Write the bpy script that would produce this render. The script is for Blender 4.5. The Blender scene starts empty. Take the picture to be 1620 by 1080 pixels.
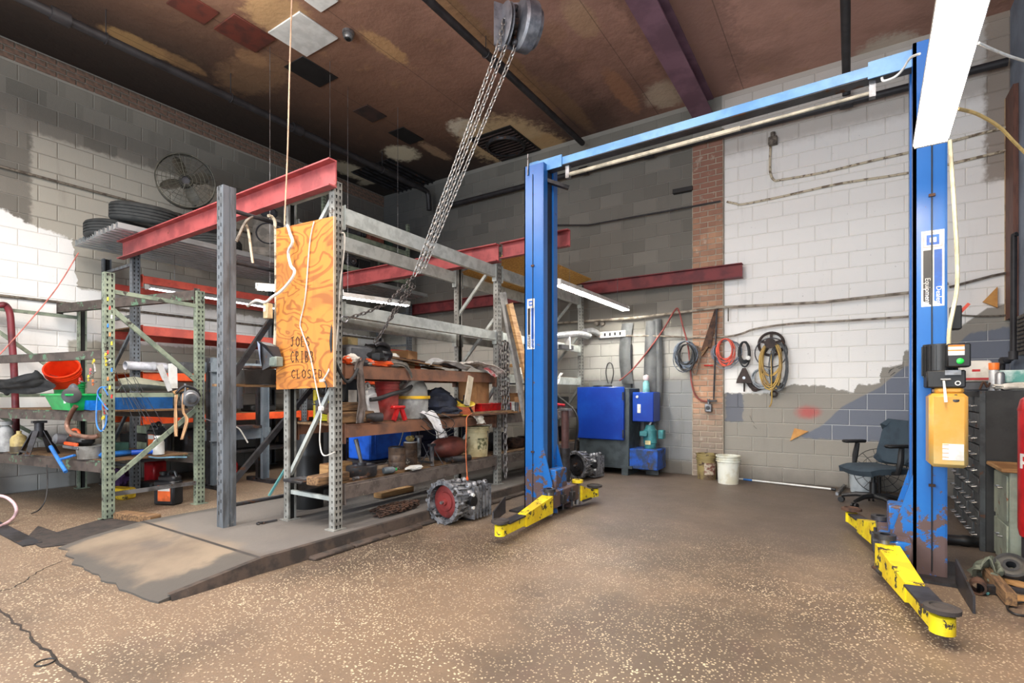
import bpy, math, random
from mathutils import Vector as V, Matrix, noise
random.seed(7)
PI = math.pi
S = bpy.context.scene
COL = S.collection
# ---------------------------------------------------------------- camera
CAM = V((8.59, -7.95, 1.24)); YAW = math.radians(33.25); FPX = 816.0; HY = 620.0
cd = bpy.data.cameras.new('camera'); co = bpy.data.objects.new('camera', cd); COL.objects.link(co)
co.location = CAM; co.rotation_euler = (PI/2, 0, YAW)
cd.lens = 36*FPX/1620; cd.sensor_width = 36; cd.shift_y = (HY-540)/1620; cd.clip_start = .05
S.camera = co
FW = V((-math.sin(YAW), math.cos(YAW), 0)); RT = V((math.cos(YAW), math.sin(YAW), 0))
def P(px, py, X=None, Y=None, Z=None, D=None):
    """world point seen at a photograph pixel, on the plane X=, Y=, Z= or at depth D="""
    r = FW + RT*((px-810)/FPX) + V((0, 0, (HY-py)/FPX))
    if X is not None: k = (X-CAM.x)/r.x
    elif Y is not None: k = (Y-CAM.y)/r.y
    elif Z is not None: k = (Z-CAM.z)/r.z
    else: k = D
    return CAM + r*k
# ---------------------------------------------------------------- world, added fill lights, exposure
S.view_settings.view_transform = 'Standard'; S.view_settings.look = 'None'
S.view_settings.gamma = 1; S.view_settings.use_curve_mapping = False
S.view_settings.exposure = 1.02
w = bpy.data.worlds.new('world'); S.world = w; w.use_nodes = True
w.node_tree.nodes['Background'].inputs[0].default_value = (.80, .88, 1, 1)
w.node_tree.nodes['Background'].inputs[1].default_value = .62
def area(name, loc, sx, sy, power, col=(1, .96, .9), rot=(0, 0, 0)):
    l = bpy.data.lights.new(name, 'AREA'); l.shape = 'RECTANGLE'; l.size = sx; l.size_y = sy; l.energy = power; l.color = col
    o = bpy.data.objects.new(name, l); COL.objects.link(o); o.location = loc; o.rotation_euler = rot
    return o
for x, y, pw in ((4.2, -7.6, 70), (8.4, -6.6, 70), (6.2, -6.4, 55), (3.0, -9.5, 60), (3.4, -6.6, 50)):
    area('bay_fill', (x, y, 4.75), .3, 2.4, pw); area('bay_fill', (x, y, 4.80), .3, 2.4, pw*.75, rot=(math.pi, 0, 0))  # unseen fill pairs, added to brighten the bay below and the ceiling above
area('rear_fill', (6.2, -11.5, 2.0), 5, 3.2, 230, (.86, .93, 1), (math.radians(78), 0, 0))  # unseen area light added behind the camera to brighten the back wall
# ---------------------------------------------------------------- material helpers
def lin(c):
    return tuple(((x/255/12.92) if x/255 <= .04045 else ((x/255+.055)/1.055)**2.4) for x in c[:3]) + (1,)
class NT:
    def __init__(s, m): s.t = m.node_tree; s.n = s.t.nodes; s.l = s.t.links
    def node(s, ty, **k):
        x = s.n.new(ty)
        for a, b in k.items(): setattr(x, a, b)
        return x
    def inp(s, sock, v):
        if hasattr(v, 'is_linked') or isinstance(v, bpy.types.NodeSocket): s.l.new(v, sock)
        elif isinstance(v, (tuple, list)) and len(v) == 3 and sock.type == 'RGBA': sock.default_value = lin(v)
        else: sock.default_value = v
    def math(s, op, a, b=0.0, c=None, clamp=False):
        x = s.node('ShaderNodeMath', operation=op, use_clamp=clamp); s.inp(x.inputs[0], a); s.inp(x.inputs[1], b)
        if c is not None: s.inp(x.inputs[2], c)
        return x.outputs[0]
    def mix(s, f, a, b, bt='MIX'):
        x = s.node('ShaderNodeMix', data_type='RGBA', blend_type=bt); s.inp(x.inputs[0], f); s.inp(x.inputs[6], a); s.inp(x.inputs[7], b)
        return x.outputs[2]
    def noise(s, vec, sc, det=4, rough=.55, dist=0):
        x = s.node('ShaderNodeTexNoise'); s.inp(x.inputs['Vector'], vec); x.inputs['Scale'].default_value = sc
        x.inputs['Detail'].default_value = det; x.inputs['Roughness'].default_value = rough; x.inputs['Distortion'].default_value = dist
        return x.outputs['Fac']
    def ss(s, v, lo, hi):
        x = s.node('ShaderNodeMapRange', interpolation_type='SMOOTHSTEP'); s.inp(x.inputs[0], v)
        x.inputs[1].default_value = lo; x.inputs[2].default_value = hi
        return x.outputs[0]
    def scale(s, vec, v3):
        x = s.node('ShaderNodeVectorMath', operation='MULTIPLY'); s.inp(x.inputs[0], vec); x.inputs[1].default_value = v3
        return x.outputs[0]
    def pos(s): return s.node('ShaderNodeNewGeometry').outputs['Position']
    def obj(s): return s.node('ShaderNodeTexCoord').outputs['Object']
    def xyz(s, vec):
        x = s.node('ShaderNodeSeparateXYZ'); s.inp(x.inputs[0], vec); return x.outputs
    def bump(s, h, st, dist=.01):
        x = s.node('ShaderNodeBump'); s.inp(x.inputs['Height'], h); x.inputs['Strength'].default_value = st; x.inputs['Distance'].default_value = dist
        return x.outputs[0]
def newmat(name):
    m = bpy.data.materials.new(name); m.use_nodes = True; nt = NT(m); b = nt.n['Principled BSDF']
    return m, nt, b
MC = {}
def pm(name, col, rough=.6, metal=0, col2=None, sc=6, lo=.42, hi=.62, bump=.15, bs=60, chip=None, cl=.6, csc=9, streak=None, alpha=None, trans=0, spec=.5, emit=None):
    """painted / worn material: base + soft second colour + chips that show what is beneath"""
    if name in MC: return MC[name]
    m, nt, b = newmat(name); ob = nt.obj()
    c = col2 if col2 else tuple(int(x*.78) for x in col)
    vec = nt.scale(ob, streak) if streak else ob
    n = nt.noise(vec, sc, 5, .6)
    out = nt.mix(nt.ss(n, lo, hi), col, c); r = rough
    if chip:
        n2 = nt.noise(ob, csc, 8, .7); k = nt.ss(n2, cl, cl+.025)
        out = nt.mix(k, out, chip); r = nt.math('ADD', nt.math('MULTIPLY', k, .85-rough), rough)
        if metal: pass
    nt.inp(b.inputs['Base Color'], out); nt.inp(b.inputs['Roughness'], r); b.inputs['Metallic'].default_value = metal
    b.inputs['Specular IOR Level'].default_value = spec
    if bump: nt.inp(b.inputs['Normal'], nt.bump(nt.noise(ob, bs, 3), bump, .004))
    if trans: b.inputs['Transmission Weight'].default_value = trans
    if emit: nt.inp(b.inputs['Emission Color'], emit[0]); b.inputs['Emission Strength'].default_value = emit[1]
    MC[name] = m
    return m
# ---------------------------------------------------------------- mesh helpers
def perp(d, up=V((0, 0, 1))):
    d = d.normalized(); up = V(up)
    if abs(d.dot(up)) > .98: up = V((0, 1, 0)) if abs(d.y) < .9 else V((1, 0, 0))
    u = up.cross(d).normalized(); return u, d.cross(u).normalized()      # side, up
class MB:
    def __init__(s): s.v = []; s.f = []
    def add(s, vs, fs, m=None):
        k = len(s.v); s.v += [(m @ V(p)) if m else V(p) for p in vs]; s.f += [tuple(i+k for i in f) for f in fs]; return s
    def box(s, c, d, rz=0, m=None, bev=0):
        c = V(c); h = V(d)/2; b = min(bev, h.x*.9, h.y*.9, h.z*.9)
        R = Matrix.Translation(c) @ Matrix.Rotation(rz, 4, 'Z'); R = m @ R if m else R
        if b <= 0:
            vs = [(x*h.x, y*h.y, z*h.z) for z in (-1, 1) for y in (-1, 1) for x in (-1, 1)]
            return s.add(vs, [(0, 2, 3, 1), (4, 5, 7, 6), (0, 1, 5, 4), (2, 6, 7, 3), (0, 4, 6, 2), (1, 3, 7, 5)], R)
        vs = []; idx = {}
        for z in (-1, 1):
            for y in (-1, 1):
                for x in (-1, 1):
                    for a in range(3):
                        q = [x*h.x, y*h.y, z*h.z]
                        for k in range(3):
                            if k != a: q[k] -= (x, y, z)[k]*b
                        idx[(x, y, z, a)] = len(vs); vs.append(q)
        fs = []; I = idx
        for a in range(3):
            p, q = (a+1) % 3, (a+2) % 3
            for sg in (-1, 1):
                f = []
                for e1, e2 in ((-1, -1), (1, -1), (1, 1), (-1, 1)):
                    t = [0, 0, 0]; t[a] = sg; t[p] = e1; t[q] = e2; f.append(I[(*t, a)])
                fs.append(tuple(f) if sg > 0 else tuple(reversed(f)))
            for e1 in (-1, 1):
                for e2 in (-1, 1):
                    t0 = [0, 0, 0]; t0[p] = e1; t0[q] = e2; t1 = list(t0); t0[a] = -1; t1[a] = 1
                    f = (I[(*t0, p)], I[(*t1, p)], I[(*t1, q)], I[(*t0, q)])
                    fs.append(f if e1*e2 < 0 else tuple(reversed(f)))
        for x in (-1, 1):
            for y in (-1, 1):
                for z in (-1, 1):
                    f = (I[(x, y, z, 0)], I[(x, y, z, 1)], I[(x, y, z, 2)]); fs.append(f if x*y*z > 0 else tuple(reversed(f)))
        return s.add(vs, fs, R)
    def b2(s, x0, x1, y0, y1, z0, z1, bev=0): return s.box(((x0+x1)/2, (y0+y1)/2, (z0+z1)/2), (abs(x1-x0), abs(y1-y0), abs(z1-z0)), bev=bev)
    def ext(s, a, b, prof, up=(0, 0, 1), cap=True):
        """extrude closed 2-D profile (side, up) from a to b"""
        a = V(a); b = V(b); u, w_ = perp(b-a, up); n = len(prof)
        vs = [a+u*p[0]+w_*p[1] for p in prof]+[b+u*p[0]+w_*p[1] for p in prof]
        fs = [(i, (i+1) % n, n+(i+1) % n, n+i) for i in range(n)]
        if cap: fs += [tuple(range(n))[::-1], tuple(range(n, 2*n))]
        return s.add(vs, fs)
    def bar(s, a, b, w, h, up=(0, 0, 1)): return s.ext(a, b, [(-w/2, -h/2), (w/2, -h/2), (w/2, h/2), (-w/2, h/2)], up)
    def chan(s, a, b, w, h, t=.008, up=(0, 0, 1), flip=1):
        p = [(0, -h/2), (w, -h/2), (w, -h/2+t), (t, -h/2+t), (t, h/2-t), (w, h/2-t), (w, h/2), (0, h/2)]
        p = [(flip*x, y) for x, y in p]
        if flip < 0: p.reverse()
        return s.ext(a, b, p, up)
    def ibeam(s, a, b, w, h, t=.012, up=(0, 0, 1)):
        p = [(-w/2, -h/2), (w/2, -h/2), (w/2, -h/2+t), (t/2, -h/2+t), (t/2, h/2-t), (w/2, h/2-t), (w/2, h/2), (-w/2, h/2), (-w/2, h/2-t), (-t/2, h/2-t), (-t/2, -h/2+t), (-w/2, -h/2+t)]
        return s.ext(a, b, p, up)
    def tube(s, pts, r, n=8, close=False):
        pts = [V(p) for p in pts]; N = len(pts); rs = r if isinstance(r, (list, tuple)) else [r]*N
        k0 = len(s.v); u = None; rings = []
        for i, p in enumerate(pts):
            if close: d = (pts[(i+1) % N]-pts[i-1])
            else: d = pts[min(i+1, N-1)]-pts[max(i-1, 0)]
            d = d.normalized() if d.length > 1e-9 else V((0, 0, 1))
            if u is None: u, w_ = perp(d)
            else:
                u = u-d*u.dot(d)
                u = u.normalized() if u.length > 1e-6 else perp(d)[0]
                w_ = d.cross(u)
            rings.append([p+(u*math.cos(2*PI*j/n)+w_*math.sin(2*PI*j/n))*rs[i] for j in range(n)])
        vs = [q for rg in rings for q in rg]; fs = []
        for i in range(N if close else N-1):
            a = i*n; b = ((i+1) % N)*n
            fs += [(a+j, a+(j+1) % n, b+(j+1) % n, b+j) for j in range(n)]
        if not close: fs += [tuple(range(n))[::-1], tuple(range((N-1)*n, N*n))]
        return s.add(vs, fs)
    def cyl(s, a, b, r, r2=None, n=20): return s.tube([a, b], [r, r if r2 is None else r2], n)
    def lathe(s, prof, a=(0, 0, 0), ax=(0, 0, 1), n=24, ang=2*PI):
        """prof: list of (r, z) along the axis"""
        a = V(a); ax = V(ax).normalized(); u, w_ = perp(ax); full = ang > 2*PI-.01; m = n if full else n+1
        vs = []
        for r, z in prof:
            for j in range(m):
                t = ang*j/n; vs.append(a+ax*z+(u*math.cos(t)+w_*math.sin(t))*max(r, .0004))
        fs = []
        for i in range(len(prof)-1):
            for j in range(n):
                jj = (j+1) % m; fs.append((i*m+j, i*m+jj, (i+1)*m+jj, (i+1)*m+j))
        return s.add(vs, fs)
    def torus(s, c, ax, R, r, n=24, m=8, ang=None):
        c = V(c); u, w_ = perp(V(ax)); full = ang is None; a0, a1 = (0, 2*PI) if full else ang
        k = n if full else n+1
        return s.tube([c+(u*math.cos(a0+(a1-a0)*i/n)+w_*math.sin(a0+(a1-a0)*i/n))*R for i in range(k)], r, m, close=full)
    def ell(s, c, r, nu=14, nv=9, m=None):
        c = V(c); r = V(r) if not isinstance(r, (int, float)) else V((r, r, r)); vs = []; fs = []
        for i in range(nv+1):
            th = PI*i/nv
            for j in range(nu):
                ph = 2*PI*j/nu; q = V((r.x*math.sin(th)*math.cos(ph), r.y*math.sin(th)*math.sin(ph), r.z*math.cos(th)))
                vs.append(c+((m @ q) if m else q))
        for i in range(nv):
            for j in range(nu): fs.append((i*nu+j, (i+1)*nu+j, (i+1)*nu+(j+1) % nu, i*nu+(j+1) % nu))
        return s.add(vs, fs)
    def prism(s, poly, o, u, v, dep):
        """2-D polygon in plane (o,u,v) extruded along u x v by dep"""
        o = V(o); u = V(u).normalized(); v = V(v).normalized(); w_ = u.cross(v); n = len(poly)
        vs = [o+u*x+v*y for x, y in poly]+[o+u*x+v*y+w_*dep for x, y in poly]
        fs = [(i, (i+1) % n, n+(i+1) % n, n+i) for i in range(n)]+[tuple(range(n))[::-1], tuple(range(n, 2*n))]
        return s.add(vs, fs)
    def sheet(s, fn, nu, nv, th=.004):
        """thick surface: fn(u,v)->point"""
        g = [[V(fn(i/nu, j/nv)) for j in range(nv+1)] for i in range(nu+1)]
        def nor(i, j):
            a = g[min(i+1, nu)][j]-g[max(i-1, 0)][j]; b = g[i][min(j+1, nv)]-g[i][max(j-1, 0)]
            n = a.cross(b); return n.normalized() if n.length > 1e-9 else V((0, 0, 1))
        top = [g[i][j] for i in range(nu+1) for j in range(nv+1)]
        bot = [g[i][j]-nor(i, j)*th for i in range(nu+1) for j in range(nv+1)]
        N = len(top); W = nv+1; fs = []
        for i in range(nu):
            for j in range(nv):
                a, b, c, d = i*W+j, (i+1)*W+j, (i+1)*W+j+1, i*W+j+1
                fs += [(a, b, c, d), (N+d, N+c, N+b, N+a)]
        for j in range(nv):
            fs.append((j, j+1, N+j+1, N+j)); k = nu*W; fs.append((k+j+1, k+j, N+k+j, N+k+j+1))
        for i in range(nu):
            fs.append(((i+1)*W, i*W, N+i*W, N+(i+1)*W)); fs.append((i*W+nv, (i+1)*W+nv, N+(i+1)*W+nv, N+i*W+nv))
        return s.add(top+bot, fs)
    def build(s, name, mat, parent=None, local=False, sharp=38, label=None, kind=None):
        me = bpy.data.meshes.new(name); vs = s.v; org = V((0, 0, 0)); M = Matrix.Identity(4); q = parent
        while q is not None: M = q.matrix_basis @ M; q = q.parent
        if parent is not None and not local:
            I = M.inverted(); vs = [I @ p for p in vs]
        if parent is None and not local:
            xs = [p.x for p in vs]; ys = [p.y for p in vs]; zs = [p.z for p in vs]
            org = V(((min(xs)+max(xs))/2, (min(ys)+max(ys))/2, min(zs))); vs = [p-org for p in vs]
        me.from_pydata([tuple(p) for p in vs], [], s.f); me.update()
        for p in me.polygons: p.use_smooth = True
        me.set_sharp_from_angle(angle=math.radians(sharp))
        if mat: me.materials.append(mat)
        o = bpy.data.objects.new(name, me); COL.objects.link(o); o.location = org; o.parent = parent
        if label: o['label'] = label
        if kind: o['kind'] = kind
        return o
def tag(o, label, cat, group=None):
    o['label'] = label; o['category'] = cat
    if group: o['group'] = group
    return o
def thing(name, label, cat, loc=(0, 0, 0), rz=0, group=None):
    o = bpy.data.objects.new(name, None); o.empty_display_size = .1; COL.objects.link(o)
    o.location = loc; o.rotation_euler = (0, 0, rz); return tag(o, label, cat, group)
def struct(o): o['kind'] = 'structure'; return o
KIDS = {}
def children(o): return [c for c in bpy.data.objects if c.parent == o]
def dup(root, loc, rz=0, label=None, group=None, rot=None):
    def cp(o, par):
        c = o.copy(); COL.objects.link(c); c.parent = par
        for ch in list(o.children): cp(ch, c)
        return c
    r = cp(root, None); r.location = loc; r.rotation_euler = rot if rot else (0, 0, rz)
    if label: r['label'] = label
    if group: r['group'] = group
    return r
def spline(pts, k=6):
    """Catmull-Rom through the points"""
    pts = [V(p) for p in pts]; out = []
    for i in range(len(pts)-1):
        p0 = pts[max(i-1, 0)]; p1 = pts[i]; p2 = pts[i+1]; p3 = pts[min(i+2, len(pts)-1)]
        for j in range(k):
            t = j/k; out.append(.5*((2*p1)+(p2-p0)*t+(2*p0-5*p1+4*p2-p3)*t*t+(3*p1-p0-3*p2+p3)*t*t*t))
    out.append(pts[-1]); return out
def cord(name, pts, r, mat, label=None, cat='cable', parent=None, k=6, n=6, group=None):
    b = MB().tube(spline(pts, k), r, n); o = b.build(name, mat, parent)
    if parent is None: tag(o, label, cat, group)
    return o
def text(body, size, loc, u, v, mat, parent, name='lettering', ext=.0008, bold=0):
    """flat lettering as mesh: baseline starts at loc, runs along u, rises along v"""
    c = bpy.data.curves.new(name, 'FONT'); c.body = body; c.size = size; c.extrude = ext; c.offset = bold
    c.resolution_u = 2
    t = bpy.data.objects.new(name, c); dg = bpy.context.evaluated_depsgraph_get()
    me = bpy.data.meshes.new_from_object(t.evaluated_get(dg) if False else t); bpy.data.objects.remove(t)
    b = MB(); u = V(u).normalized(); v = V(v).normalized(); w_ = u.cross(v); loc = V(loc)
    b.v = [loc+u*p.co.x+v*p.co.y+w_*p.co.z for p in me.vertices]; b.f = [tuple(p.vertices) for p in me.polygons]
    return b.build(name, mat, parent)
# ---------------------------------------------------------------- common materials
BLACK = pm('black_plastic', (26, 27, 29), .45, bump=.1)
SOFTBLACK = pm('rubber', (38, 39, 41), .8, col2=(55, 55, 55), bump=.3)
WHITEP = pm('white_plastic', (225, 226, 222), .45, col2=(200, 198, 190))
STEEL = pm('steel', (150, 152, 155), .4, .8, col2=(105, 103, 102), chip=(92, 70, 55), cl=.63)
DARKST = pm('dark_steel', (66, 66, 70), .5, .5, col2=(48, 46, 46), chip=(95, 66, 48), cl=.6)
GALV = pm('galvanised', (178, 183, 178), .55, .1, col2=(156, 160, 155), sc=10, chip=(104, 98, 90), cl=.68)
RUST = pm('rusty_iron', (92, 66, 52), .85, .2, col2=(58, 44, 38), sc=14)
WOOD = pm('wood', (176, 136, 88), .75, col2=(140, 100, 60), sc=4, streak=(1, 1, 9))
OLDWOOD = pm('old_wood', (128, 98, 66), .85, col2=(84, 62, 42), sc=6, streak=(8, 1, 8))
CARD = pm('cardboard', (178, 132, 88), .85, col2=(160, 116, 76))
PAPER = pm('paper', (226, 222, 212), .8, col2=(196, 190, 178))
YEL = pm('yellow_paint', (226, 204, 24), .5, col2=(206, 174, 24), chip=(52, 46, 42), cl=.565, csc=9)
REDP = pm('red_plastic', (196, 34, 32), .4, col2=(160, 24, 26))
# ================================================================ the room
RX = 10.1; CZ = 5.55; YF = -12.0; BH = .203; BW = .38
def curve_fn(nt, x, pts, lo, hi, vlo, vhi):
    """piecewise-linear value of x from (x, value) pairs"""
    xn = nt.node('ShaderNodeMapRange'); nt.inp(xn.inputs[0], x); xn.inputs[1].default_value = lo; xn.inputs[2].default_value = hi
    c = nt.node('ShaderNodeFloatCurve'); cv = c.mapping.curves[0]
    P_ = [((a-lo)/(hi-lo), (b-vlo)/(vhi-vlo)) for a, b in pts]
    cv.points[0].location = P_[0]; cv.points[1].location = P_[-1]
    for p in P_[1:-1]: cv.points.new(*p)
    for p in cv.points: p.handle_type = 'VECTOR'
    c.mapping.extend = 'HORIZONTAL'; c.mapping.update()
    nt.l.new(xn.outputs[0], c.inputs['Value'])
    r = nt.node('ShaderNodeMapRange', clamp=False); nt.l.new(c.outputs[0], r.inputs[0]); r.inputs[3].default_value = vlo; r.inputs[4].default_value = vhi
    return r.outputs[0]
def above(nt, z, b, soft=.02): return nt.ss(nt.math('SUBTRACT', z, b), -soft, soft)
def win(nt, v, a, b, soft=.05):
    return nt.math('MULTIPLY', nt.ss(v, a-soft, a+soft), nt.math('SUBTRACT', 1, nt.ss(v, b-soft, b+soft)))
def wall_mat(name, side, mortar):
    m, nt, b = newmat(name); pos = nt.pos(); X, Y, Z = nt.xyz(pos); U = X if side == 'back' else Y
    n1 = nt.noise(pos, 3.2, 5, .6); n2 = nt.noise(pos, 14, 4, .6); n3 = nt.noise(pos, 1.1, 3, .5)
    U2 = nt.math('ADD', U, nt.math('MULTIPLY', nt.math('SUBTRACT', n2, .5), .12))
    Z2 = nt.math('ADD', Z, nt.math('MULTIPLY', nt.math('SUBTRACT', n2, .5), .10))
    row = nt.math('FLOOR', nt.math('DIVIDE', Z, BH)); sh = nt.math('MULTIPLY', nt.math('MODULO', row, 2), .5)
    colm = nt.math('FLOOR', nt.math('ADD', nt.math('DIVIDE', U, BW), sh))
    cv = nt.node('ShaderNodeCombineXYZ'); nt.l.new(row, cv.inputs[0]); nt.l.new(colm, cv.inputs[1])
    wn = nt.node('ShaderNodeTexWhiteNoise'); nt.l.new(cv.outputs[0], wn.inputs['Vector']); rnd = wn.outputs['Value']
    if mortar: raw = nt.mix(n1, (150, 147, 138), (128, 124, 116))
    else: raw = nt.mix(rnd, (108, 105, 97), (128, 124, 115))
    def over(c, mask, colr, mort=None, amt=1.0):
        k = nt.math('MULTIPLY', mask, amt) if amt != 1 else mask
        return nt.mix(k, c, (mort or colr) if mortar else colr)
    def mul(a, c): return nt.math('MULTIPLY', a, c)
    c = raw
    if side == 'back':
        # lighter, limewashed lower part left of the pilaster
        k = mul(win(nt, U2, 3.0, 6.7, .2), win(nt, Z2, 1.45, 2.15, .12)); c = over(c, k, (186, 184, 176), (160, 158, 150), .8)
        k = mul(win(nt, U2, -1, 4.6, .3), win(nt, Z2, 1.0, 2.3, .2)); c = over(c, k, (196, 192, 180), (170, 166, 156), .7)
        k = mul(win(nt, U2, 5.0, 6.7, .1), win(nt, Z2, .2, 1.42, .05)); c = over(c, k, (134, 137, 138), (170, 171, 170), .85)
        # right of the pilaster: beige grey base, white coat above a stepped edge
        rt = nt.ss(U, 7.02, 7.05)
        c = over(c, rt, (152, 147, 137), (176, 172, 162), .9)
        wb = curve_fn(nt, U2, [(7.0, 1.22), (7.72, 1.22), (7.9, 1.34), (8.3, 1.32), (8.62, 1.22), (8.66, 1.33), (8.90, 1.35), (8.92, 1.55), (9.12, 1.57), (9.14, 1.74), (9.24, 1.76), (9.26, 1.98), (9.62, 2.0), (9.64, 1.98), (9.9, 2.2), (10.2, 2.26)], 7, 10.2, 0, 3)
        k = mul(rt, above(nt, Z2, wb, .012)); c = over(c, k, (242, 240, 235), (222, 219, 212))
        # dark blue-grey paint at the lower right
        db = curve_fn(nt, U2, [(7.9, .62), (8.0, .62), (8.28, .8), (8.5, 1.05), (8.9, 1.3), (9.15, 1.55), (9.55, 1.7), (9.75, 1.92), (10.2, 2.0)], 7.9, 10.2, 0, 3)
        k = mul(nt.ss(U2, 8.02, 8.06), mul(nt.math('SUBTRACT', 1, above(nt, Z2, db, .015)), nt.ss(Z2, .60, .64))); c = over(c, k, (112, 118, 130), (192, 194, 196), .96)
        k = mul(win(nt, U2, 7.08, 7.32, .015), win(nt, Z2, .82, 1.22, .02)); c = over(c, k, (104, 108, 118), None, .9)
        # red overspray
        rx = nt.math('SUBTRACT', U, 8.12); rz = nt.math('SUBTRACT', Z, .97)
        d = nt.math('SQRT', nt.math('ADD', nt.math('MULTIPLY', mul(rx, rx), .35), mul(rz, rz)))
        k = nt.math('SUBTRACT', 1, nt.ss(nt.math('ADD', d, mul(n2, .06)), .06, .15)); c = over(c, k, (196, 62, 62), None, .65)
        # brown-grey stain at the top right by the post
        k = mul(nt.ss(U2, 9.85, 9.92), nt.ss(Z2, 3.6, 3.7)); c = over(c, k, (132, 116, 100), None, .8)
        k = mul(nt.ss(Z2, 4.55, 4.75), rt); c = over(c, k, (150, 135, 120), None, .55)
        # soot darkening toward the far corner and old grime near the floor
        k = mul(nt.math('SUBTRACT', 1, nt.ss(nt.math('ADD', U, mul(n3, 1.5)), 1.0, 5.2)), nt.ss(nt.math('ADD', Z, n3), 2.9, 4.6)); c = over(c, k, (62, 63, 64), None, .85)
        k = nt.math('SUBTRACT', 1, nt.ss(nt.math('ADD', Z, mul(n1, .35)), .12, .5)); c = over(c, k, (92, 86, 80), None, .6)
    else:
        # bright white coat low near the camera, pale panel above, bare block on top
        wb = curve_fn(nt, U2, [(-12, 3.55), (-6.3, 3.55), (-5.9, 3.35), (-5.42, 3.25), (-5.4, 2.62), (-4.6, 2.6), (-2.3, 2.5), (0, 2.4)], -12, 0, 0, 6)
        base = over(c, win(nt, U2, -5.85, -.4, .03), (176, 172, 160), (142, 138, 128), mul(nt.math('SUBTRACT', 1, above(nt, Z2, curve_fn(nt, U2, [(-12, 4.55), (-5.9, 4.5), (-3.2, 4.55), (-1.6, 4.15), (0, 4.1)], -12, 0, 0, 6), .03)), .85))
        c = base
        lo_ = nt.math('SUBTRACT', 1, above(nt, Z2, wb, .02)); edge = nt.math('SUBTRACT', 1, nt.ss(U2, -5.5, -5.46))
        k = mul(lo_, nt.math('MAXIMUM', edge, nt.ss(Z2, 1.9, 1.95))); c = over(c, k, (236, 236, 233), (216, 214, 209))
        k = mul(lo_, mul(nt.ss(U2, -5.46, -5.4), nt.math('SUBTRACT', 1, nt.ss(Z2, 1.9, 1.95)))); c = over(c, k, (196, 191, 176), (160, 156, 144), .9)
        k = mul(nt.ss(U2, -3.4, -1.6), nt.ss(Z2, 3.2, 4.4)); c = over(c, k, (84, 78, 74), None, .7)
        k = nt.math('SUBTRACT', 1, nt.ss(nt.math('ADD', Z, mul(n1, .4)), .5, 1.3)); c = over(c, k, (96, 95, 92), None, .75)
    st = nt.ss(nt.noise(nt.scale(pos, (2.2, 2.2, .35)), 1.6, 5, .65), .56, .8)
    c = nt.mix(nt.math('MULTIPLY', st, .28), c, (86, 80, 72))
    sp = nt.ss(nt.noise(pos, 26, 3, .7), .68, .76); c = nt.mix(nt.math('MULTIPLY', sp, .35), c, (92, 86, 78))
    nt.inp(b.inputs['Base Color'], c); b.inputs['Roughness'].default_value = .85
    nt.inp(b.inputs['Normal'], nt.bump(nt.math('ADD', nt.noise(pos, 90, 4, .7), mul(n2, .6)), .45, .006))
    return m
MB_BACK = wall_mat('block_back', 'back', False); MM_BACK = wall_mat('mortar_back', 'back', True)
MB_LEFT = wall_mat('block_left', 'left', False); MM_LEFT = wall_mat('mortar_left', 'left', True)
def block_mesh(w_, h_, d, axis, mat, name='block'):
    b = MB(); i = .006; x, z = w_/2, h_/2
    f = [(-x+i, -z+i), (x-i, -z+i), (x-i, z-i), (-x+i, z-i)]; k = [(-x, -z), (x, -z), (x, z), (-x, z)]
    if axis == 'y': vs = [(p, -d, q) for p, q in f]+[(p, -d+i, q) for p, q in k]+[(p, 0, q) for p, q in k]
    else: vs = [(d, p, q) for p, q in f]+[(d-i, p, q) for p, q in k]+[(0, p, q) for p, q in k]
    fs = [(0, 1, 2, 3)]
    for o in (0, 4): fs += [(o+j+4, o+(j+1) % 4+4, o+(j+1) % 4, o+j) for j in range(4)]
    b.add(vs, fs)
    if axis == 'y': pass
    return b
def laid(side, par, mat, top, skip=None, near=None, nmax=300, urange=None, bw=BW, bh=BH, gap=.008, dep=.008, z0=0, name='block', off=0):
    """lay blocks one by one; the nmax nearest the camera as objects, the rest joined"""
    cells = []; r = 0
    while z0+(r+1)*bh <= top+.001:
        sh = (.5 if r % 2 else 0)*bw; u = urange[0]-sh
        while u < urange[1]-.01:
            a = max(u, urange[0]); e = min(u+bw, urange[1])
            if e-a > .05 and not (skip and skip((a+e)/2, z0+(r+.5)*bh)): cells.append((a, e, z0+r*bh))
            u += bw
        r += 1
    def cen(c):
        u = (c[0]+c[1])/2
        return V((u, off, c[2]+bh/2)) if side == 'y' else V((off, u, c[2]+bh/2))
    def vis(c):
        p = cen(c)-CAM; d = p.dot(FW)
        if d < .3: return 1e9
        x = 810+FPX*p.dot(RT)/d; y = HY-FPX*p.z/d
        return d if (-40 < x < 1660 and -20 < y < 1100) else 1e6+d
    cells.sort(key=vis); meshes = {}; rest = MB()
    for i, c in enumerate(cells):
        w_ = round(c[1]-c[0]-gap, 3); p = cen(c)
        if i < nmax and vis(c) < 1e5:
            if w_ not in meshes:
                o = block_mesh(w_, bh-gap, dep, side, mat).build(name, mat, par, local=True); meshes[w_] = o.data
            else:
                o = bpy.data.objects.new(name, meshes[w_]); COL.objects.link(o); o.parent = par
            o.location = p
        else:
            bb = block_mesh(w_, bh-gap, dep, side, mat); rest.add(bb.v, bb.f, Matrix.Translation(p))
    if rest.v: rest.build(name+'_courses', mat, par, local=True, kind='stuff')
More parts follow.
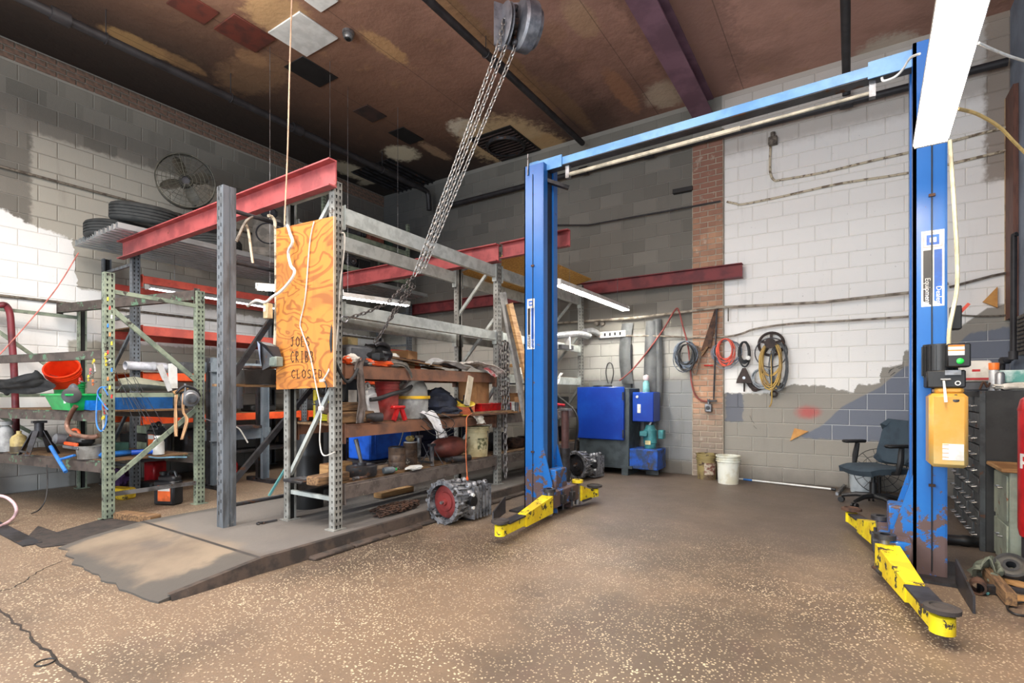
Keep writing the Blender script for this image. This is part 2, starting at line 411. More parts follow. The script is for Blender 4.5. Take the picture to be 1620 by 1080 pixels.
# walls
wb_ = MB().b2(-.2, RX+.2, 0, .2, 0, CZ+.3).build('wall_back', MM_BACK, None, local=True); struct(wb_)
wl_ = MB().b2(-.2, 0, YF, 0, 0, CZ+.3).build('wall_left', MM_LEFT, None, local=True); struct(wl_)
PILX = (6.62, 7.06)
laid('y', wb_, MB_BACK, CZ, urange=(0, PILX[0]), nmax=80); laid('y', wb_, MB_BACK, CZ, urange=(PILX[1], RX), nmax=220)
laid('x', wl_, MB_LEFT, 5.30, urange=(-9.2, 0))
# crumbled brick course along the top of the left wall
BRK = pm('old_brick', (118, 92, 78), .9, col2=(92, 78, 68), sc=18, bump=.5)
laid('x', wl_, BRK, CZ, urange=(-9.2, 0), bw=.2, bh=.078, gap=.014, dep=.02, z0=5.30, name='brick', nmax=100)
# brick pilaster
mP, nt, b = newmat('pilaster_brick'); pos = nt.pos(); X, Y, Z = nt.xyz(pos)
row = nt.math('FLOOR', nt.math('DIVIDE', Z, .083)); cm = nt.math('FLOOR', nt.math('MULTIPLY', nt.math('ADD', X, nt.math('MULTIPLY', nt.math('MODULO', row, 2), .11)), 4.6))
cv = nt.node('ShaderNodeCombineXYZ'); nt.l.new(row, cv.inputs[0]); nt.l.new(cm, cv.inputs[1])
wn = nt.node('ShaderNodeTexWhiteNoise'); nt.l.new(cv.outputs[0], wn.inputs['Vector'])
c = nt.mix(wn.outputs['Value'], (188, 146, 116), (154, 118, 98)); n = nt.noise(pos, 5, 4)
c = nt.mix(nt.ss(nt.math('ADD', Z, n), 3.6, 4.8), c, (146, 106, 90), 'MIX')
lowk = nt.math('SUBTRACT', 1, nt.ss(nt.math('ADD', Z, nt.math('MULTIPLY', n, .6)), .9, 1.5)); c = nt.mix(nt.math('MULTIPLY', lowk, .85), c, (138, 128, 116))
c = nt.mix(nt.math('MULTIPLY', nt.ss(nt.noise(pos, 9, 5), .6, .7), .5), c, (200, 190, 172))
nt.inp(b.inputs['Base Color'], c); b.inputs['Roughness'].default_value = .9; nt.inp(b.inputs['Normal'], nt.bump(nt.noise(pos, 80, 4), .5, .006))
MORT = pm('pilaster_mortar', (176, 164, 146), .95, col2=(146, 136, 122), bump=.4)
pil = MB().b2(PILX[0], PILX[1], -.05, 0, 0, 4.98).build('trim_1', MORT, None, local=True); struct(pil)
laid('y', pil, mP, 4.97, urange=(PILX[0]+.005, PILX[1]-.005), bw=.22, bh=.083, gap=.012, dep=.008, name='brick', off=-.05)
# right wall, painted blue-grey low, timber door jamb
RWM = pm('blue_grey_paint', (132, 144, 160), .7, col2=(116, 126, 140), sc=2)
wr = MB().b2(RX, RX+.2, YF, 0, 0, CZ+.3).build('wall_right', RWM, None, local=True); struct(wr)
BROWN = pm('brown_paint', (112, 74, 60), .6, col2=(90, 58, 48), streak=(6, 6, .6))
TAN = pm('tan_jamb', (196, 168, 128), .6)
j = MB().b2(RX-.045, RX-.002, -.36, -.03, 2.05, 4.55).build('trim_2', BROWN, None, local=True); struct(j)
MB().b2(RX-.05, RX-.02, -.03, -.012, 2.05, 4.55).build('edge_strip', TAN, j, local=True)
# ---------------------------------------------------------------- ceiling
m, nt, b = newmat('ceiling_board'); pos = nt.pos(); X, Y, Z = nt.xyz(pos)
n1 = nt.noise(pos, .9, 5, .6); n2 = nt.noise(pos, 3.5, 5, .6); n3 = nt.noise(pos, 12, 5, .65)
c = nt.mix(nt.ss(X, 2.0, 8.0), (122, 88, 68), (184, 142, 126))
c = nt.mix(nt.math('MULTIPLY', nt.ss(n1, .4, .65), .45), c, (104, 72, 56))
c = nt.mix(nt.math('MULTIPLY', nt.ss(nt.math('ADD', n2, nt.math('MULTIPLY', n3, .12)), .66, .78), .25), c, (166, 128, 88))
# dry stains (long ovals) and broken plaster patches, placed where they are
def blob(x, y, rx, ry, a, soft=.25, amt=1.0, colr=(188, 158, 116)):
    global c
    dx = nt.math('SUBTRACT', X, x); dy = nt.math('SUBTRACT', Y, y); ca, sa = math.cos(a), math.sin(a)
    u = nt.math('DIVIDE', nt.math('ADD', nt.math('MULTIPLY', dx, ca), nt.math('MULTIPLY', dy, sa)), rx)
    v_ = nt.math('DIVIDE', nt.math('SUBTRACT', nt.math('MULTIPLY', dy, ca), nt.math('MULTIPLY', dx, sa)), ry)
    d = nt.math('ADD', nt.math('SQRT', nt.math('ADD', nt.math('MULTIPLY', u, u), nt.math('MULTIPLY', v_, v_))), nt.math('MULTIPLY', nt.math('SUBTRACT', n3, .5), 1.1))
    k = nt.math('MULTIPLY', nt.math('SUBTRACT', 1, nt.ss(d, 1-soft, 1+soft)), amt); c = nt.mix(k, c, colr)
def CP(px, py): return P(px, py, Z=CZ)
# soot toward the left wall and the far corner
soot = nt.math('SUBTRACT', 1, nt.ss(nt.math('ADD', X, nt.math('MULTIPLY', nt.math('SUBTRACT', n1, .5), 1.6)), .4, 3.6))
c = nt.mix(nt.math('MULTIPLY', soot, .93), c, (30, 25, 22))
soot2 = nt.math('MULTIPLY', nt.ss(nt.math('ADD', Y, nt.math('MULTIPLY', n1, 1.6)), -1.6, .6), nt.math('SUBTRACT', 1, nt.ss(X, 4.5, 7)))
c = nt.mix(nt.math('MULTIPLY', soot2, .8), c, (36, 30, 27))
for px, py, rx, ry, amt, colr in [(760, 60, .16, 1.9, .8, (158, 122, 84)), (900, 170, .14, .8, .6, (150, 116, 80)), (610, 75, .13, .35, .9, (176, 138, 96)),
        (920, 30, .16, .35, .9, (184, 150, 120)), (985, 145, .13, .6, .9, (168, 122, 92)), (870, 55, .2, .22, .7, (158, 120, 96)), (1052, 150, .28, .35, .9, (190, 172, 150)),
        (740, 205, .28, .35, 1, (214, 204, 182)), (635, 243, .3, .3, 1, (200, 190, 164)), (560, 272, .25, .55, .9, (190, 180, 154)), (690, 240, .12, .4, .7, (170, 140, 110)),
        (440, 25, .35, .35, .9, (170, 136, 96)), (215, 68, .14, .35, .8, (168, 134, 88)), (398, 92, .16, .2, .6, (150, 112, 78)), (400, 118, .6, .35, .4, (150, 116, 84)),
        (278, 95, .12, .35, .6, (160, 124, 84)), (806, 226, .72, .85, 1, (196, 170, 130)), (862, 228, .35, .3, 1, (188, 156, 112)), (1400, 85, .35, .4, 1, (206, 192, 176)), (590, 285, .4, .14, .8, (178, 168, 146)),
        (1075, 30, .5, 2.4, .45, (96, 70, 64)), (925, 60, .5, 1.8, .22, (94, 66, 56)), (870, 120, .35, 3.2, .35, (64, 46, 38))]:
    q = CP(px, py); blob(q.x, q.y, rx, ry, 0, .25, amt, colr)
seam = nt.math('ABSOLUTE', nt.math('SUBTRACT', nt.math('FRACT', nt.math('DIVIDE', X, 1.22)), .5))
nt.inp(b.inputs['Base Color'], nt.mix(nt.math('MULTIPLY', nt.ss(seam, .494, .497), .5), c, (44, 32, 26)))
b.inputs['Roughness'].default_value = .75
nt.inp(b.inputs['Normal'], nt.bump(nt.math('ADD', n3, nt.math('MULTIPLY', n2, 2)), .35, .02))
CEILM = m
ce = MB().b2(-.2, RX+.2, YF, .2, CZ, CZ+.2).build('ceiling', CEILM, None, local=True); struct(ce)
# panels screwed to the ceiling (parts)
WPAN = pm('white_panel', (206, 206, 202), .5, col2=(188, 188, 184)); GPAN = pm('dark_grille', (26, 24, 24), .6); RPAN = pm('red_brown_panel', (92, 40, 28), .7, col2=(70, 34, 26)); BPAN = pm('brown_hatch', (62, 42, 36), .8, col2=(44, 34, 30))
def cpanel(x0, x1, y0, y1, mat, t=.02, name='ceiling_panel', lbl=None): return MB().b2(x0, x1, y0, y1, CZ-t, CZ, bev=.004).build(name, mat, ce, label=lbl)
def cquad(corners, mat, t=.02, name='ceiling_panel', lbl=None):
    q = [CP(*c_) for c_ in corners]; x = sorted(p.x for p in q); y = sorted(p.y for p in q)
    x0, x1, y0, y1 = (x[0]+x[1])/2, (x[2]+x[3])/2, (y[0]+y[1])/2, (y[2]+y[3])/2
    cpanel(x0, x1, y0, y1, mat, t, name, lbl); return x0, x1, y0, y1
cquad([(425, 50), (473, 16), (535, 59), (485, 88)], WPAN, lbl='white ceiling board'); cquad([(480, 0), (500, -16), (545, -4), (508, 15)], WPAN, lbl='white ceiling board')
cquad([(340, 42), (372, 19), (436, 62), (400, 82)], RPAN, name='hatch', lbl='dark red brown hatch'); cquad([(262, 2), (290, -18), (345, 20), (322, 38)], RPAN, name='hatch', lbl='dark red brown hatch')
for cr in ([(449, 104), (480, 88), (534, 122), (505, 138)], [(615, 209), (637, 200), (670, 219), (648, 229)]):
    x0, x1, y0, y1 = cquad(cr, GPAN, .012, 'vent_grille')
cquad([(557, 175), (581, 165), (612, 183), (590, 193)], BPAN, .012, 'hatch')
x0, x1, y0, y1 = cquad([(560, 268), (620, 250), (683, 285), (625, 308)], GPAN, .01, 'vent_opening', 'black open vent hole')
g = MB(); k = 9
for i in range(k): g.box((x0+(x1-x0)*(i+.5)/k, (y0+y1)/2, CZ-.03), (.012, y1-y0, .03))
g.build('vent_slats', DARKST, ce, kind='stuff')
# round exhaust fan in its broken square hole
q = CP(800, 228); g = MB(); g.b2(q.x-.42, q.x+.42, q.y-.5, q.y+.5, CZ-.015, CZ, ).build('fan_opening', GPAN, ce)
MB().lathe([(.30, 0), (.33, 0), (.36, .05), (.33, .05), (.30, 0)], (q.x, q.y, CZ-.07), n=32).build('fan_ring', DARKST, ce)
g = MB()
for i in range(10): g.box((q.x, q.y-.42+.09*i, CZ-.03), (.8, .02, .02), 0)
g.build('fan_slats', pm('fan_slat', (58, 44, 40), .6), ce, kind='stuff')
# smoke detector-like round heads
for px, py in ((551, 50),):
    q = CP(px, py); t = thing('smoke_detector', 'round grey detector on its box on the brown ceiling', 'detector', (q.x, q.y, CZ-.09))
    MB().lathe([(0, 0), (.045, 0), (.06, .02), (.06, .05), (.07, .05), (.07, .09), (0, .09)], (q.x, q.y, CZ-.09), n=20).build('housing', STEEL, t)
    MB().cyl((q.x, q.y, CZ-.10), (q.x, q.y, CZ-.088), .03, n=14).build('sensor', BLACK, t)
# ---------------------------------------------------------------- floor
m, nt, b = newmat('worn_terrazzo_floor'); pos = nt.pos(); X, Y, Z = nt.xyz(pos)
n1 = nt.noise(pos, .7, 5, .6); n2 = nt.noise(pos, 2.6, 6, .65); n3 = nt.noise(pos, 9, 5, .7)
c = nt.mix(nt.ss(n1, .38, .64), (116, 98, 80), (82, 70, 58))
c = nt.mix(nt.math('MULTIPLY', nt.ss(n2, .52, .72), .5), c, (92, 76, 66))
dirt = nt.ss(nt.math('ADD', Y, nt.math('MULTIPLY', n2, 2.0)), -3.6, -1.6); c = nt.mix(nt.math('MULTIPLY', dirt, .75), c, (92, 82, 74))
lf = nt.math('SUBTRACT', 1, nt.ss(nt.math('ADD', X, n2), 2.6, 4.8)); c = nt.mix(nt.math('MULTIPLY', lf, .7), c, (118, 100, 82))
c = nt.mix(nt.math('MULTIPLY', nt.ss(nt.noise(pos, 1.4, 5, .6, .6), .6, .72), .35), c, (84, 66, 60))
vo = nt.node('ShaderNodeTexVoronoi', distance='EUCLIDEAN'); nt.l.new(nt.scale(pos, (60, 60, 1)), vo.inputs['Vector']); vo.inputs['Scale'].default_value = 1
st = nt.math('SUBTRACT', 1, nt.ss(nt.math('ADD', vo.outputs['Distance'], nt.math('MULTIPLY', n3, .55)), .45, .62))
worn = nt.ss(nt.math('ADD', nt.noise(pos, 1.1, 4, .6), nt.math('MULTIPLY', n3, .2)), .50, .72)
near = nt.math('SUBTRACT', 1, nt.math('MULTIPLY', dirt, .8))
k = nt.math('MULTIPLY', nt.math('MULTIPLY', st, nt.math('ADD', nt.math('MULTIPLY', worn, .45), .40)), near)
c = nt.mix(k, c, (208, 192, 162))
v2 = nt.node('ShaderNodeTexVoronoi'); nt.l.new(nt.scale(pos, (70, 70, 1)), v2.inputs['Vector']); v2.inputs['Scale'].default_value = 1
k = nt.math('MULTIPLY', nt.math('SUBTRACT', 1, nt.ss(v2.outputs['Distance'], .2, .3)), .35); c = nt.mix(k, c, (84, 66, 54))
nt.inp(b.inputs['Base Color'], c)
nt.inp(b.inputs['Roughness'], nt.math('ADD', nt.math('MULTIPLY', n2, .35), .38))
nt.inp(b.inputs['Normal'], nt.bump(nt.math('ADD', n3, nt.noise(pos, 60, 3)), .25, .006))
FLM = m
fl = MB().b2(-.2, RX+.2, YF, .2, -.1, 0).build('floor', FLM, None, local=True); struct(fl)
# raised concrete strip with its ramp, worn asphalt edge
m, nt, b = newmat('slab_concrete'); pos = nt.pos(); X, Y, Z = nt.xyz(pos)
n1 = nt.noise(pos, 1.2, 5, .6); n3 = nt.noise(pos, 14, 5, .7); n2 = nt.noise(pos, 3, 5)
c = nt.mix(nt.ss(n1, .35, .65), (128, 114, 96), (100, 88, 76))
up = nt.ss(nt.math('ADD', Y, nt.math('MULTIPLY', n2, .3)), -5.85, -5.65); c = nt.mix(nt.math('MULTIPLY', up, .85), c, (98, 95, 92))
ux = nt.math('ADD', X, nt.math('MULTIPLY', nt.math('SUBTRACT', n2, .5), .5))
ed = nt.math('MAXIMUM', nt.math('MULTIPLY', nt.ss(ux, 4.85, 4.95), nt.math('SUBTRACT', 1, up)), nt.math('MAXIMUM', nt.math('SUBTRACT', 1, nt.ss(ux, 3.4, 3.5)), nt.math('SUBTRACT', 1, nt.ss(nt.math('ADD', Y, nt.math('MULTIPLY', n2, .4)), -6.35, -6.2))))
c = nt.mix(nt.math('MULTIPLY', ed, .9), c, (72, 69, 65))
gl = nt.math('ABSOLUTE', nt.math('SUBTRACT', Y, -5.93)); c = nt.mix(nt.math('SUBTRACT', 1, nt.ss(gl, .008, .02)), c, (46, 42, 40))
c = nt.mix(nt.math('MULTIPLY', nt.ss(nt.noise(pos, 1.8, 4), .58, .7), .6), c, (84, 78, 74))
nt.inp(b.inputs['Base Color'], c); b.inputs['Roughness'].default_value = .8; nt.inp(b.inputs['Normal'], nt.bump(n3, .4, .008))
SLM = m
SX0, SX1 = 3.35, 5.2; SZ = .10
g = MB(); n = 26; top = []; 
def rag(x, y, a=.03): return noise.noise(V((x*7, y*7, 0)))*a
ys = [-6.75, -6.5, -6.3, -6.1, -5.93, -5.0, -4, -3, -2, -1, -.05]
def zt(x, y):
    t = min(1, max(0, (y+6.62)/(.69))); return .012+(SZ-.012)*t
xs = [SX0+(SX1-SX0)*i/n for i in range(n+1)]
front = [(-6.48-.10*math.sin(PI*i/n)-.16*max(0, (i/n-.55))*1.2+rag(xs[i], 1, .05)) for i in range(n+1)]
grid = []
for i, x in enumerate(xs):
    colv = []
    for j, y in enumerate(ys[1:]):
        yy = front[i] if j == 0 else max(y, front[i]+.02*j)
        z = .012 if j == 0 else (zt(x, yy))
        colv.append(V((x, yy, z)))
    grid.append(colv)
H = len(grid[0])
vs = [p for cv_ in grid for p in cv_]; fs = [(i*H+j, (i+1)*H+j, (i+1)*H+j+1, i*H+j+1) for i in range(n) for j in range(H-1)]
N = len(vs); vs += [V((p.x, p.y, -.01)) for p in vs]
fs += [((i+1)*H, i*H, N+i*H, N+(i+1)*H) for i in range(n)]
fs += [(n*H+j+1, n*H+j, N+n*H+j, N+n*H+j+1) for j in range(H-1)]+[(j, j+1, N+j+1, N+j) for j in range(H-1)]
g.add(vs, fs); g.build('raised_slab', SLM, fl, local=True)
CURB = pm('curb_grime', (72, 60, 52), .9, col2=(48, 42, 38), sc=8, bump=.6, bs=30)
g = MB(); yy = -6.45
pts = [(y, .018+(SZ-.02)*min(1, max(0, (y+6.62)/.69))) for y in [-6.5+.1*i for i in range(8)]+[-5.5+.4*i for i in range(14)]]
for (y0, z0), (y1, z1) in zip(pts, pts[1:]):
    a = SX1+.012+rag(y0, 3, .02); e = SX1+.012+rag(y1, 3, .02)
    g.add([(SX1-.03, y0, z0+.004), (a, y0, z0+.004), (a+.02, y0, 0), (SX1-.03, y1, z1+.004), (e, y1, z1+.004), (e+.02, y1, 0)], [(0, 1, 4, 3), (1, 2, 5, 4)])
g.build('curb_face', CURB, fl, local=True)
g = MB(); 
for i in range(14):
    y = -5.4+.38*i; x = SX1+.06+rag(y, 9, .05); g.box((x, y, .012), (.10+rag(y, 5, .05), .37, .03), rag(y, 2, .1), bev=.01)
g.build('broken_edge', CURB, fl, local=True, kind='stuff')
# black asphalt patch with steel channel at the left of the ramp
ASPH = pm('asphalt', (56, 48, 44), .9, col2=(40, 36, 34), sc=10, bump=.5)
poly = [P(*q, Z=.004).xy for q in [(66, 866), (40, 853), (60, 832), (90, 842), (165, 820), (215, 818), (240, 826), (150, 856), (100, 862)]]
MB().prism([(p.x, p.y) for p in poly], (0, 0, 0), (1, 0, 0), (0, 1, 0), .008).build('asphalt_patch', ASPH, fl, local=True)
a = P(-40, 815, Z=0); e = P(52, 862, Z=0); MB().bar((a.x, a.y, .004), (e.x, e.y, .004), .12, .012).build('floor_channel', DARKST, fl)
# cracks in the floor as shallow dark seams
CRK = pm('crack_dirt', (52, 44, 38), 1)
def crack(pts, w_=.010):
    g = MB(); q = [P(*p, Z=0) for p in pts]; r = []
    for a, e in zip(q, q[1:]):
        for k in range(6): p = a.lerp(e, k/6); r.append(V((p.x+random.uniform(-.012, .012), p.y+random.uniform(-.012, .012), 0)))
    r.append(q[-1])
    for i, (a, e) in enumerate(zip(r, r[1:])):
        u = (e-a).normalized().cross(V((0, 0, 1)))*w_*random.uniform(.3, .7)
        g.add([a-u, a+u, e+u, e-u, a-u+V((0, 0, .0015)), a+u+V((0, 0, .0015)), e+u+V((0, 0, .0015)), e-u+V((0, 0, .0015))], [(4, 5, 6, 7), (0, 1, 5, 4), (1, 2, 6, 5), (2, 3, 7, 6), (3, 0, 4, 7)])
    g.build('floor_crack', CRK, fl)
crack([(0, 962), (30, 990), (70, 1025), (110, 1060), (150, 1090)], .012); crack([(95, 888), (60, 905), (20, 930), (0, 935)], .006)
# ================================================================ steelwork
REDST = pm('red_oxide_beam', (158, 72, 72), .6, col2=(132, 56, 58), sc=5, chip=(110, 60, 50), cl=.64)
DKRED = pm('dark_red_beam', (122, 48, 50), .65, col2=(96, 38, 42), sc=5)
ORNG = pm('orange_beam', (226, 86, 34), .5, col2=(200, 70, 30), sc=6, chip=(90, 60, 48), cl=.66)
REDOR = pm('red_orange_beam', (186, 78, 62), .55, col2=(160, 62, 52), sc=6, chip=(90, 60, 48), cl=.66)
BRBEAM = pm('brown_beam', (128, 88, 66), .75, col2=(100, 72, 58), sc=5, chip=(150, 140, 120), cl=.68, bump=.3)
GRBEAM = pm('grimy_beam', (98, 88, 82), .8, col2=(74, 66, 62), sc=9, chip=(130, 124, 116), cl=.62, bump=.4)
GREEN = pm('green_rack_paint', (134, 144, 124), .55, col2=(102, 112, 98), sc=7, chip=(62, 58, 52), cl=.6)
GRNBR = pm('green_brown_beam', (84, 74, 68), .7, col2=(64, 56, 52), sc=7, chip=(92, 122, 98), cl=.58)
BLUEGR = pm('blue_grey_post', (100, 106, 112), .5, .1, col2=(76, 78, 80), sc=5, streak=(3, 3, .6), chip=(120, 118, 116), cl=.64)
PLY = pm('shelf_plywood', (172, 154, 130), .8, col2=(146, 128, 106), sc=3, streak=(9, .7, 1))
PURP = pm('purple_brown_ibeam', (132, 98, 114), .6, col2=(110, 80, 94), sc=2)
BLK2 = pm('black_pipe', (46, 44, 46), .55, col2=(34, 32, 34))

def perf_face(b, o, u, W, z0, z1, cols, pitch=.0508, hw=.016, hh=.026):
    """plate from o along u (width W) standing z0..z1 with punched teardrop holes"""
    o = V(o); u = V(u).normalized(); n = int((z1-z0)/pitch); p = (z1-z0)/n
    bands = []; x = 0; m = hw/2+.004
    for c in cols:
        if c-m > x+1e-5: bands.append((x, c-m, 0))
        bands.append((c-m, c+m, 1)); x = c+m
    if W-x > 1e-5: bands.append((x, W, 0))
    Q = lambda a, z: o+u*a+V((0, 0, z))
    for a, e, h in bands:
        if not h: b.add([Q(a, z0), Q(e, z0), Q(e, z1), Q(a, z1)], [(0, 1, 2, 3)]); continue
        c = (a+e)/2
        for i in range(n):
            za = z0+i*p; ze = za+p; zc = (za+ze)/2
            b.add([Q(a, za), Q(e, za), Q(e, ze), Q(a, ze), Q(c-hw*.22, zc-hh/2), Q(c+hw*.22, zc-hh/2), Q(c+hw/2, zc+hh/2), Q(c-hw/2, zc+hh/2)],
                  [(0, 1, 5, 4), (1, 2, 6, 5), (2, 3, 7, 6), (3, 0, 4, 7)])
UPR = pm('upright_grey', (146, 146, 140), .6, .1, col2=(112, 110, 104), sc=7, chip=(92, 84, 76), cl=.64)
HOLE = pm('hole_shade', (30, 29, 28), .9, bump=0)
def upright(x, y, z0, z1, mat, par, fx=1, W=.078, Dp=.068, hw=.016, hh=.026, plate=True, name='upright'):
    """C-section rack post whose 2-row face looks along fx*X; (x,y) = middle of that face"""
    b = MB(); xb = x-fx*Dp
    perf_face(b, (x, y-W/2, 0), (0, 1, 0), W, z0, z1, [W*.27, W*.73], hw=hw, hh=hh)
    for s in (-1, 1): perf_face(b, (x, y+s*W/2, 0), (-fx, 0, 0), Dp, z0, z1, [Dp*.45], hw=hw*.75, hh=hh*.75)
    for s in (-1, 1): b.box((xb, y+s*(W/2-.009), (z0+z1)/2), (.004, .018, z1-z0))
    # foot plate, then a dark liner that imitates shade inside the holes
    if plate: b.box((x-fx*Dp/2, y, z0+.004), (Dp+.05, W+.05, .008))
    o = b.build(name, mat, par); MB().box((x-fx*.03, y, (z0+z1)/2), (.046, W-.012, z1-z0-.004)).build('shade_liner', HOLE, o); return o
def tie(a, e, w_, h, mat, par, name='brace'): return MB().bar(a, e, w_, h).build(name, mat, par)
def rbeam(a, e, h, mat, par, w_=.05, name='beam', clips=True):
    b = MB(); a = V(a); e = V(e); d = (e-a).normalized()
    prof = [(-w_/2, -h/2), (w_/2, -h/2), (w_/2, h/2), (w_/2-.018, h/2), (w_/2-.018, h/2-.014), (-w_/2, h/2-.014)]
    b.ext(a+d*.04, e-d*.04, prof)
    if clips:
        for p, s in ((a, 1), (e, -1)): b.bar(p+d*s*.04+V((0, 0, -.02)), p+d*s*.046+V((0, 0, -.02)), w_+.012, h+.06)
        for p, s in ((a, 1), (e, -1)): b.bar(p+d*s*.002+V((0, 0, -.02)), p+d*s*.043+V((0, 0, -.02)), .006, h+.05)
    return b.build(name, mat, par)
SB = 'shelf_board'
# ---- middle rack: two bays along Y -----------------------------------------
mr = thing('pallet_rack', 'tall grey galvanised pallet rack with brown beams, plywood sign on its near end', 'rack', (5.0, -2.7, SZ))
MY = [-5.17, -2.70, -.30]; MFX = [5.05, 4.965, 4.95]; MRX = [4.35, 4.27, 4.25]
for y, xf, xr in zip(MY, MFX, MRX):
    for x, f in ((xf, 1), (xr, -1)): upright(x, y, SZ, 2.98, UPR, mr, f, hw=.019, hh=.028)
    for a, e in ((.35, .35), (.45, 1.35), (1.4, 1.4), (1.5, 2.2), (2.2, 2.9), (2.93, 2.93)):
        tie((xr+.0, y, a), (xf-.03, y, e), .03, .035, GALV, mr)
def shelf(z, h, mat, bays=(0, 1), deck=PLY, rear=True, fr=.0):
    for k in bays:
        a, e = MY[k], MY[k+1]
        rbeam((MFX[k]-.03, a+.03, z-h/2), (MFX[k+1]-.03, e-.03, z-h/2), h, mat, mr)
        if rear: rbeam((MRX[k]+.03, a+.03, z-h/2), (MRX[k+1]+.03, e-.03, z-h/2), h, mat, mr)
        if deck:
            n = 3
            for i in range(n):
                y0 = a+.05+(e-a-.1)*i/n; y1 = a+.05+(e-a-.1)*(i+1)/n-.004
                MB().b2(MRX[k]+.07, MFX[k+1]-.05, y0, y1, z-.012, z+.006).build(SB, deck, mr)
shelf(2.80, .15, GALV, deck=None); shelf(1.99, .11, GALV); shelf(1.47, .115, BRBEAM, (0,), deck=OLDWOOD); shelf(.965, .11, BRBEAM, (0,), deck=OLDWOOD)
shelf(1.47, .115, GALV, (1,), deck=OLDWOOD); shelf(.965, .12, GRBEAM, (1,), deck=OLDWOOD); shelf(.46, .12, GRBEAM, deck=OLDWOOD)
OSB = pm('osb', (206, 162, 84), .8, col2=(176, 128, 62), sc=45, lo=.4, hi=.6)
tag(MB().bar((4.68, -2.55, 2.925), (4.68, -1.46, 2.925), 1.0, .016, up=(-.2, 0, 1)).build('osb_panel', OSB), 'yellow oriented strand board lying on the top beams nearer the lift post', 'board', 'strand boards on the top beams')
tag(MB().bar((4.68, -1.44, 2.925), (4.68, -.45, 2.925), 1.0, .016, up=(-.2, 0, 1)).build('osb_panel', OSB), 'yellow oriented strand board on the top beams nearer the back wall', 'board', 'strand boards on the top beams')
# ---- dark frame standing in front of it ------------------------------------
fb = thing('post_frame', 'dark steel two-post frame with diagonal braces standing left of the plywood sign', 'frame', (4.15, -5.2, SZ))
for y in (-5.61, -4.50):
    b = MB(); x0, x1 = 4.10, 4.20
    b.ext((4.15, y, SZ), (4.15, y, 2.98), [(-.055, -.05), (.055, -.05), (.055, .05), (.006, .05), (.006, .044), (-.006, .044), (-.006, .05), (-.055, .05)], up=(1, 0, 0))
    b.build('post', BLUEGR, fb)
    g = MB()
    for k in range(34):
        z = SZ+.12+k*.083
        for dx in (-.018, .018): g.box((4.15+dx, y-.0562, z+(.02 if dx > 0 else 0)), (.006, .003, .03))
    g.build('slots', BLACK, fb, kind='stuff')
for a, e in ((2.80, 2.80), (2.36, 2.36), (.27, .27)): MB().tube([(4.15, -5.56, a), (4.15, -4.55, e)], .018, 10).build('crossbar', DARKST, fb)
for a, e in ((1.37, 2.90), (.46, 1.52)): tie((4.15, -5.56, a), (4.15, -4.55, e), .035, .045, DARKST, fb)
# ---- left wall rack with orange beams ---------------------------------------
orr = thing('pallet_rack', 'blue-grey rack with red and orange beams along the left block wall', 'rack', (.65, -2.7, 0))
OY = [-5.13, -2.75, -.32]
for i, y in enumerate(OY):
    for x, f in ((1.12, 1), (.16, -1)): upright(x, y, 0, 3.03, BLUEGR, orr, f, .09, .075)
    for a, e in ((.3, .3), (.35, 1.2), (1.3, 1.3), (1.35, 2.1), (2.2, 2.2), (2.85, 2.85)): tie((.17, y, a), (1.09, y, e), .03, .035, BLUEGR, orr)
for z, h, mt in ((2.72, .10, REDOR), (2.08, .115, REDOR), (1.49, .10, ORNG), (.93, .10, ORNG)):
    for k in (0, 1):
        for x in (1.09, .19): rbeam((x, OY[k]+.03, z-h/2), (x, OY[k+1]-.03, z-h/2), h, mt, orr)
        if z < 2.5:
            for i in range(3):
                y0 = OY[k]+.05+2.33*i/3; MB().b2(.22, 1.06, y0, y0+.77, z-.012, z+.004).build(SB, OLDWOOD, orr)
for k in (0, 1): MB().b2(.2, 1.1, OY[k]+.05, OY[k+1]-.05, .35, .37).build(SB, DARKST, orr)
# ---- green rack at the far left ---------------------------------------------
gr = thing('pallet_rack', 'worn green pallet rack full of tools in front of the left wall', 'rack', (1.4, -5.5, 0))
GP = [((2.54, -5.89), 1, 2.41), ((2.57, -5.06), 1, 2.36), ((.24, -5.42), -1, 2.40), ((.20, -6.33), -1, 2.40)]
for (x, y), f, t_ in GP: upright(x, y, 0, t_, GREEN, gr, f, .085, .07)
X1 = 2.52
tie((X1, -5.86, 2.23), (X1+.03, -5.09, 2.19), .03, .04, GREEN, gr); tie((X1, -5.86, 2.05), (X1+.03, -5.09, 1.36), .03, .045, GREEN, gr)
tie((X1, -5.86, 1.21), (X1+.03, -5.09, 1.21), .03, .045, GREEN, gr); tie((X1+.03, -5.09, 1.06), (X1, -5.86, .38), .03, .045, GREEN, gr); tie((X1, -5.86, .235), (X1+.03, -5.09, .24), .03, .04, STEEL, gr)
for a, e in ((2.22, 2.2), (2.05, 1.3), (1.2, 1.2), (1.05, .4)): tie((.21, -6.30, a), (.25, -5.45, e), .03, .04, GREEN, gr)
for z, h in ((1.655, .09), (1.05, .10), (.56, .11)):
    rbeam((.22, -6.31, z-h/2), (2.50, -5.90, z-h/2), h, GRNBR, gr)
    if z < 1.5:
        rbeam((.26, -5.43, z-h/2), (2.52, -5.06, z-h/2), h, GRNBR, gr)
        for i in range(3):
            x0 = .3+.72*i; FY = lambda x: -5.87-.178*(2.5-x); RY_ = lambda x: -5.13-.13*(2.5-x); MB().prism([(x0, FY(x0)), (x0+.71, FY(x0+.71)), (x0+.71, RY_(x0+.71)), (x0, RY_(x0))], (0, 0, z-.01), (1, 0, 0), (0, 1, 0), .016).build(SB, OLDWOOD, gr)
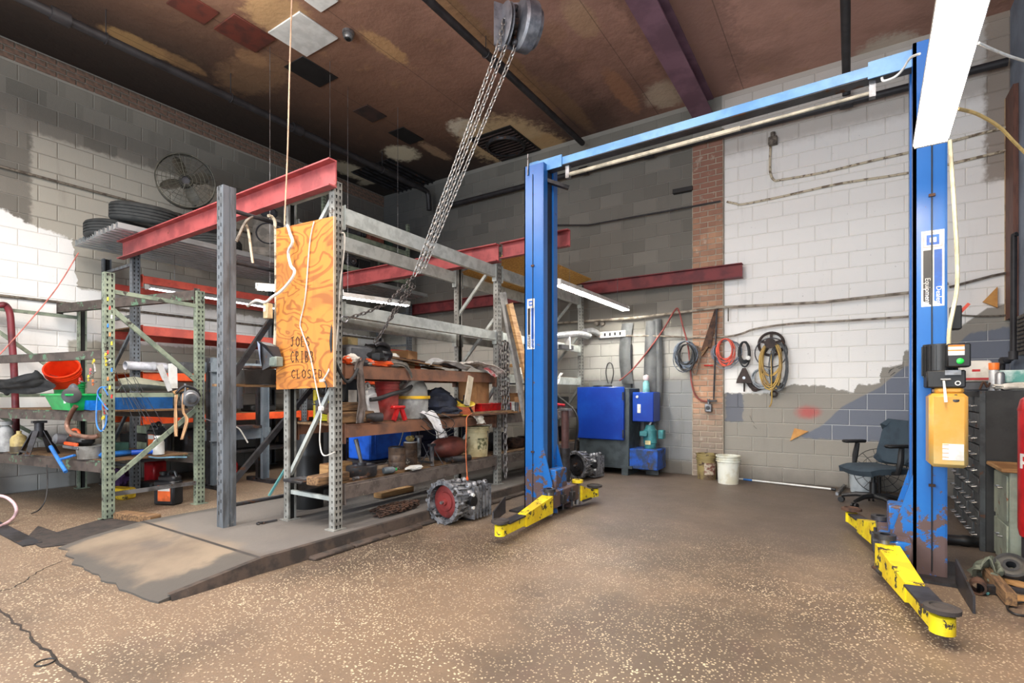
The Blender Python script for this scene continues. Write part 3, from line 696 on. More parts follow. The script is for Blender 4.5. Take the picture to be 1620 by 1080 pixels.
b = rbeam((.12, -5.62, 2.31), (2.57, -5.07, 2.32), .12, GRNBR, None, .06, 'steel_beam'); tag(b, 'grey-green rack beam lying across the top of the green rack', 'beam')
# ---- red oxide beams ---------------------------------------------------------
b = MB().chan((1.0, -5.22, 3.0), (5.12, -5.24, 3.0), .075, .22, .012, flip=-1).build('steel_beam', REDST)
tag(b, 'long red channel beam above the plywood sign, resting on the rack tops', 'beam')
b = MB(); b.ibeam((1.0, -2.80, 2.93), (5.02, -2.80, 2.93), .12, .21); tag(b.build('steel_beam', REDST), 'red I-beam crossing behind the middle rack top, ending at the lift', 'beam')
b = MB().chan((5.03, -2.72, 2.96), (5.97, -2.76, 2.96), .07, .19, .012, flip=-1); tag(b.build('steel_beam', REDST), 'short red channel piece ending right of the blue lift post', 'beam')
b = MB().ibeam((.9, -.15, 2.94), (7.33, -.15, 2.94), .12, .20); tag(b.build('steel_beam', DKRED), 'long dark red I-beam along the back block wall', 'beam')
# ---- corrugated deck ---------------------------------------------------------
CORR = pm('corrugated_zinc', (206, 212, 214), .3, .75, col2=(186, 192, 194), sc=3, chip=(110, 92, 74), cl=.68)
g = MB(); n = 11; x0, x1 = .25, 1.62; prof = []
per = (x1-x0)/n
for i in range(n):
    x = x0+per*i; prof += [(x, 0), (x+per*.42, 0), (x+per*.5, .065), (x+per*.92, .065)]
prof += [(x1, 0)]
th = .002; full = [(x, z+3.115) for x, z in prof]+[(x, z+3.115-th) for x, z in reversed(prof)]
vs = [(x, -5.50, z) for x, z in full]+[(x, -.35, z) for x, z in full]; m_ = len(full); h_ = len(prof)
fs = [(i, (i+1) % m_, m_+(i+1) % m_, m_+i) for i in range(m_)]+[(i, i+1, m_-2-i, m_-1-i) for i in range(h_-1)]
g.add(vs, fs); tag(g.build('metal_deck', CORR, sharp=20), 'corrugated zinc deck sheets on the rack tops under the tires', 'deck')
# ---- ceiling I-beam, pipes ---------------------------------------------------
b = MB().ibeam((6.78, -11.8, CZ-.13), (6.78, -.02, CZ-.13), .28, .26, .02).build('trim_3', PURP, None, local=True); struct(b)
def pipe(name, pts, r, mat, label, fittings=(), hang=(), cat='pipe'):
    t = thing(name, label, cat, pts[0]); MB().tube(pts, r, 10).build('pipe', mat, t)
    for f, ax in fittings: f = V(f); a = V(ax).normalized(); MB().cyl(f-a*r*1.6, f+a*r*1.6, r*1.45, n=10).build('coupling', mat, t)
    for f in hang: f = V(f); MB().torus(f, (0, 1, 0), r*1.2, .006, 12, 5).tube([f+V((0, 0, r)), V((f.x, f.y, CZ))], .006, 5).build('hanger', mat, t)
    return t
pipe('sprinkler_pipe', [(1.9, -.16, 4.72), (1.9, -.16, 4.90), (RX-.05, -.16, 4.90)][1:], .045, BLK2, 'thick black pipe running level along the top of the back wall', [((4.9, -.16, 4.90), (1, 0, 0)), ((8.55, -.16, 4.90), (1, 0, 0)), ((6.0, -.16, 4.90), (1, 0, 0))])
pipe('sprinkler_pipe', [(1.58, YF+.5, 5.22), (1.58, -.40, 5.22), (1.58, -.32, 5.20), (1.58, -.28, 5.12), (1.58, -.26, 4.86)], .05, BLK2, 'black ceiling pipe nearest the left wall, turning down near the far corner', [((1.58, -3.2, 5.22), (0, 1, 0)), ((1.58, -6.0, 5.22), (0, 1, 0))], [(1.58, -1.5, 5.22), (1.58, -4.2, 5.22), (1.58, -5.6, 5.22)])
pipe('sprinkler_pipe', [(4.9, YF+.5, 5.34), (4.9, -.2, 5.34)], .045, BLK2, 'black ceiling pipe passing behind the chain hoist', [((4.9, -2.6, 5.34), (0, 1, 0)), ((4.9, -4.2, 5.34), (0, 1, 0))], [(4.9, -2.9, 5.34), (4.9, -4.25, 5.34)])
pipe('sprinkler_pipe', [(8.55, YF+.5, 5.12), (8.55, -.30, 5.12), (8.55, -.18, 5.08), (8.55, -.16, 5.0)], .045, BLK2, 'black ceiling pipe above the lift crossbar, joining the wall pipe', [((8.55, -2.4, 5.12), (0, 1, 0))])
LGR = pm('conduit_grey', (128, 120, 108), .6, .3, col2=(86, 78, 70), sc=20)
pipe('conduit', [(.04, -9, 3.96), (.04, -.1, 3.94)], .016, LGR, 'thin dark conduit across the upper left wall above the tires', cat='conduit')
pipe('conduit', [(.03, -9, 2.41), (.03, -5.4, 2.40), (.03, -.1, 2.38)], .018, LGR, 'thin conduit across the lower left wall behind the green rack', cat='conduit')
PGR = pm('pale_pipe', (168, 158, 142), .6, col2=(110, 100, 88), sc=7)
BW_ = lambda px, py, Y=-.03: P(px, py, Y=Y)
def wallrun(name, px, r, mat, label, Y=-.03, k=1, cat='conduit'):
    t = thing(name, label, cat, BW_(*px[0], Y)); pts = [BW_(*p, Y) for p in px]; MB().tube(spline(pts, k) if k > 1 else pts, r, 8).build('tube', mat, t); return t
CREAM = pm('cream_conduit', (206, 194, 168), .6, col2=(120, 104, 84), sc=12, lo=.5, hi=.6)
wallrun('conduit', [(1219, 232), (1218, 258), (1219, 275), (1225, 285), (1237, 284), (1300, 273), (1380, 254), (1450, 238), (1575, 205), (1605, 200)], .015, CREAM, 'cream conduit bending down from the grey box high on the white wall', k=4)
t = thing('junction_box', 'small dirty grey box high on the white wall', 'box', BW_(1223, 232)); q = BW_(1223, 224)
MB().box(q+V((0, -.02, 0)), (.11, .08, .11), bev=.008).build('body', LGR, t); MB().cyl(q+V((.0, -.02, .05)), q+V((.0, -.02, .12)), .03, n=10).build('stub', LGR, t)
wallrun('conduit', [(1150, 319), (1165, 322), (1175, 323), (1240, 310), (1330, 290), (1445, 272), (1600, 236)], .015, CREAM, 'long cream conduit crossing the white wall below the bent one', k=3)
wallrun('conduit', [(855, 356), (930, 356), (1060, 333), (1140, 318)], .013, BLK2, 'dark cable line on the grey blocks ending at the brick pilaster', Y=-.075)
wallrun('conduit', [(1143, 204), (1142, 320), (1142, 330), (1141, 480), (1137, 640), (1139, 700)], .018, CREAM, 'cream riser running down the right edge of the brick pilaster')
wallrun('conduit', [(860, 512), (1000, 503), (1140, 486), (1300, 478), (1445, 462), (1500, 448)], .018, PGR, 'rusty pipe across the back wall just below the hanging lamp', Y=-.10)
wallrun('conduit', [(925, 532), (1030, 531), (1100, 534), (1150, 532), (1172, 528), (1195, 520), (1250, 512), (1340, 507), (1445, 500)], .014, PGR, 'lower pipe across the back wall behind the hanging cable coils', Y=-.08, k=3)
wallrun('conduit', [(1502, 454), (1570, 436), (1600, 430)], .014, LGR, 'dark cable on the wall right of the lift post', Y=-.05)
wallrun('conduit', [(1502, 497), (1545, 500), (1585, 499), (1600, 496)], .010, LGR, 'thin grey cable on the wall right of the lift post above the dark paint', Y=-.04, k=3)
t = thing('angle_bracket', 'short black steel angle on the grey blocks left of the pilaster', 'bracket', BW_(1080, 300)); MB().bar(BW_(1065, 304, -.05), BW_(1096, 298, -.05), .08, .06).build('bar', BLACK, t)
# black gas pipe at the right corner
q = [P(1609, 370, X=RX-.10), P(1604, 372, X=RX-.12), P(1604, 376, X=RX-.12), P(1603, 562, X=RX-.12), P(1600, 567, X=RX-.12), P(1590, 570, X=RX-.10), P(1586, 574, X=RX-.10), P(1585, 590, X=RX-.10)]
t = pipe('gas_pipe', q, .026, BLK2, 'black elbowed pipe against the blue-grey corner wall at the right edge', [(q[3], (0, 0, 1)), (q[5], (1, 1, 0))])
# louvred vent on the right wall
t = thing('wall_vent', 'grey louvred vent at the right edge beside the black pipe', 'vent', (RX-.02, -.9, 1.6)); 
z0, z1 = P(1612, 562, X=RX-.02).z, P(1612, 500, X=RX-.02).z; y1 = P(1611, 530, X=RX-.02).y
MB().b2(RX-.03, RX-.001, y1-.5, y1, z0, z1).build('frame', LGR, t)
for i in range(9): MB().box((RX-.035, y1-.26, z0+.04+(z1-z0-.08)*i/8), (.02, .42, .012)).build('slat', BLK2, t)
# ---------------------------------------------------------------- lamps
TUBE = pm('lamp_tube', (255, 250, 240), .4, emit=((255, 252, 246), 42), bump=0)
TUBEW = pm('lamp_tube_warm', (255, 244, 220), .4, emit=((255, 238, 208), 30), bump=0)
TUBED = pm('lamp_tube_dim', (245, 245, 245), .4, emit=((250, 250, 255), 4), bump=0)
ENAM = pm('white_enamel', (228, 228, 224), .4, col2=(206, 204, 196))
def lamp(a, e, wd, label, tube=TUBE, two=True, hang=None, tr=.019):
    a = V(a); e = V(e); d = (e-a).normalized(); u = d.cross(V((0, 0, 1))).normalized(); t = thing('fluorescent_lamp', label, 'lamp', (a+e)/2)
    h = wd/2
    MB().ext(a, e, [(-h, -.03), (-h*.45, .035), (h*.45, .035), (h, -.03), (h-.004, -.034), (h*.42, .028), (-h*.42, .028), (-h+.004, -.034)]).build('reflector', ENAM, t)
    for s in ((-1, 1) if two else (0,)):
        o = u*(s*h*.5)+V((0, 0, -.022)); MB().tube([a+d*.03+o, e-d*.03+o], tr, 10).build('tube', tube, t)
    for p in (a, e):
        MB().bar(p-d*.008+V((0, 0, -.01)), p+d*.012+V((0, 0, -.01)), wd*.9, .07).build('end_cap', ENAM, t)
    if hang:
        for k in (.15, .85):
            p = a.lerp(e, k); MB().tube([p+V((0, 0, .03)), V((p.x, p.y, hang))], .003, 5).build('hanging_wire', STEEL, t)
    return t
lamp((8.975, -4.16, 2.70), (8.90, -6.60, 2.70), .165, 'big bright fluorescent lamp hanging near the camera in front of the right lift post', TUBEW, hang=CZ, tr=.03)
lamp((5.68, -2.55, 2.55), (5.66, -.25, 2.55), .14, 'lit strip lamp hanging just right of the left lift post', hang=2.95)
lamp((2.62, -3.30, 2.60), (2.9, -2.20, 2.60), .14, 'lit strip lamp seen between the rack shelves right of the plywood sign', hang=CZ)
lamp((2.45, -4.35, 2.55), (3.0, -3.5, 2.55), .16, 'lit strip lamp glowing between the dark post and the plywood sign', hang=CZ)
lamp((.98, -4.95, 2.62), (.80, -2.75, 2.62), .12, 'long unlit-looking strip lamp behind the green rack', TUBED, hang=3.1)
# ================================================================ two-post lift
BLUE = pm('lift_blue', (22, 92, 170), .35, col2=(34, 108, 186), sc=3, chip=(78, 58, 56), cl=.70, csc=7)
# more bare rust toward the foot of the posts: wear that belongs to the metal
m, nt, b = newmat('lift_blue_worn'); pos = nt.pos(); X, Y, Z = nt.xyz(pos); n = nt.noise(pos, 9, 7, .7); n2 = nt.noise(pos, 2.5, 3)
c = nt.mix(n2, (14, 80, 152), (28, 104, 176)); thr = nt.math('ADD', n, nt.math('MULTIPLY', nt.math('SUBTRACT', 1, nt.ss(Z, .12, .75)), .24))
k = nt.ss(thr, .655, .675); c = nt.mix(k, c, (88, 70, 68)); nt.inp(b.inputs['Base Color'], c); nt.inp(b.inputs['Roughness'], nt.math('ADD', .3, nt.math('MULTIPLY', k, .5)))
BLW = m
DKB = pm('slot_shade', (20, 34, 54), .6)
lift = thing('two_post_lift', 'blue two-post vehicle lift with yellow swing arms spanning the bay', 'lift', (7.4, -3.3, 0))
HT = 3.60
def post(x0, x1, y0, y1, op, par):
    """C-shaped column; op = +1 opens toward +X"""
    t = .012; b = MB(); xb, xo = (x0, x1) if op > 0 else (x1, x0)
    yc = (y0+y1)/2
    def wall(a, e, c, d): b.b2(a, e, c, d, .012, HT)
    wall(xb, xb+op*t, y0, y1); wall(xb, xo, y0, y0+t); wall(xb, xo, y1-t, y1)
    wall(xo-op*.02, xo, y0, y0+.085); wall(xo-op*.02, xo, y1-.085, y1)
    b.b2(x0, x1, y0-.004, y0, .012, HT, .001) if False else None
    return b.build('column', BLW, par)
def lift_side(x0, x1, y0, y1, op):
    c = post(x0, x1, y0, y1, op, lift)
    xo, xb = (x1, x0) if op > 0 else (x0, x1); xm = (x0+x1)/2; ym = (y0+y1)/2
    MB().b2(min(x0, x1)+.02, max(x0, x1)-.02, y0+.08, y1-.08, .2, HT-.05).build('slot_plate', DKB if op > 0 else BLW, c)  # left plate coloured dark to stand in for shade in the slot
    MB().tube([(xm-.01*op, y0-.006, .05), (xm-.01*op, y0-.006, HT-.1)], .004, 6).build('cable', BLACK, c)
    for z in (.62, 2.55): MB().box((xm-.01*op, y0-.010, z), (.035, .012, .018)).build('clip', RUST, c)
    # base plate and gussets
    MB().b2(min(x0, x1)-.10, max(x0, x1)+.10, y0-.14, y1+.14, 0, .018).build('base_plate', DARKST, lift)
    for yy, s in ((y0, -1), (y1, 1)):
        MB().prism([(0, 0), (op*.03+.0, 0), (op*.17, 0), (0, .62)] if False else [(0, 0), (.17, 0), (.10, .30), (0, .66)], (xo, yy-.006 if s < 0 else yy-.008, .02), (op, 0, 0), (0, 0, 1), .014*(1 if op < 0 else -1)).build('gusset', BLW, lift)
    # carriage with arm pivots
    cx = xo+op*.10
    b = MB().box((cx, ym, .17), (.17, (y1-y0)+.36, .17), bev=.01); b.box((cx-op*.03, ym, .34), (.12, (y1-y0)-.06, .22), bev=.01); b.build('carriage', BLW, lift)
    for s in (-1, 1):
        yy = ym+s*((y1-y0)/2+.16); xx = cx+op*.06
        MB().cyl((xx, yy, .03), (xx, yy, .275), .032, n=14).build('arm_pin', STEEL, lift)
        g = MB(); g.lathe([(.03, 0), (.062, 0), (.062, .03), (.03, .03)], (xx, yy, .262), n=18); g.build('restraint_gear', YEL if (s > 0 and op > 0) else DARKST, lift)
        bb = MB().box((cx+op*.10, ym+s*.10, .16), (.05, .07, .09), bev=.006); bb.tube([(cx+op*.10, ym+s*.10, .05), (cx+op*.10, ym+s*.10, .24)], .011, 8).build('latch', DARKST, lift)
    return cx, ym
PADB = pm('pad_rubber', (58, 52, 50), .85, col2=(40, 38, 38), bump=.4)
def arm(p, q, w_, pad=True, ext=.42, z=.115, h=.10, steel=True, padr=.075, padm=None):
    """swing arm from pivot p to the pad centre q; outer tube, sliding inner tube, screw pad"""
    padm = padm or PADB
    p = V((*p, z)); q = V((*q, z)); d = (q-p).normalized(); L = (q-p).length; u = V((0, 0, 1)).cross(d)
    a = p; m_ = p+d*L*(1-ext)
    g = MB()
    g.add([a+u*w_*.8*s+V((0, 0, zz)) for s in (-1, 1) for zz in (-h*.5, h*1.15)]+[m_+u*w_*.55*s+V((0, 0, zz)) for s in (-1, 1) for zz in (-h*.62, h*.5)],
          [(0, 1, 3, 2), (4, 6, 7, 5), (0, 4, 5, 1), (2, 3, 7, 6), (1, 5, 7, 3), (0, 2, 6, 4)])
    o = g.build('swing_arm', YEL, lift)
    g = MB(); e = q-d*.02; g.bar(m_-d*.03-V((0, 0, .008)), e-V((0, 0, .008)), w_*.92, h*.78); g.build('arm_extension', YEL, o)
    MB().bar(m_+d*.02+V((0, 0, h*.40)), e-d*.06+V((0, 0, h*.40)), w_*1.3, .014).build('wear_strip', DARKST, o)
    MB().lathe([(w_*.62, -h*.45), (w_*.62, h*.38), (w_*.5, h*.42), (0, h*.42)], q, n=18).build('arm_tip', YEL, o)
    if pad:
        MB().lathe([(.03, 0), (.03, .012), (padr*.4, .015), (padr, .020), (padr, .040), (padr*.7, .046), (padr*.65, .038), (0, .038)], q+V((0, 0, h*.40)), n=16).build('lift_pad', padm, o)
    MB().tube([p-V((0, 0, h*.45))-u*w_*.9, p+d*.16-V((0, 0, h*.40))-u*w_*.8], .012, 8).build('guard_bar', DARKST, o)
LX = (5.73, 5.96); RXP = (8.945, 9.125)
cL = lift_side(LX[0], LX[1], -3.35, -3.05, 1); cR = lift_side(RXP[0], RXP[1], -3.54, -3.24, -1)
arm((cL[0]+.06, -3.55), (6.20, -4.48), .075); arm((cL[0]+.06, -2.88), (6.18, -2.58), .075, ext=.4, padr=.085)
arm((cR[0]-.05, -3.72), (8.965, -4.70), .085, padr=.075); arm((cR[0]-.06, -3.08), (8.60, -2.38), .075, padr=.08, padm=RUST)
# toe guard plates
for p, q in (((5.62, -3.55), (5.75, -3.95)), ((9.16, -3.62), (9.17, -4.12))):
    p = V((*p, 0)); q = V((*q, 0)); d = (q-p); n_ = V((0, 0, 1)).cross(d).normalized()*.006
    MB().add([p-n_, p+n_, q+n_, q-n_, p-n_+V((0, 0, .17)), p+n_+V((0, 0, .17)), q+n_*1+V((0, 0, .10)), q-n_+V((0, 0, .10))], [(0, 3, 2, 1), (4, 5, 6, 7), (0, 1, 5, 4), (1, 2, 6, 5), (2, 3, 7, 6), (3, 0, 4, 7)]).build('toe_guard', DARKST, lift)
# crossbar with shut-off bar
LBL = pm('lift_light_blue', (104, 156, 200), .4, col2=(84, 138, 190), sc=4)
a = V((LX[0]+.05, -3.20, 3.60)); e = V((RXP[1]-.03, -3.39, 3.545)); d = (e-a).normalized()
MB().chan(a+V((0, -.06, 0)), e+V((0, -.06, 0)), .13, .075, .006, flip=1).build('crossbar', LBL, lift); MB().bar(a+V((0, .0, -.03)), e+V((0, .0, -.03)), .11, .03).build('crossbar_shade', DARKST, lift)  # second bar is dark to imitate shade under the channel
for k in (0.0, .88):
    p = a.lerp(e, k); MB().bar(p+V((0, -.068, 0)), p+d*.36+V((0, -.068, 0)), .012, .12).build('joint_plate', LBL, lift)
PAD = pm('beige_bar', (196, 186, 164), .6)
MB().tube([a+d*.40+V((0, .0, -.13)), a+d*2.95+V((0, 0, -.13))], .013, 8).tube([a+d*.42+V((0, 0, -.13)), a+d*2.05+V((0, 0, -.13))], .020, 8).build('shutoff_bar', PAD, lift)
for k in (.40, 2.95): MB().bar(a+d*k+V((0, 0, -.17)), a+d*k+V((0, 0, -.03)), .04, .05).build('switch_bracket', STEEL, lift)
MB().box((LX[0]+.07, -3.2, HT+.02), (.12, .16, .10), bev=.01).build('column_head', LBL, lift)
MB().bar((LX[1]-.06, -3.28, 3.46), (LX[1]+.16, -3.10, 3.38), .05, .035).build('pulley_arm', DARKST, lift)
MB().tube([(LX[0]+.05, -3.36, 3.50), (LX[0]+.05, -3.36, 3.72)], .008, 6).build('threaded_rod', STEEL, lift)
# decals: white plates with the square emblem and the two worded bars
DW = pm('decal_white', (228, 226, 222), .4, bump=0); DB = pm('decal_blue', (20, 96, 196), .4, bump=0); DK = pm('decal_black', (34, 30, 34), .4, bump=0)
def decal(x0, x1, y, z0, z1, par):
    w_ = x1-x0; h = z1-z0; t = MB().b2(x0, x1, y-.0015, y, z0, z1).build('decal', DW, par, label='white decal with square emblem, blue bar and black bar')
    # geometry is flat print on the column face
    ex = (x0+x1)/2; ez = z1-w_*.52; s = w_*.28; b = MB()
    b.b2(ex-s, ex+s, y-.003, y-.0015, ez-s, ez+s); b.build('emblem', DB, t)
    b = MB(); q = s*.55; b.b2(ex-q*.9, ex-q*.2, y-.0045, y-.003, ez-q*.9, ez+q*.8); b.b2(ex+.02*w_, ex+q, y-.0045, y-.003, ez-q*.9, ez+q*.8); b.build('emblem_figure', DW, t)
    b = MB(); f = w_*.40
    for (p0, p1, r0, r1) in ((ex-f, ex+f, ez+f-.002, ez+f), (ex-f, ex+f, ez-f, ez-f+.002), (ex-f, ex-f+.002, ez-f, ez+f), (ex+f-.002, ex+f, ez-f, ez+f)): b.b2(p0, p1, y-.003, y-.0015, r0, r1)
    b.build('emblem_border', pm('decal_line', (150, 110, 100), .5, bump=0), t)
    zt_ = ez-w_*.56; zb = z0+.008
    for k, (mt, word) in enumerate(((DK, 'Equipment'), (DB, 'Dealer'))):
        c0 = x0+w_*(.08+.48*k); c1 = c0+w_*.34
        MB().prism([(0, 0), (c1-c0, .0), (c1-c0, zt_-zb), (0, zt_-zb)] if False else ([(0, (c1-c0)*.7), (c1-c0, 0), (c1-c0, zt_-zb), (0, zt_-zb)]), (c0, y-.0015, zb), (1, 0, 0), (0, 0, 1), .0015).build('bar', mt, t)
        L_ = w_*.33
        ln = {'Equipment': .150, 'Dealer': .095}[word]
        text(word, w_*.34, (c0+(c1-c0)*.26, y-.0035, zb+ln*(w_/.11)+.02), (0, 0, -1), (1, 0, 0), DW, t)
decal(LX[0]+.035, LX[0]+.125, -3.3505, P(845, 552, Y=-3.35).z, P(845, 472, Y=-3.35).z, lift)
decal(RXP[0]+.045, RXP[0]+.165, -3.5405, P(1478, 484, Y=-3.54).z, P(1478, 364, Y=-3.54).z, lift)
# ---------------------------------------------------------------- hydraulic power unit on the right column
hp = thing('hydraulic_power_unit', 'black motor over a yellowed oil tank bolted to the right lift post', 'pump', (9.12, -3.68, .77))
YF_ = -3.80
def R2(px, py, Y=YF_): return P(px, py, Y=Y)
a, e = R2(1470, 738), R2(1533, 622)
OILT = pm('yellowed_tank', (190, 138, 54), .35, col2=(172, 152, 98), sc=3.2, lo=.35, hi=.65, chip=(120, 104, 60), cl=.7)
g = MB(); w0, w1 = a.x, e.x; zc0, zc1 = a.z, e.z
g.b2(w0, w1, YF_, -3.60, zc0, zc1, .022); o = g.build('tank', OILT, hp); g = MB().b2(w0+.03, w1-.015, YF_+.03, -3.62, zc1-.01, zc1+.045, .02); g.build('tank_neck', OILT, o)
MB().lathe([(.026, 0), (.026, .014), (.018, .018), (0, .018)], ((w0+w1)/2+.035, YF_+.02, zc1-.035), (0, -1, .35), n=16).build('filler_cap', BLACK, o)
q0, q1 = R2(1491, 727, YF_-.002), R2(1525, 703, YF_-.002); DWL = MB().b2(q0.x, q1.x, YF_-.0025, YF_, q0.z, q1.z).build('label', DW, o)
g = MB()
for i in range(4): zz = q0.z+.015+(q1.z-q0.z-.012)*i/3.4; g.b2(q0.x, q0.x+.03, YF_-.0035, YF_-.0025, zz, zz+.004)
g.build('label_bars', pm('decal_orange', (238, 120, 20), .4, bump=0), DWL) if False else g.build('label_bars', pm('decal_orange', (238, 120, 20), .4, bump=0), o)
zz0, zz1 = R2(1500, 612).z, R2(1500, 603).z
MB().b2(w0-.01, w1-.01, YF_+.02, -3.6, zz0-.005, R2(1500, 585).z, .008).build('valve_block', BLACK, hp)
MB().torus((w1-.05, YF_+.012, R2(1500, 606).z), (0, 1, 0), .012, .003, 14, 6).build('port_ring', DW, hp)
MB().tube([(w0+.07, YF_-.01, R2(1500, 602).z), (w0+.078, YF_-.03, R2(1500, 636).z)], [.006, .009], 8).build('release_lever', WHITEP, hp)
MB().cyl((w0+.055, YF_-.0, R2(1500, 600).z), (w0+.105, YF_-.0, R2(1500, 600).z), .006, n=8).build('lever_pin', STEEL, hp)
zm0, zm1 = R2(1500, 596).z, R2(1500, 542).z
g = MB().cyl(((w0+w1)/2-.03, YF_+.13, zm0), ((w0+w1)/2-.03, YF_+.13, zm1), .085, n=28)
for i in range(20): t_ = 2*PI*i/20; g.box(((w0+w1)/2-.03+.086*math.cos(t_), YF_+.13+.086*math.sin(t_), (zm0+zm1)/2), (.012, .004, (zm1-zm0)*.9), t_)
g.build('motor', BLACK, hp)
x0, x1 = R2(1497, 560).x, R2(1535, 560).x; za, zb = R2(1500, 581).z, R2(1500, 544).z
o = MB().b2(x0, x1, YF_-.03, YF_+.10, za, zb, .008).build('switch_box', BLACK, hp)
q0, q1 = P(1500, 562, Y=YF_-.03), P(1526, 545, Y=YF_-.03)
MB().b2(q0.x, q1.x, YF_-.0315, YF_-.03, q0.z, q1.z).build('warning_label', DW, o)
g = MB(); zh = q1.z-q0.z; g.b2(q0.x, q1.x, YF_-.033, YF_-.0315, q0.z+zh*.84, q1.z); g.b2(q0.x, q1.x, YF_-.033, YF_-.0315, q0.z+zh*.42, q0.z+zh*.54); g.build('label_bars', pm('decal_orange', (238, 120, 20), .4, bump=0), o)
GRNB = pm('green_button', (30, 190, 70), .3, bump=0); q = P(1519, 571, Y=YF_-.03); MB().lathe([(.018, 0), (.018, .006), (.013, .008), (.013, .014), (0, .016)], q, (0, -1, 0), n=18).build('start_button', GRNB, o)
b0, b1 = R2(1495, 593, YF_-.005), R2(1521, 585, YF_-.005); MB().b2(b0.x, b1.x, YF_-.0, YF_+.02, b0.z, b1.z).build('nameplate', STEEL, hp)
# switch box with red lever behind
t = thing('disconnect_switch', 'black box with a red-orange lever on the back of the right lift post', 'switch', P(1510, 520, Y=-3.2)); a, e = P(1503, 522, Y=-3.15), P(1520, 484, Y=-3.15)
MB().b2(a.x, e.x, -3.2, -3.1, a.z, e.z, .006).build('box', BLACK, t); MB().bar(P(1519, 494, Y=-3.17), P(1533, 480, Y=-3.17), .016, .02).build('lever', pm('lever_red', (226, 70, 40), .4), t)
CORDW = pm('cream_cord', (226, 214, 176), .5)
cord('power_cord', [P(1503, 222, Y=-3.75), P(1508, 300, Y=-3.78), P(1514, 400, Y=-3.8), P(1514, 455, Y=-3.8), P(1508, 490, Y=-3.8), P(1502, 520, Y=-3.79), P(1501, 545, Y=-3.75)], .011, CORDW, 'cream power cord hanging from the bright lamp to the lift motor')
cord('power_cord', [P(1515, 172, D=3.0), P(1545, 180, D=3.1), P(1580, 200, D=3.2), P(1605, 225, D=3.25), P(1640, 260, D=3.3)], .010, pm('yellow_cord', (222, 190, 120), .5), 'thick yellowish cord leaving the bright lamp to the right')
cord('power_cord', [P(1548, 68, D=2.6), P(1570, 78, D=2.7), P(1600, 90, D=2.8), P(1650, 105, D=2.9)], .007, WHITEP, 'white cord at the top right beside the bright lamp')
cord('power_cord', [P(1455, 85, D=3.2), P(1440, 92, D=3.3), P(1428, 110, D=3.4), P(1415, 122, D=3.45), P(1398, 128, D=3.5), P(1395, 122, D=3.5)], .008, WHITEP, 'white cord looping from the lamp to the lift crossbar')
# ================================================================ things on the mezzanine, sign, hoist
TIRE = pm('tire_rubber', (52, 54, 54), .85, col2=(38, 40, 40), bump=.3)
def tire_mesh(R=.34, W_=.21):
    """tyre lying flat: tread with circumferential grooves, hollow centre"""
    h = W_/2; pr = [(R*.62, -h*.72), (R*.68, -h), (R*.86, -h*1.02), (R*.96, -h*.86)]
    for g in (-.5, -.17, .17, .5): z = h*g; pr += [(R, z-.016), (R, z-.006), (R-.010, z-.004), (R-.010, z+.004), (R, z+.006)]
    pr += [(R, h*.62), (R*.96, h*.86), (R*.86, h*1.02), (R*.68, h), (R*.62, h*.72), (R*.66, 0), (R*.62, -h*.72)]
    return MB().lathe(pr, n=44)
T0 = None
def tire(loc, label, rot=(0, 0, 0), sc=1):
    global T0
    if T0 is None: o = tire_mesh().build('tire', TIRE, None, local=True); T0 = o
    else: o = T0.copy(); COL.objects.link(o)
    o.location = loc; o.rotation_euler = rot; o.scale = (sc, sc, sc); tag(o, label, 'tire', 'tires stored on the zinc deck'); return o
DZ = 3.155
tire((.75, -5.2, DZ+.105), 'lower left tire lying flat at the near edge of the zinc deck')
tire((1.02, -5.0, DZ+.335), 'tire tilted on top of the one at the near deck edge', (.03, .14, 0), 1.08)
tire((.52, -4.58, DZ+.09), 'tire lying just behind the red channel beam left of the big fan', sc=.85)
tire((1.2, -4.22, DZ+.105), 'tire under the black crate, below the fan and behind the dark post')
tire((.42, -3.7, DZ+.105), 'tire lying between the fan stand and the left wall'); 
# drum fan
FANM = pm('fan_guard', (92, 90, 78), .6, .3, col2=(70, 70, 62))
fc = V((.78, -4.40, 4.20)); t = thing('pedestal_fan', 'large dusty caged fan on a stand above the tires', 'fan', (.80, -4.45, DZ))
ax = (CAM-fc); ax.z = -1.4; ax = ax.normalized(); u, v_ = perp(ax)
g = MB()
for R in (.355, .33, .28, .23, .18, .13, .08):
    bul = .05*(1-(R/.355)**2); g.torus(fc+ax*(.07+bul), ax, R, .003 if R < .34 else .008, 40, 5)
for k in range(28):
    a = 2*PI*k/28; dr = u*math.cos(a)+v_*math.sin(a); g.tube([fc+ax*.12+dr*.05, fc+ax*(.07+.03)+dr*.22, fc+ax*.07+dr*.355], .0028 if k % 4 else .006, 4)
g.build('front_guard', FANM, t)
MB().lathe([(.36, -.12), (.365, -.12), (.365, .07), (.358, .07)], fc, ax, 40).build('drum', pm('fan_drum', (74, 74, 70), .6, .2), t)
g = MB()
for k in range(4):
    a = 2*PI*k/4+.4; c_ = fc+(u*math.cos(a)+v_*math.sin(a))*.19
    m_ = Matrix((u*math.cos(a)+v_*math.sin(a), (-u*math.sin(a)+v_*math.cos(a))*.85+ax*.4, ax)).transposed()
    g.ell(c_, (.14, .09, .008), 12, 6, m_)
g.build('blade', pm('fan_blade', (84, 80, 70), .5, .2), t)
MB().lathe([(0, -.14), (.09, -.14), (.09, .02), (.05, .06), (0, .06)], fc, ax, 20).build('motor', DARKST, t)
MB().cyl((.70, -4.25, DZ), (.70, -4.25, 4.0), .022).build('pole', STEEL, t); MB().lathe([(.15, 0), (.15, .015), (.05, .04), (0, .04)], (.70, -4.25, DZ)).build('base', DARKST, t)
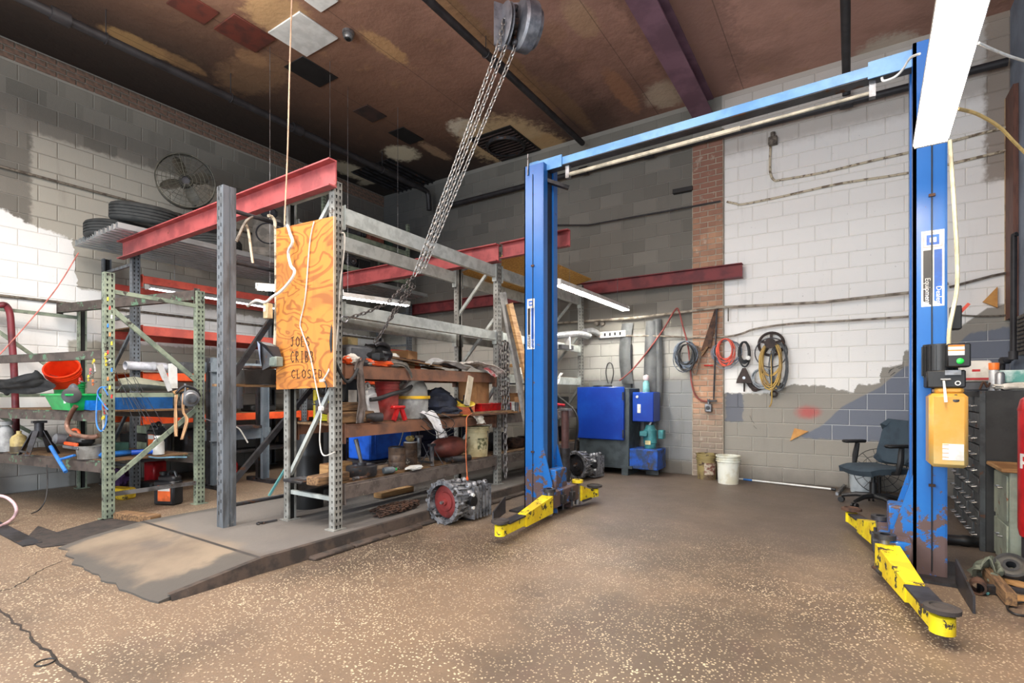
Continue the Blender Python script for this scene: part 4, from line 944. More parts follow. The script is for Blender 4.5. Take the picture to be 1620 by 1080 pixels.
# black speaker-like parts by the fan foot
t = thing('car_part_crate', 'black crate of car parts at the foot of the caged fan', 'crate', (1.08, -4.2, DZ+.22)); MB().b2(.95, 1.21, -4.33, -4.07, DZ+.22, DZ+.64, .02).build('crate', BLACK, t)
for dz in (.34, .5): MB().torus((1.07, -4.335, DZ+dz), (0, 1, 0), .045, .010, 16, 6).build('ring', STEEL, t)
# car seats
SEAT = pm('seat_cloth', (128, 123, 116), .9, col2=(98, 95, 90), bs=300); SEATD = pm('seat_trim', (44, 46, 52), .8)
def seat(x, y, label, lean=.2, sc=1):
    t = thing('vehicle_chair', label, 'car seat', (x, y, DZ), .93)
    W_ = .25*sc
    MB().box((0, 0, .14), (.48*sc, .46, .18), bev=.06).build('cushion', SEAT, t, local=True)
    g = MB(); g.add(*(lambda b: (b.v, b.f))(MB().box((0, 0, .36), (.46*sc, .14, .58), bev=.06)), Matrix.Translation((0, .2, .2)) @ Matrix.Rotation(-lean, 4, 'X')); g.build('backrest', SEAT, t, local=True)
    g = MB(); g.add(*(lambda b: (b.v, b.f))(MB().torus((0, -.07, .34), (0, 1, 0), .17, .012, 24, 6)), Matrix.Translation((0, .2, .2)) @ Matrix.Rotation(-lean, 4, 'X')); g.build('piping', SEATD, t, local=True)
    g = MB(); g.add(*(lambda b: (b.v, b.f))(MB().box((0, 0, .72), (.24, .09, .15), bev=.04)), Matrix.Translation((0, .2, .2)) @ Matrix.Rotation(-lean, 4, 'X')); g.build('headrest', SEATD, t, local=True)
    return t
seat(1.20, -3.45, 'grey cloth car seat on the zinc deck nearest the plywood sign'); seat(1.22, -4.02+.35, 'grey car seat wedged behind the first on the zinc deck', .35) if False else None
# small green rack standing on the deck
ur = thing('shelving_unit', 'small green shelving unit standing on the zinc deck under the ceiling corner', 'shelf', (.95, -1.5, DZ))
for x in (.5, 1.3):
    for y in (-2.5, -.55): upright(x, y, DZ, 4.55, GREEN, ur, 1, .06, .05, plate=False)
for z in (3.45, 4.02):
    for x in (.52, 1.28): rbeam((x, -2.48, z-.05), (x, -.57, z-.05), .09, GREEN, ur, .04)
    MB().b2(.55, 1.26, -2.42, -.6, z-.01, z+.006).build(SB, GRNBR, ur)
def crate(name, px, X, z, sx, sy, sz, mat, label, cat='box', rz=0, bev=.006, grp=None):
    q = P(px, 600, X=X); o = MB().box((X, q.y, z+sz/2), (sx, sy, sz), rz, bev=bev).build(name, mat); return tag(o, label, cat, grp)
crate('metal_case', 588, 1.05, 4.03, .3, .34, .24, pm('rust_red_case', (132, 74, 58), .7), 'rust red metal case on the high green shelving', 'case')
crate('metal_case', 610, 1.05, 4.03, .2, .2, .22, pm('dark_green_can', (40, 66, 56), .5), 'dark green canister on the high green shelving beside the red case', 'canister')
def motor(name, c, r, L_, ax, mat, label, cat='motor'):
    t = thing(name, label, cat, (c[0], c[1], c[2])); c = V(c); ax = V(ax).normalized()
    MB().lathe([(0, 0), (r*.5, 0), (r*.6, L_*.08), (r, L_*.15), (r, L_*.8), (r*.7, L_*.9), (r*.7, L_), (0, L_)], c-ax*L_/2, ax, 22).build('housing', mat, t)
    MB().cyl(c+ax*L_*.5, c+ax*L_*.68, r*.18, n=12).build('shaft', STEEL, t); MB().lathe([(r*.3, -.01), (r*.55, -.01), (r*.55, .03), (r*.3, .03)], c+ax*L_*.58, ax, 18).build('pulley', DARKST, t)
    return t
q = P(560, 600, X=1.0).y; motor('electric_motor', (1.0, q, 4.15), .11, .3, (.4, 1, 0), DARKST, 'dark motor on the high green shelving nearest the sign')
q = P(640, 600, X=1.05).y; motor('electric_motor', (1.05, q, 4.17), .12, .16, (1, .1, 0), DARKST, 'dark wheel-like motor at the far end of the high green shelving')
q = P(552, 600, X=1.0).y; motor('alternator', (1.05, q, 3.58), .11, .2, (1, -.4, 0), DARKST, 'dark alternator on the lower high shelf next to the sign', 'alternator')
crate('battery', 572, 1.05, 3.46, .18, .28, .2, BLACK, 'black battery on the lower high shelf', 'battery')
# ---- plywood sign --------------------------------------------------------------
m, nt, b = newmat('sign_plywood'); ob = nt.pos(); w1 = nt.noise(nt.scale(ob, (1.1, 1, 2.2)), 1.7, 3, .5, .6)
nz = nt.noise(nt.scale(ob, (.9, 1, 2.0)), 1.5, 3, .45, .8); sn = nt.math('SINE', nt.math('MULTIPLY', nz, 75))
c = nt.mix(nt.math('MULTIPLY', nt.ss(sn, .1, .95), .8), (194, 126, 54), (138, 80, 38)); c = nt.mix(nt.math('MULTIPLY', nt.ss(w1, .52, .66), .55), c, (150, 92, 48)); c = nt.mix(nt.math('MULTIPLY', nt.ss(nt.noise(nt.scale(ob, (3, 3, .8)), 2, 4), .56, .7), .3), c, (120, 78, 46))
nt.inp(b.inputs['Base Color'], c); b.inputs['Roughness'].default_value = .45
SIGN = m; SY = -5.30
sg = thing('plywood_sign', 'upright orange plywood board hand-lettered JOES CRIBB CLOSED on the rack end', 'sign', (4.7, SY, 1.27))
c4 = [P(437, 616, Y=SY), P(527, 612, Y=SY), P(527, 342, Y=SY), P(437, 362, Y=SY)]
MB().prism([(p.x, p.z) for p in c4], (0, SY, 0), (1, 0, 0), (0, 0, 1), -.018).build('board', SIGN, sg)
MB().prism([(c4[1].x, c4[1].z), (c4[1].x+.012, c4[1].z), (c4[2].x+.012, c4[2].z), (c4[2].x, c4[2].z)], (0, SY, 0), (1, 0, 0), (0, 0, 1), -.02).build('edge_band', PLY, sg)
INK = pm('black_marker', (46, 34, 30), .7, bump=0)
GL = {'J': [[(.1, .9), (.8, 1)], [(.5, .95), (.5, .2), (.3, 0), (.1, .2)]], 'O': [[(.5, 1), (.15, .75), (.15, .25), (.5, 0), (.85, .25), (.85, .75), (.5, 1)]], 'E': [[(.8, 1), (.2, 1), (.2, 0), (.8, 0)], [(.2, .5), (.7, .5)]],
      'S': [[(.8, .85), (.5, 1), (.2, .8), (.3, .55), (.7, .45), (.8, .2), (.5, 0), (.15, .15)]], 'C': [[(.85, .85), (.5, 1), (.15, .7), (.15, .3), (.5, 0), (.85, .15)]], 'R': [[(.2, 0), (.2, 1), (.65, .95), (.7, .65), (.2, .5), (.8, 0)]],
      'I': [[(.5, 0), (.5, 1)], [(.3, 1), (.7, 1)], [(.3, 0), (.7, 0)]], 'B': [[(.2, 0), (.2, 1), (.65, .9), (.65, .6), (.2, .5), (.75, .4), (.75, .1), (.2, 0)]], 'L': [[(.2, 1), (.2, 0), (.8, .03)]], 'D': [[(.2, 0), (.2, 1), (.65, .85), (.8, .5), (.65, .1), (.2, 0)]]}
for word, x0, x1, y0, y1 in (('JOES', 460, 492, 548, 533), ('CRIBB', 460, 498, 573, 556), ('CLOSED', 461, 512, 598, 585)):
    g = MB(); n = len(word); a = P(x0, y0, Y=SY); e = P(x1, y0, Y=SY); tp = P(x0, y1, Y=SY); H_ = tp.z-a.z
    for i, ch in enumerate(word):
        w_ = (e.x-a.x)/n; ox = a.x+w_*i; oz = a.z+(e.z-a.z)*i/n
        for st_ in GL[ch]:
            for p, q in zip(st_, st_[1:]):
                g.bar((ox+w_*p[0]*.85, SY-.001, oz+H_*p[1]), (ox+w_*q[0]*.85, SY-.001, oz+H_*q[1]), .0055, .0055)
    g.build('lettering', INK, sg)
CW = pm('white_cable', (222, 218, 208), .5, bump=0)
cord('cord', [P(497, 350, Y=SY-.01), P(490, 385, Y=SY-.01), P(483, 470, Y=SY-.01), P(475, 510, Y=SY-.01), P(478, 525, Y=SY-.01), P(490, 560, Y=SY-.02), P(500, 610, Y=SY-.02), P(508, 650, Y=SY-.02), P(507, 670, Y=SY-.02), P(506, 700, Y=SY-.02), P(512, 720, Y=SY-.02), P(530, 715, Y=SY-.02)], .0055, CW, 'thin white cord running down the middle of the plywood sign and below it')
cord('cord', [P(540, 368, X=5.06), P(545, 372, X=5.07), P(544, 400, X=5.06), P(538, 450, X=5.06), P(534, 520, X=5.06), P(529, 562, X=5.08), P(518, 590, X=5.1), P(510, 602, Y=SY-.03)], .0075, CW, 'white cord hanging along the perforated upright right of the sign')
t = cord('conduit', [P(455, 356, Y=SY-.03), P(459, 370, Y=SY-.03), P(463, 383, Y=SY-.04), P(456, 398, Y=SY-.05), P(460, 420, Y=SY-.05), P(466, 428, Y=SY-.05), P(462, 440, Y=SY-.06), P(445, 460, Y=SY-.06), P(430, 470, Y=SY-.08), P(420, 478, Y=SY-.1), P(405, 475, Y=SY-.1), P(392, 484, Y=SY-.1)], .013, CW, 'bent white cable bundle hanging over the upper left of the plywood sign', k=3)
cord('conduit', [P(374, 382, X=4.3), P(388, 352, X=4.3), P(400, 343, X=4.3)], .012, LGR, 'short bent grey tube leaning by the dark post top')
cord('conduit', [P(424, 341, X=4.33), P(432, 345, X=4.33), P(436, 365, X=4.33), P(437, 480, X=4.33), P(434, 565, X=4.33)], .014, CREAM, 'cream conduit rising beside the left edge of the plywood sign', k=4)
cord('cord', [P(388, 352, X=4.28), P(393, 366, X=4.28), P(397, 395, X=4.28), P(400, 416, X=4.28)], .010, CREAM, 'short pale rod hanging beside the dark post above the zinc deck')
cord('pull_rope', [P(462, -10, Y=SY-.03), P(458, 120, Y=SY-.03), P(455, 240, Y=SY-.03), P(450, 356, Y=SY-.03)], .006, pm('rope_tan', (206, 170, 140), .8), 'thin tan rope hanging from the ceiling to the plywood sign', 'rope')
t = thing('junction_box', 'small grey-green electrical box at the left edge of the plywood sign', 'box', P(437, 573, Y=SY-.05)); q = P(437, 572, Y=SY-.05); MB().box(q, (.10, .07, .085), bev=.006).build('body', pm('grey_green_box', (132, 144, 134), .5), t); MB().box(q+V((0, -.037, 0)), (.085, .008, .07), bev=.003).build('cover', pm('grey_green_box', (132, 144, 134)), t)
q = P(424, 556, Y=SY-.1); t = thing('flood_lamp', 'grey square work lamp fixed left of the junction box', 'lamp', q); 
g = MB(); g.add([q+V(p) for p in ((-.07, -.05, .09), (.05, -.05, .05), (.07, .05, -.09), (-.05, -.02, -.16), (-.05, .06, .08), (.06, .06, .04), (.08, .09, -.08), (-.02, .09, -.14))], [(0, 1, 2, 3), (4, 7, 6, 5), (0, 4, 5, 1), (1, 5, 6, 2), (2, 6, 7, 3), (3, 7, 4, 0)]); g.build('housing', DARKST, t)
g = MB(); g.add([q+V(p) for p in ((-.074, -.054, .09), (-.03, -.054, .06), (-.03, -.05, -.10), (-.055, -.03, -.15))], [(0, 3, 2, 1)]); g.build('lens', pm('lamp_glass', (150, 164, 190), .1), t)
t = thing('outlet_box', 'small tan tag box hanging at the lower left of the cable bundle', 'box', P(424, 495, Y=SY-.05)); q = P(424, 492, Y=SY-.05); MB().box(q, (.07, .05, .13), bev=.004).build('body', pm('tan_box', (216, 196, 150), .6), t); MB().box(q+V((-.01, -.027, .02)), (.03, .004, .05)).build('label', WHITEP, t)
t = thing('cord_connector', 'white plug on the cord at the lower right of the plywood sign', 'plug', P(510, 602, Y=SY-.03)); MB().box(P(510, 602, Y=SY-.03), (.045, .03, .022), bev=.004).build('plug', WHITEP, t); MB().tube([P(514, 603, Y=SY-.03), P(517, 610, Y=SY-.03), P(515, 622, Y=SY-.03)], .006, 6).build('tail', BLACK, t)
t = thing('cord_connector', 'white splice block on the cord below the plywood sign', 'plug', P(508, 646, Y=SY-.03)); MB().box(P(508, 646, Y=SY-.03), (.04, .03, .035), bev=.004).build('plug', WHITEP, t)
# ---- chain hoist ---------------------------------------------------------------
HX = V((6.02, -3.92, 4.62)); dh = 4.8
hs = thing('chain_hoist', 'steel chain hoist hanging from the ceiling with three long chain falls', 'hoist', HX)
r_ = (RT*.9+FW*.43).normalized(); 
def HP(px, py, D=4.8): return P(px, py, D=D)
HM = pm('hoist_grey', (142, 146, 152), .45, .5, col2=(98, 102, 110), sc=5)
a = HP(832, 42); MB().lathe([(0, -.08), (.19, -.08), (.215, -.06), (.215, .05), (.19, .06), (.17, .06), (.17, .10), (0, .10)], a+r_*0, r_, 36).build('load_wheel_cover', HM, hs)
a = HP(798, 42); u2 = r_; g = MB(); g.lathe([(.055, -.02), (.18, -.025), (.20, -.015), (.17, 0), (.20, .015), (.18, .025), (.055, .02)], a, u2, 30); g.build('hand_wheel', HM, hs)
g = MB(); 
for s in (-1, 1): g.bar(a+u2*.045*s+V((0, 0, .20)), a+u2*.045*s-V((0, 0, .2)), .012, .12, up=u2)
g.build('chain_guide', HM, hs)
g = MB()
for k in range(7): p = HP(815, 14+k*9); g.ell(p+FW*(.02*(k % 3)), (.045, .04, .035), 10, 7)
g.cyl(HP(805, 40), HP(830, 40), .06, n=16); g.build('gear_body', DARKST, hs)
g = MB().bar(HP(804, 12), HP(826, 12), .06, .05); g.build('top_plate', HM, hs)
CHM = pm('chain_steel', (170, 168, 164), .4, .7, col2=(120, 116, 112)); CHD = pm('chain_dark', (120, 114, 110), .5, .6, col2=(78, 74, 72))
LM = {}
def link_mesh(mat, L_, w_, r):
    k = (mat.name, L_)
    if k not in LM:
        b = MB(); h = L_/2-w_/2; pts = []
        for i in range(5): t_ = PI*i/4; pts.append((0, math.cos(t_)*w_/2, h+math.sin(t_)*w_/2))
        for i in range(5): t_ = PI*i/4; pts.append((0, -math.cos(t_)*w_/2, -h-math.sin(t_)*w_/2))
        b.tube(pts, r, 4, close=True); o = b.build('chain_link', mat, None, local=True, sharp=80); LM[k] = o.data; bpy.data.objects.remove(o)
    return LM[k]
def chain(par, pts, L_=.068, w_=.034, r=.0062, mat=None, sag=0, name='chain_link', joined=False):
    """links one by one along the polyline"""
    pts = [V(p) for p in pts]; me = link_mesh(mat or CHM, L_, w_, r); step = L_-2.6*r; i = 0; carry = 0; cum = 0; jb = MB()
    seg = []; tot = 0
    for a, e in zip(pts, pts[1:]): seg.append((a, e, (e-a).length)); tot += (e-a).length
    n = int(tot/step)
    for k in range(n):
        s = step*(k+.5); 
        for a, e, l in seg:
            if s <= l: break
            s -= l
        p = a.lerp(e, min(1, s/l)); d = (e-a).normalized(); u, w2 = perp(d)
        ang = (PI/2 if k % 2 else 0)+.5; x = u*math.cos(ang)+w2*math.sin(ang); y = d.cross(x)
        M = Matrix((x, y, d)).transposed().to_4x4(); M.translation = p
        if joined: jb.add([M @ v.co for v in me.vertices], [tuple(f.vertices) for f in me.polygons]); continue
        o = bpy.data.objects.new(name, me); COL.objects.link(o); o.parent = par
        M2 = par.matrix_basis.inverted() @ M; o.matrix_basis = M2
    if joined: return jb
chain(hs, [HP(826, -12), HP(824, 8)], mat=CHM)
a = P(655, 437, X=5.16); b_ = P(662, 434, X=5.18); c_ = P(650, 452, X=5.14)
chain(hs, [HP(798, 30, 4.74), HP(790, 68, 4.72), a]); chain(hs, [HP(800, 72, 4.76), b_]); chain(hs, [HP(818, 62, 4.8), HP(812, 82, 4.8), P(668, 431, X=5.2)], mat=CHM)
cf = thing('lashing_chain', 'dark chain running from the hoist falls to a hook at the perforated upright', 'chain', P(540, 506, X=5.12)); 
chain(cf, [P(655, 437, X=5.15), P(612, 480, X=5.16), P(580, 494, X=5.15), P(548, 504, X=5.13)], .052, .024, .0045, CHD)
MB().tube(spline([P(550, 503, X=5.13), P(542, 500, X=5.13), P(540, 507, X=5.13), P(546, 510, X=5.13), P(550, 506, X=5.13)], 4), .007, 6).build('hook', STEEL, cf)
cf = thing('lashing_chain', 'dark double chain running down onto the black bag on the brown shelf', 'chain', P(590, 543, X=5.0))
chain(cf, [P(652, 448, X=5.14), P(625, 488, X=5.10), P(608, 520, X=5.06), P(589, 545, X=5.0)], .052, .024, .0045, CHD); chain(cf, [P(656, 452, X=5.14), P(612, 512, X=5.10), P(594, 543, X=5.0)], .052, .024, .0045, CHD)
# ================================================================ builders of small things
def bucket(loc, r, h, mat, label, rings=2, handle=True, rz=0, tilt=None, fill=None, cat='bucket', lbl=None, group=None, hm=None):
    t = thing('bucket', label, cat, loc, rz, group)
    if tilt: t.rotation_euler = tilt
    rb = r*.86; th = .004; pr = [(0, 0), (rb, 0), (r*.955, h*.78)]
    for k in range(rings): z = h*(.78+.075*k); pr += [(r*.965, z), (r*1.05, z+.002), (r*1.05, z+h*.02), (r*.97, z+h*.025)]
    pr += [(r*.98, h*.96), (r*1.06, h*.965), (r*1.06, h), (r*.96, h), (r*.95, h*.9), (rb-th, .01), (0, .01)]
    MB().lathe(pr, n=30).build('pail', mat, t, local=True)
    if handle:
        MB().torus((0, 0, h*.86), (0, 1, .35), r*1.07, .0035, 20, 5, ang=(PI*1.0, PI*2)).build('handle', hm or STEEL, t, local=True)
    if fill: MB().cyl((0, 0, h*.5), (0, 0, h*.62), r*.9, n=20).build('contents', fill, t, local=True)
    if lbl:
        g = MB(); n = 8; a0, a1 = lbl[1]; z0, z1 = lbl[2]
        for i in range(n):
            p0, p1 = a0+(a1-a0)*i/n, a0+(a1-a0)*(i+1)/n; R = lambda z: (rb+(r*.955-rb)*z/(h*.78))+.0015
            g.add([(R(h*z0)*math.cos(p0), R(h*z0)*math.sin(p0), h*z0), (R(h*z0)*math.cos(p1), R(h*z0)*math.sin(p1), h*z0), (R(h*z1)*math.cos(p1), R(h*z1)*math.sin(p1), h*z1), (R(h*z1)*math.cos(p0), R(h*z1)*math.sin(p0), h*z1)], [(0, 1, 2, 3)])
        g.build('label', lbl[0], t, local=True)
    return t
def can(loc, r, h, mat, label, lid=None, cat='can', group=None):
    t = thing('can', label, cat, loc, 0, group)
    MB().lathe([(0, 0), (r*.97, 0), (r, .006), (r, h*.33), (r*.985, h*.34), (r, h*.35), (r, h*.66), (r*.985, h*.67), (r, h*.68), (r, h-.008), (r*1.03, h-.004), (r*1.03, h), (r*.92, h), (r*.9, h-.012), (0, h-.012)], n=24).build('body', mat, t, local=True)
    if lid: MB().lathe([(r*.9, h), (r*.9, h+.01), (0, h+.012)], n=20).build('lid', lid, t, local=True)
    return t
def jug(loc, w_, d, h, mat, label, rz=0, capm=None, lblm=None, group=None, cat='jug', tilt=None, lab2=None):
    t = thing('jug', label, cat, loc, rz, group)
    if tilt: t.rotation_euler = tilt
    g = MB().box((0, 0, h*.37), (w_, d, h*.74), bev=min(w_, d)*.14); g.box((w_*.06, 0, h*.78), (w_*.82, d*.8, h*.18), bev=min(w_, d)*.12); g.build('body', mat, t, local=True)
    MB().lathe([(d*.2, 0), (d*.2, h*.05), (d*.26, h*.05), (d*.26, h*.13), (0, h*.13)], (-w_*.24, 0, h*.84), n=16).build('cap', capm or mat, t, local=True)
    MB().tube(spline([(-.02*w_, 0, h*.84), (w_*.05, 0, h*.97), (w_*.3, 0, h*.97), (w_*.38, 0, h*.80)], 5), d*.10, 8).build('handle', mat, t, local=True)
    if lblm:
        MB().box((w_*.05, -d/2-.0012, h*.36), (w_*.6, .002, h*.46)).build('label', lblm, t, local=True)
        MB().box((w_*.05, -d/2-.0028, h*.50), (w_*.56, .0015, h*.14)).build('label_print', lab2 or WHITEP, t, local=True)
    return t
def box(name, loc, s, mat, label, cat='box', rz=0, bev=.006, grp=None, rot=None):
    g = MB().box((0, 0, s[2]/2), s, bev=bev); o = g.build(name, mat, None, local=True); o.location = loc; o.rotation_euler = rot or (0, 0, rz); return tag(o, label, cat, grp)
def carton(loc, s, label, rz=0, mat=None, flaps=True):
    t = thing('carton', label, 'box', loc, rz); x, y, z = s; k = .005; g = MB()
    g.b2(-x/2, x/2, -y/2, y/2, 0, k); g.b2(-x/2, x/2, -y/2, -y/2+k, 0, z); g.b2(-x/2, x/2, y/2-k, y/2, 0, z); g.b2(-x/2, -x/2+k, -y/2, y/2, 0, z); g.b2(x/2-k, x/2, -y/2, y/2, 0, z); g.build('carton', mat or CARD, t, local=True)
    if flaps:
        for s_ in (-1, 1): MB().bar((s_*x/2, 0, z), (s_*(x/2+x*.35), 0, z+x*.18*(1 if s_ > 0 else .4)), y*.96, k).build('flap', mat or CARD, t, local=True)
    return t
def cloth(name, pts, wd, mat, label, cat='cloth', fold=.03, n=14, th=.006, side=None, grp=None):
    """draped strip following pts (spine) with given width along side"""
    sp = spline(pts, 5); side = V(side or (0, 1, 0)).normalized(); N = len(sp)-1
    def fn(u, v):
        i = min(int(u*N), N-1); f = u*N-i; p = sp[i].lerp(sp[i+1], f)
        d = (sp[min(i+1, N)]-sp[max(i-1, 0)]).normalized(); nn = d.cross(side); nn = nn.normalized() if nn.length > 1e-6 else V((0, 0, 1))
        w_ = wd*(.85+.3*noise.noise(V((u*3, v, wd*9))))
        q = p+side*w_*(v-.5)+nn*fold*(noise.noise(V((u*5, v*6, p.x+p.y)))+.4*math.sin(v*9+u*3))
        return q
    o = MB().sheet(fn, 22, n, th).build(name, mat); return tag(o, label, cat, grp)
def crumple(name, c, r, mat, label, cat='rag', seed=1, amp=.35, sq=1.0, rz=0):
    """creased lump such as a rag, bag or crushed sheet"""
    b = MB().ell((0, 0, 0), (1, 1, 1), 26, 16); R = Matrix.Rotation(rz, 3, 'Z')
    for i, p in enumerate(b.v):
        n_ = noise.noise(p*2.2+V((seed*7.1, 0, 0)))+.5*abs(noise.noise(p*5+V((0, seed*3.3, 0))))
        q = p*(1+amp*n_); b.v[i] = R @ V((q.x*r[0], q.y*r[1], max(q.z, -.98)*r[2]*sq))
    zmin = min(p.z for p in b.v); o = b.build(name, mat, None, local=True, sharp=25); o.location = (c[0], c[1], c[2]-zmin); return tag(o, label, cat)
def plank(name, a, e, w_, h, mat, label, cat='board', grp=None, up=(0, 0, 1)): return tag(MB().bar(a, e, w_, h, up).build(name, mat), label, cat, grp)
def at(px, X, z): q = P(px, 600, X=X); return V((X, q.y, z))
# ================================================================ middle rack, brown upper shelf
Z1, Z2, Z3 = 1.4765, .9715, .4665
GREYP = pm('grey_plastic', (92, 94, 98), .5, col2=(74, 76, 80)); NAVY = pm('navy_cloth', (34, 40, 56), .95, col2=(26, 30, 42)); ORP = pm('orange_plastic', (232, 92, 34), .45, col2=(206, 74, 26)); CREAMP = pm('cream_plastic', (214, 202, 160), .6, col2=(176, 160, 118), chip=(92, 76, 54), cl=.62)
FILM = pm('clear_film', (206, 206, 204), .25, col2=(176, 176, 172), spec=.8)
DIRTY = pm('oily_cardboard', (96, 64, 46), .8, col2=(62, 44, 36))
t = thing('tool_case', 'dark grey slotted plastic case on the brown shelf beside the perforated upright', 'case', at(568, 4.86, Z1)); q = at(568, 4.86, Z1)
g = MB().box(q+V((0, 0, .09)), (.20, .40, .18), bev=.03); g.build('shell', GREYP, t)
for k in (-.09, .02, .12): MB().box(q+V((.101, k, .06)), (.004, .06, .012)).build('slot', ORP, t)
MB().tube(spline([q+V((.1, .10, .19)), q+V((.12, .14, .21)), q+V((.12, .24, .19)), q+V((.1, .26, .12)), q+V((.1, .25, .02))], 5), .02, 8).build('strap', DARKST, t)
box('carton', at(552, 4.7, Z1+.19), (.10, .14, .08), pm('manila', (232, 208, 150), .7), 'small cream box on top of the grey tool case', rz=.2)
box('carton', at(547, 4.66, Z1), (.16, .2, .19), CARD, 'brown carton behind the grey tool case on the brown shelf')
MB_ = crumple('plastic_bag', at(592, 4.9, Z1), (.11, .16, .10), BLACK, 'black crumpled bag under the chain end on the brown shelf', 'bag', 2)
for i, (px, X, z, s, rz, lab, mt) in enumerate([(575, 4.62, Z1+.0, (.3, .35, .16), .2, 'white paper bundle behind the black bag on the brown shelf', PAPER), (612, 4.66, Z1, (.22, .34, .17), -.3, 'white paper sack standing behind the strips on the brown shelf', PAPER),
        (640, 4.60, Z1, (.2, .22, .2), .35, 'small carton with raised lid behind the brown metal strips', CARD), (655, 4.62, Z1, (.12, .1, .11), 0, 'orange carton end beside the blue upright on the brown shelf', ORP)]):
    if 'sack' in lab or 'bundle' in lab: crumple('paper_bundle', at(px, X, z), (s[0]/2, s[1]/2, s[2]/2), mt, lab, 'paper', i+4, .25)
    else: box('carton', at(px, X, z), s, mt, lab, rz=rz, rot=(.1*(i % 2), 0, rz))
crumple('rag', at(556, 4.97, Z1), (.05, .09, .045), PAPER, 'white crumpled paper at the front edge below the grey tool case', 'paper', 11)
crumple('rag', at(549, 4.98, Z1), (.04, .05, .035), ORP, 'orange scrap at the very front corner of the brown shelf', 'scrap', 12)
crumple('rag', at(603, 4.95, Z1), (.05, .15, .035), ORP, 'orange crumpled strip in the middle front of the brown shelf', 'scrap', 13); crumple('rag', at(588, 4.93, Z1), (.05, .07, .03), PAPER, 'white scrap between the strap and the orange strip', 'paper', 14)
r3 = random.Random(3)
for i in range(9):
    x = 4.62+.05*(i % 6); y0 = at(606+r3.uniform(-8, 14), x, 0).y; L_ = r3.uniform(.7, 1.15); z = Z1+.10-.008*(i % 3)+.018*(i//3); z1 = Z1+.02+.016*(i//3)
    plank('metal_strip', (x, y0, z), (x+r3.uniform(-.03, .06), y0+L_, z1), r3.uniform(.03, .06), .012, [DIRTY, RUST, OLDWOOD][i % 3], 'long dark strip in the loose pile on the brown shelf', 'strip', 'long rusty and wooden strips piled on the brown shelf')
cloth('plastic_sheet', [at(672, 4.85, Z1+.05), at(690, 4.86, Z1+.09), at(715, 4.86, Z1+.07), at(738, 4.88, Z1+.03)], .22, FILM, 'crumpled clear plastic sheet over the middle of the brown shelf', 'plastic', .035, side=(1, 0, 0))
cloth('newspaper', [at(727, 4.9, Z1+.08), at(745, 4.92, Z1+.10), at(768, 4.98, Z1+.06), at(785, 5.04, Z1-.02)], .3, pm('newsprint', (196, 190, 182), .85, col2=(150, 142, 134), sc=30), 'sagging newspaper stack at the right end of the brown shelf', 'paper', .02, side=(1, 0, 0))
cloth('red_paper', [at(768, 5.0, Z1+.05), at(776, 5.05, Z1+.0), at(786, 5.07, Z1-.05)], .09, pm('pink_red', (210, 110, 110), .7, col2=(226, 214, 208), sc=12), 'pink and white flyer hanging over the right end of the brown shelf', 'paper', .01, side=(0, 1, .3))
cloth('rag', [at(600, 4.95, Z1+.03), at(622, 4.99, Z1+.03), at(640, 5.04, Z1+.02), at(648, 5.055, Z1-.03), at(652, 5.058, Z1-.09)], .05, pm('grey_rag', (120, 114, 106), .95), 'thin grey rag hanging over the brown beam', 'rag', .015, side=(.2, 0, 1))
cloth('leather_strap', [at(572, 5.0, Z1+.05), at(568, 5.07, Z1-.02), at(570, 5.085, Z1-.12), at(574, 5.09, Z1-.35), at(570, 5.09, Z1-.50)], .11, pm('worn_leather', (98, 88, 82), .85, col2=(74, 66, 62)), 'long worn grey leather strap hanging beside the perforated upright', 'strap', .03, side=(0, 1, 0))
cord('black_hose', [at(531, 5.10, 2.02), at(527, 5.13, 1.80), at(524, 5.13, 1.62), at(532, 5.12, 1.46), at(547, 5.10, 1.33), at(558, 5.10, 1.36), at(566, 5.09, 1.44)], .014, SOFTBLACK, 'black strap looping around the perforated upright at brown shelf height', 'strap')
carton(at(750, 4.80, Z2+.13), (.24, .34, .26), 'brown cardboard box standing on the red tray', .2, CARD, False)
plank('board', at(738, 5.0, Z2+.12), at(745, 4.99, Z1-.06), .09, .015, pm('pale_board', (196, 184, 162), .8), 'pale upright board leaning in front of the cardboard box', up=(1, 0, 0)); 
# ---- brown lower shelf
box('wood_block', at(556, 4.93, Z2), (.16, .40, .10), OLDWOOD, 'lower squared timber block on the second brown shelf beside the upright', 'timber', bev=.012)
box('wood_block', at(548, 4.90, Z2+.101), (.15, .24, .08), OLDWOOD, 'upper timber block stacked on another by the perforated upright', 'timber', bev=.01)
t = thing('notice_box', 'black box with a white printed notice beside the perforated upright', 'box', at(551, 4.86, Z2+.19)); q = at(551, 4.86, Z2+.182); MB().box(q+V((0, 0, .12)), (.16, .2, .24), bev=.01).build('body', BLACK, t); MB().box(q+V((.082, -.02, .05)), (.003, .09, .11)).build('label', PAPER, t)
MB_ = MB().lathe([(.025, 0), (.042, 0), (.042, .16), (.036, .16), (.034, .02), (0, .02)], at(577, 4.98, Z2+.042), (.35, 1, 0), 18).build('pipe_socket', DARKST); tag(MB_, 'short black pipe socket lying by the timber block', 'pipe')
box('wood_block', at(590, 4.96, Z2), (.1, .12, .07), WOOD, 'small yellow-brown block in front of the white jug', 'timber')
WJ = pm('grubby_white', (214, 214, 214), .5, col2=(176, 172, 166)); jug(at(588, 4.86, Z2), .16, .12, .36, WJ, 'white plastic jug leaning behind the leather strap', PI/2, WJ, tilt=(.0, -.28, PI/2+.2))
q = at(613, 4.80, Z2); bucket(q+V((0, 0, 0)), .115, .37, pm('faded_red', (176, 50, 48), .55, col2=(176, 92, 82), sc=3), 'faded red bucket on the second brown shelf', 3, False)
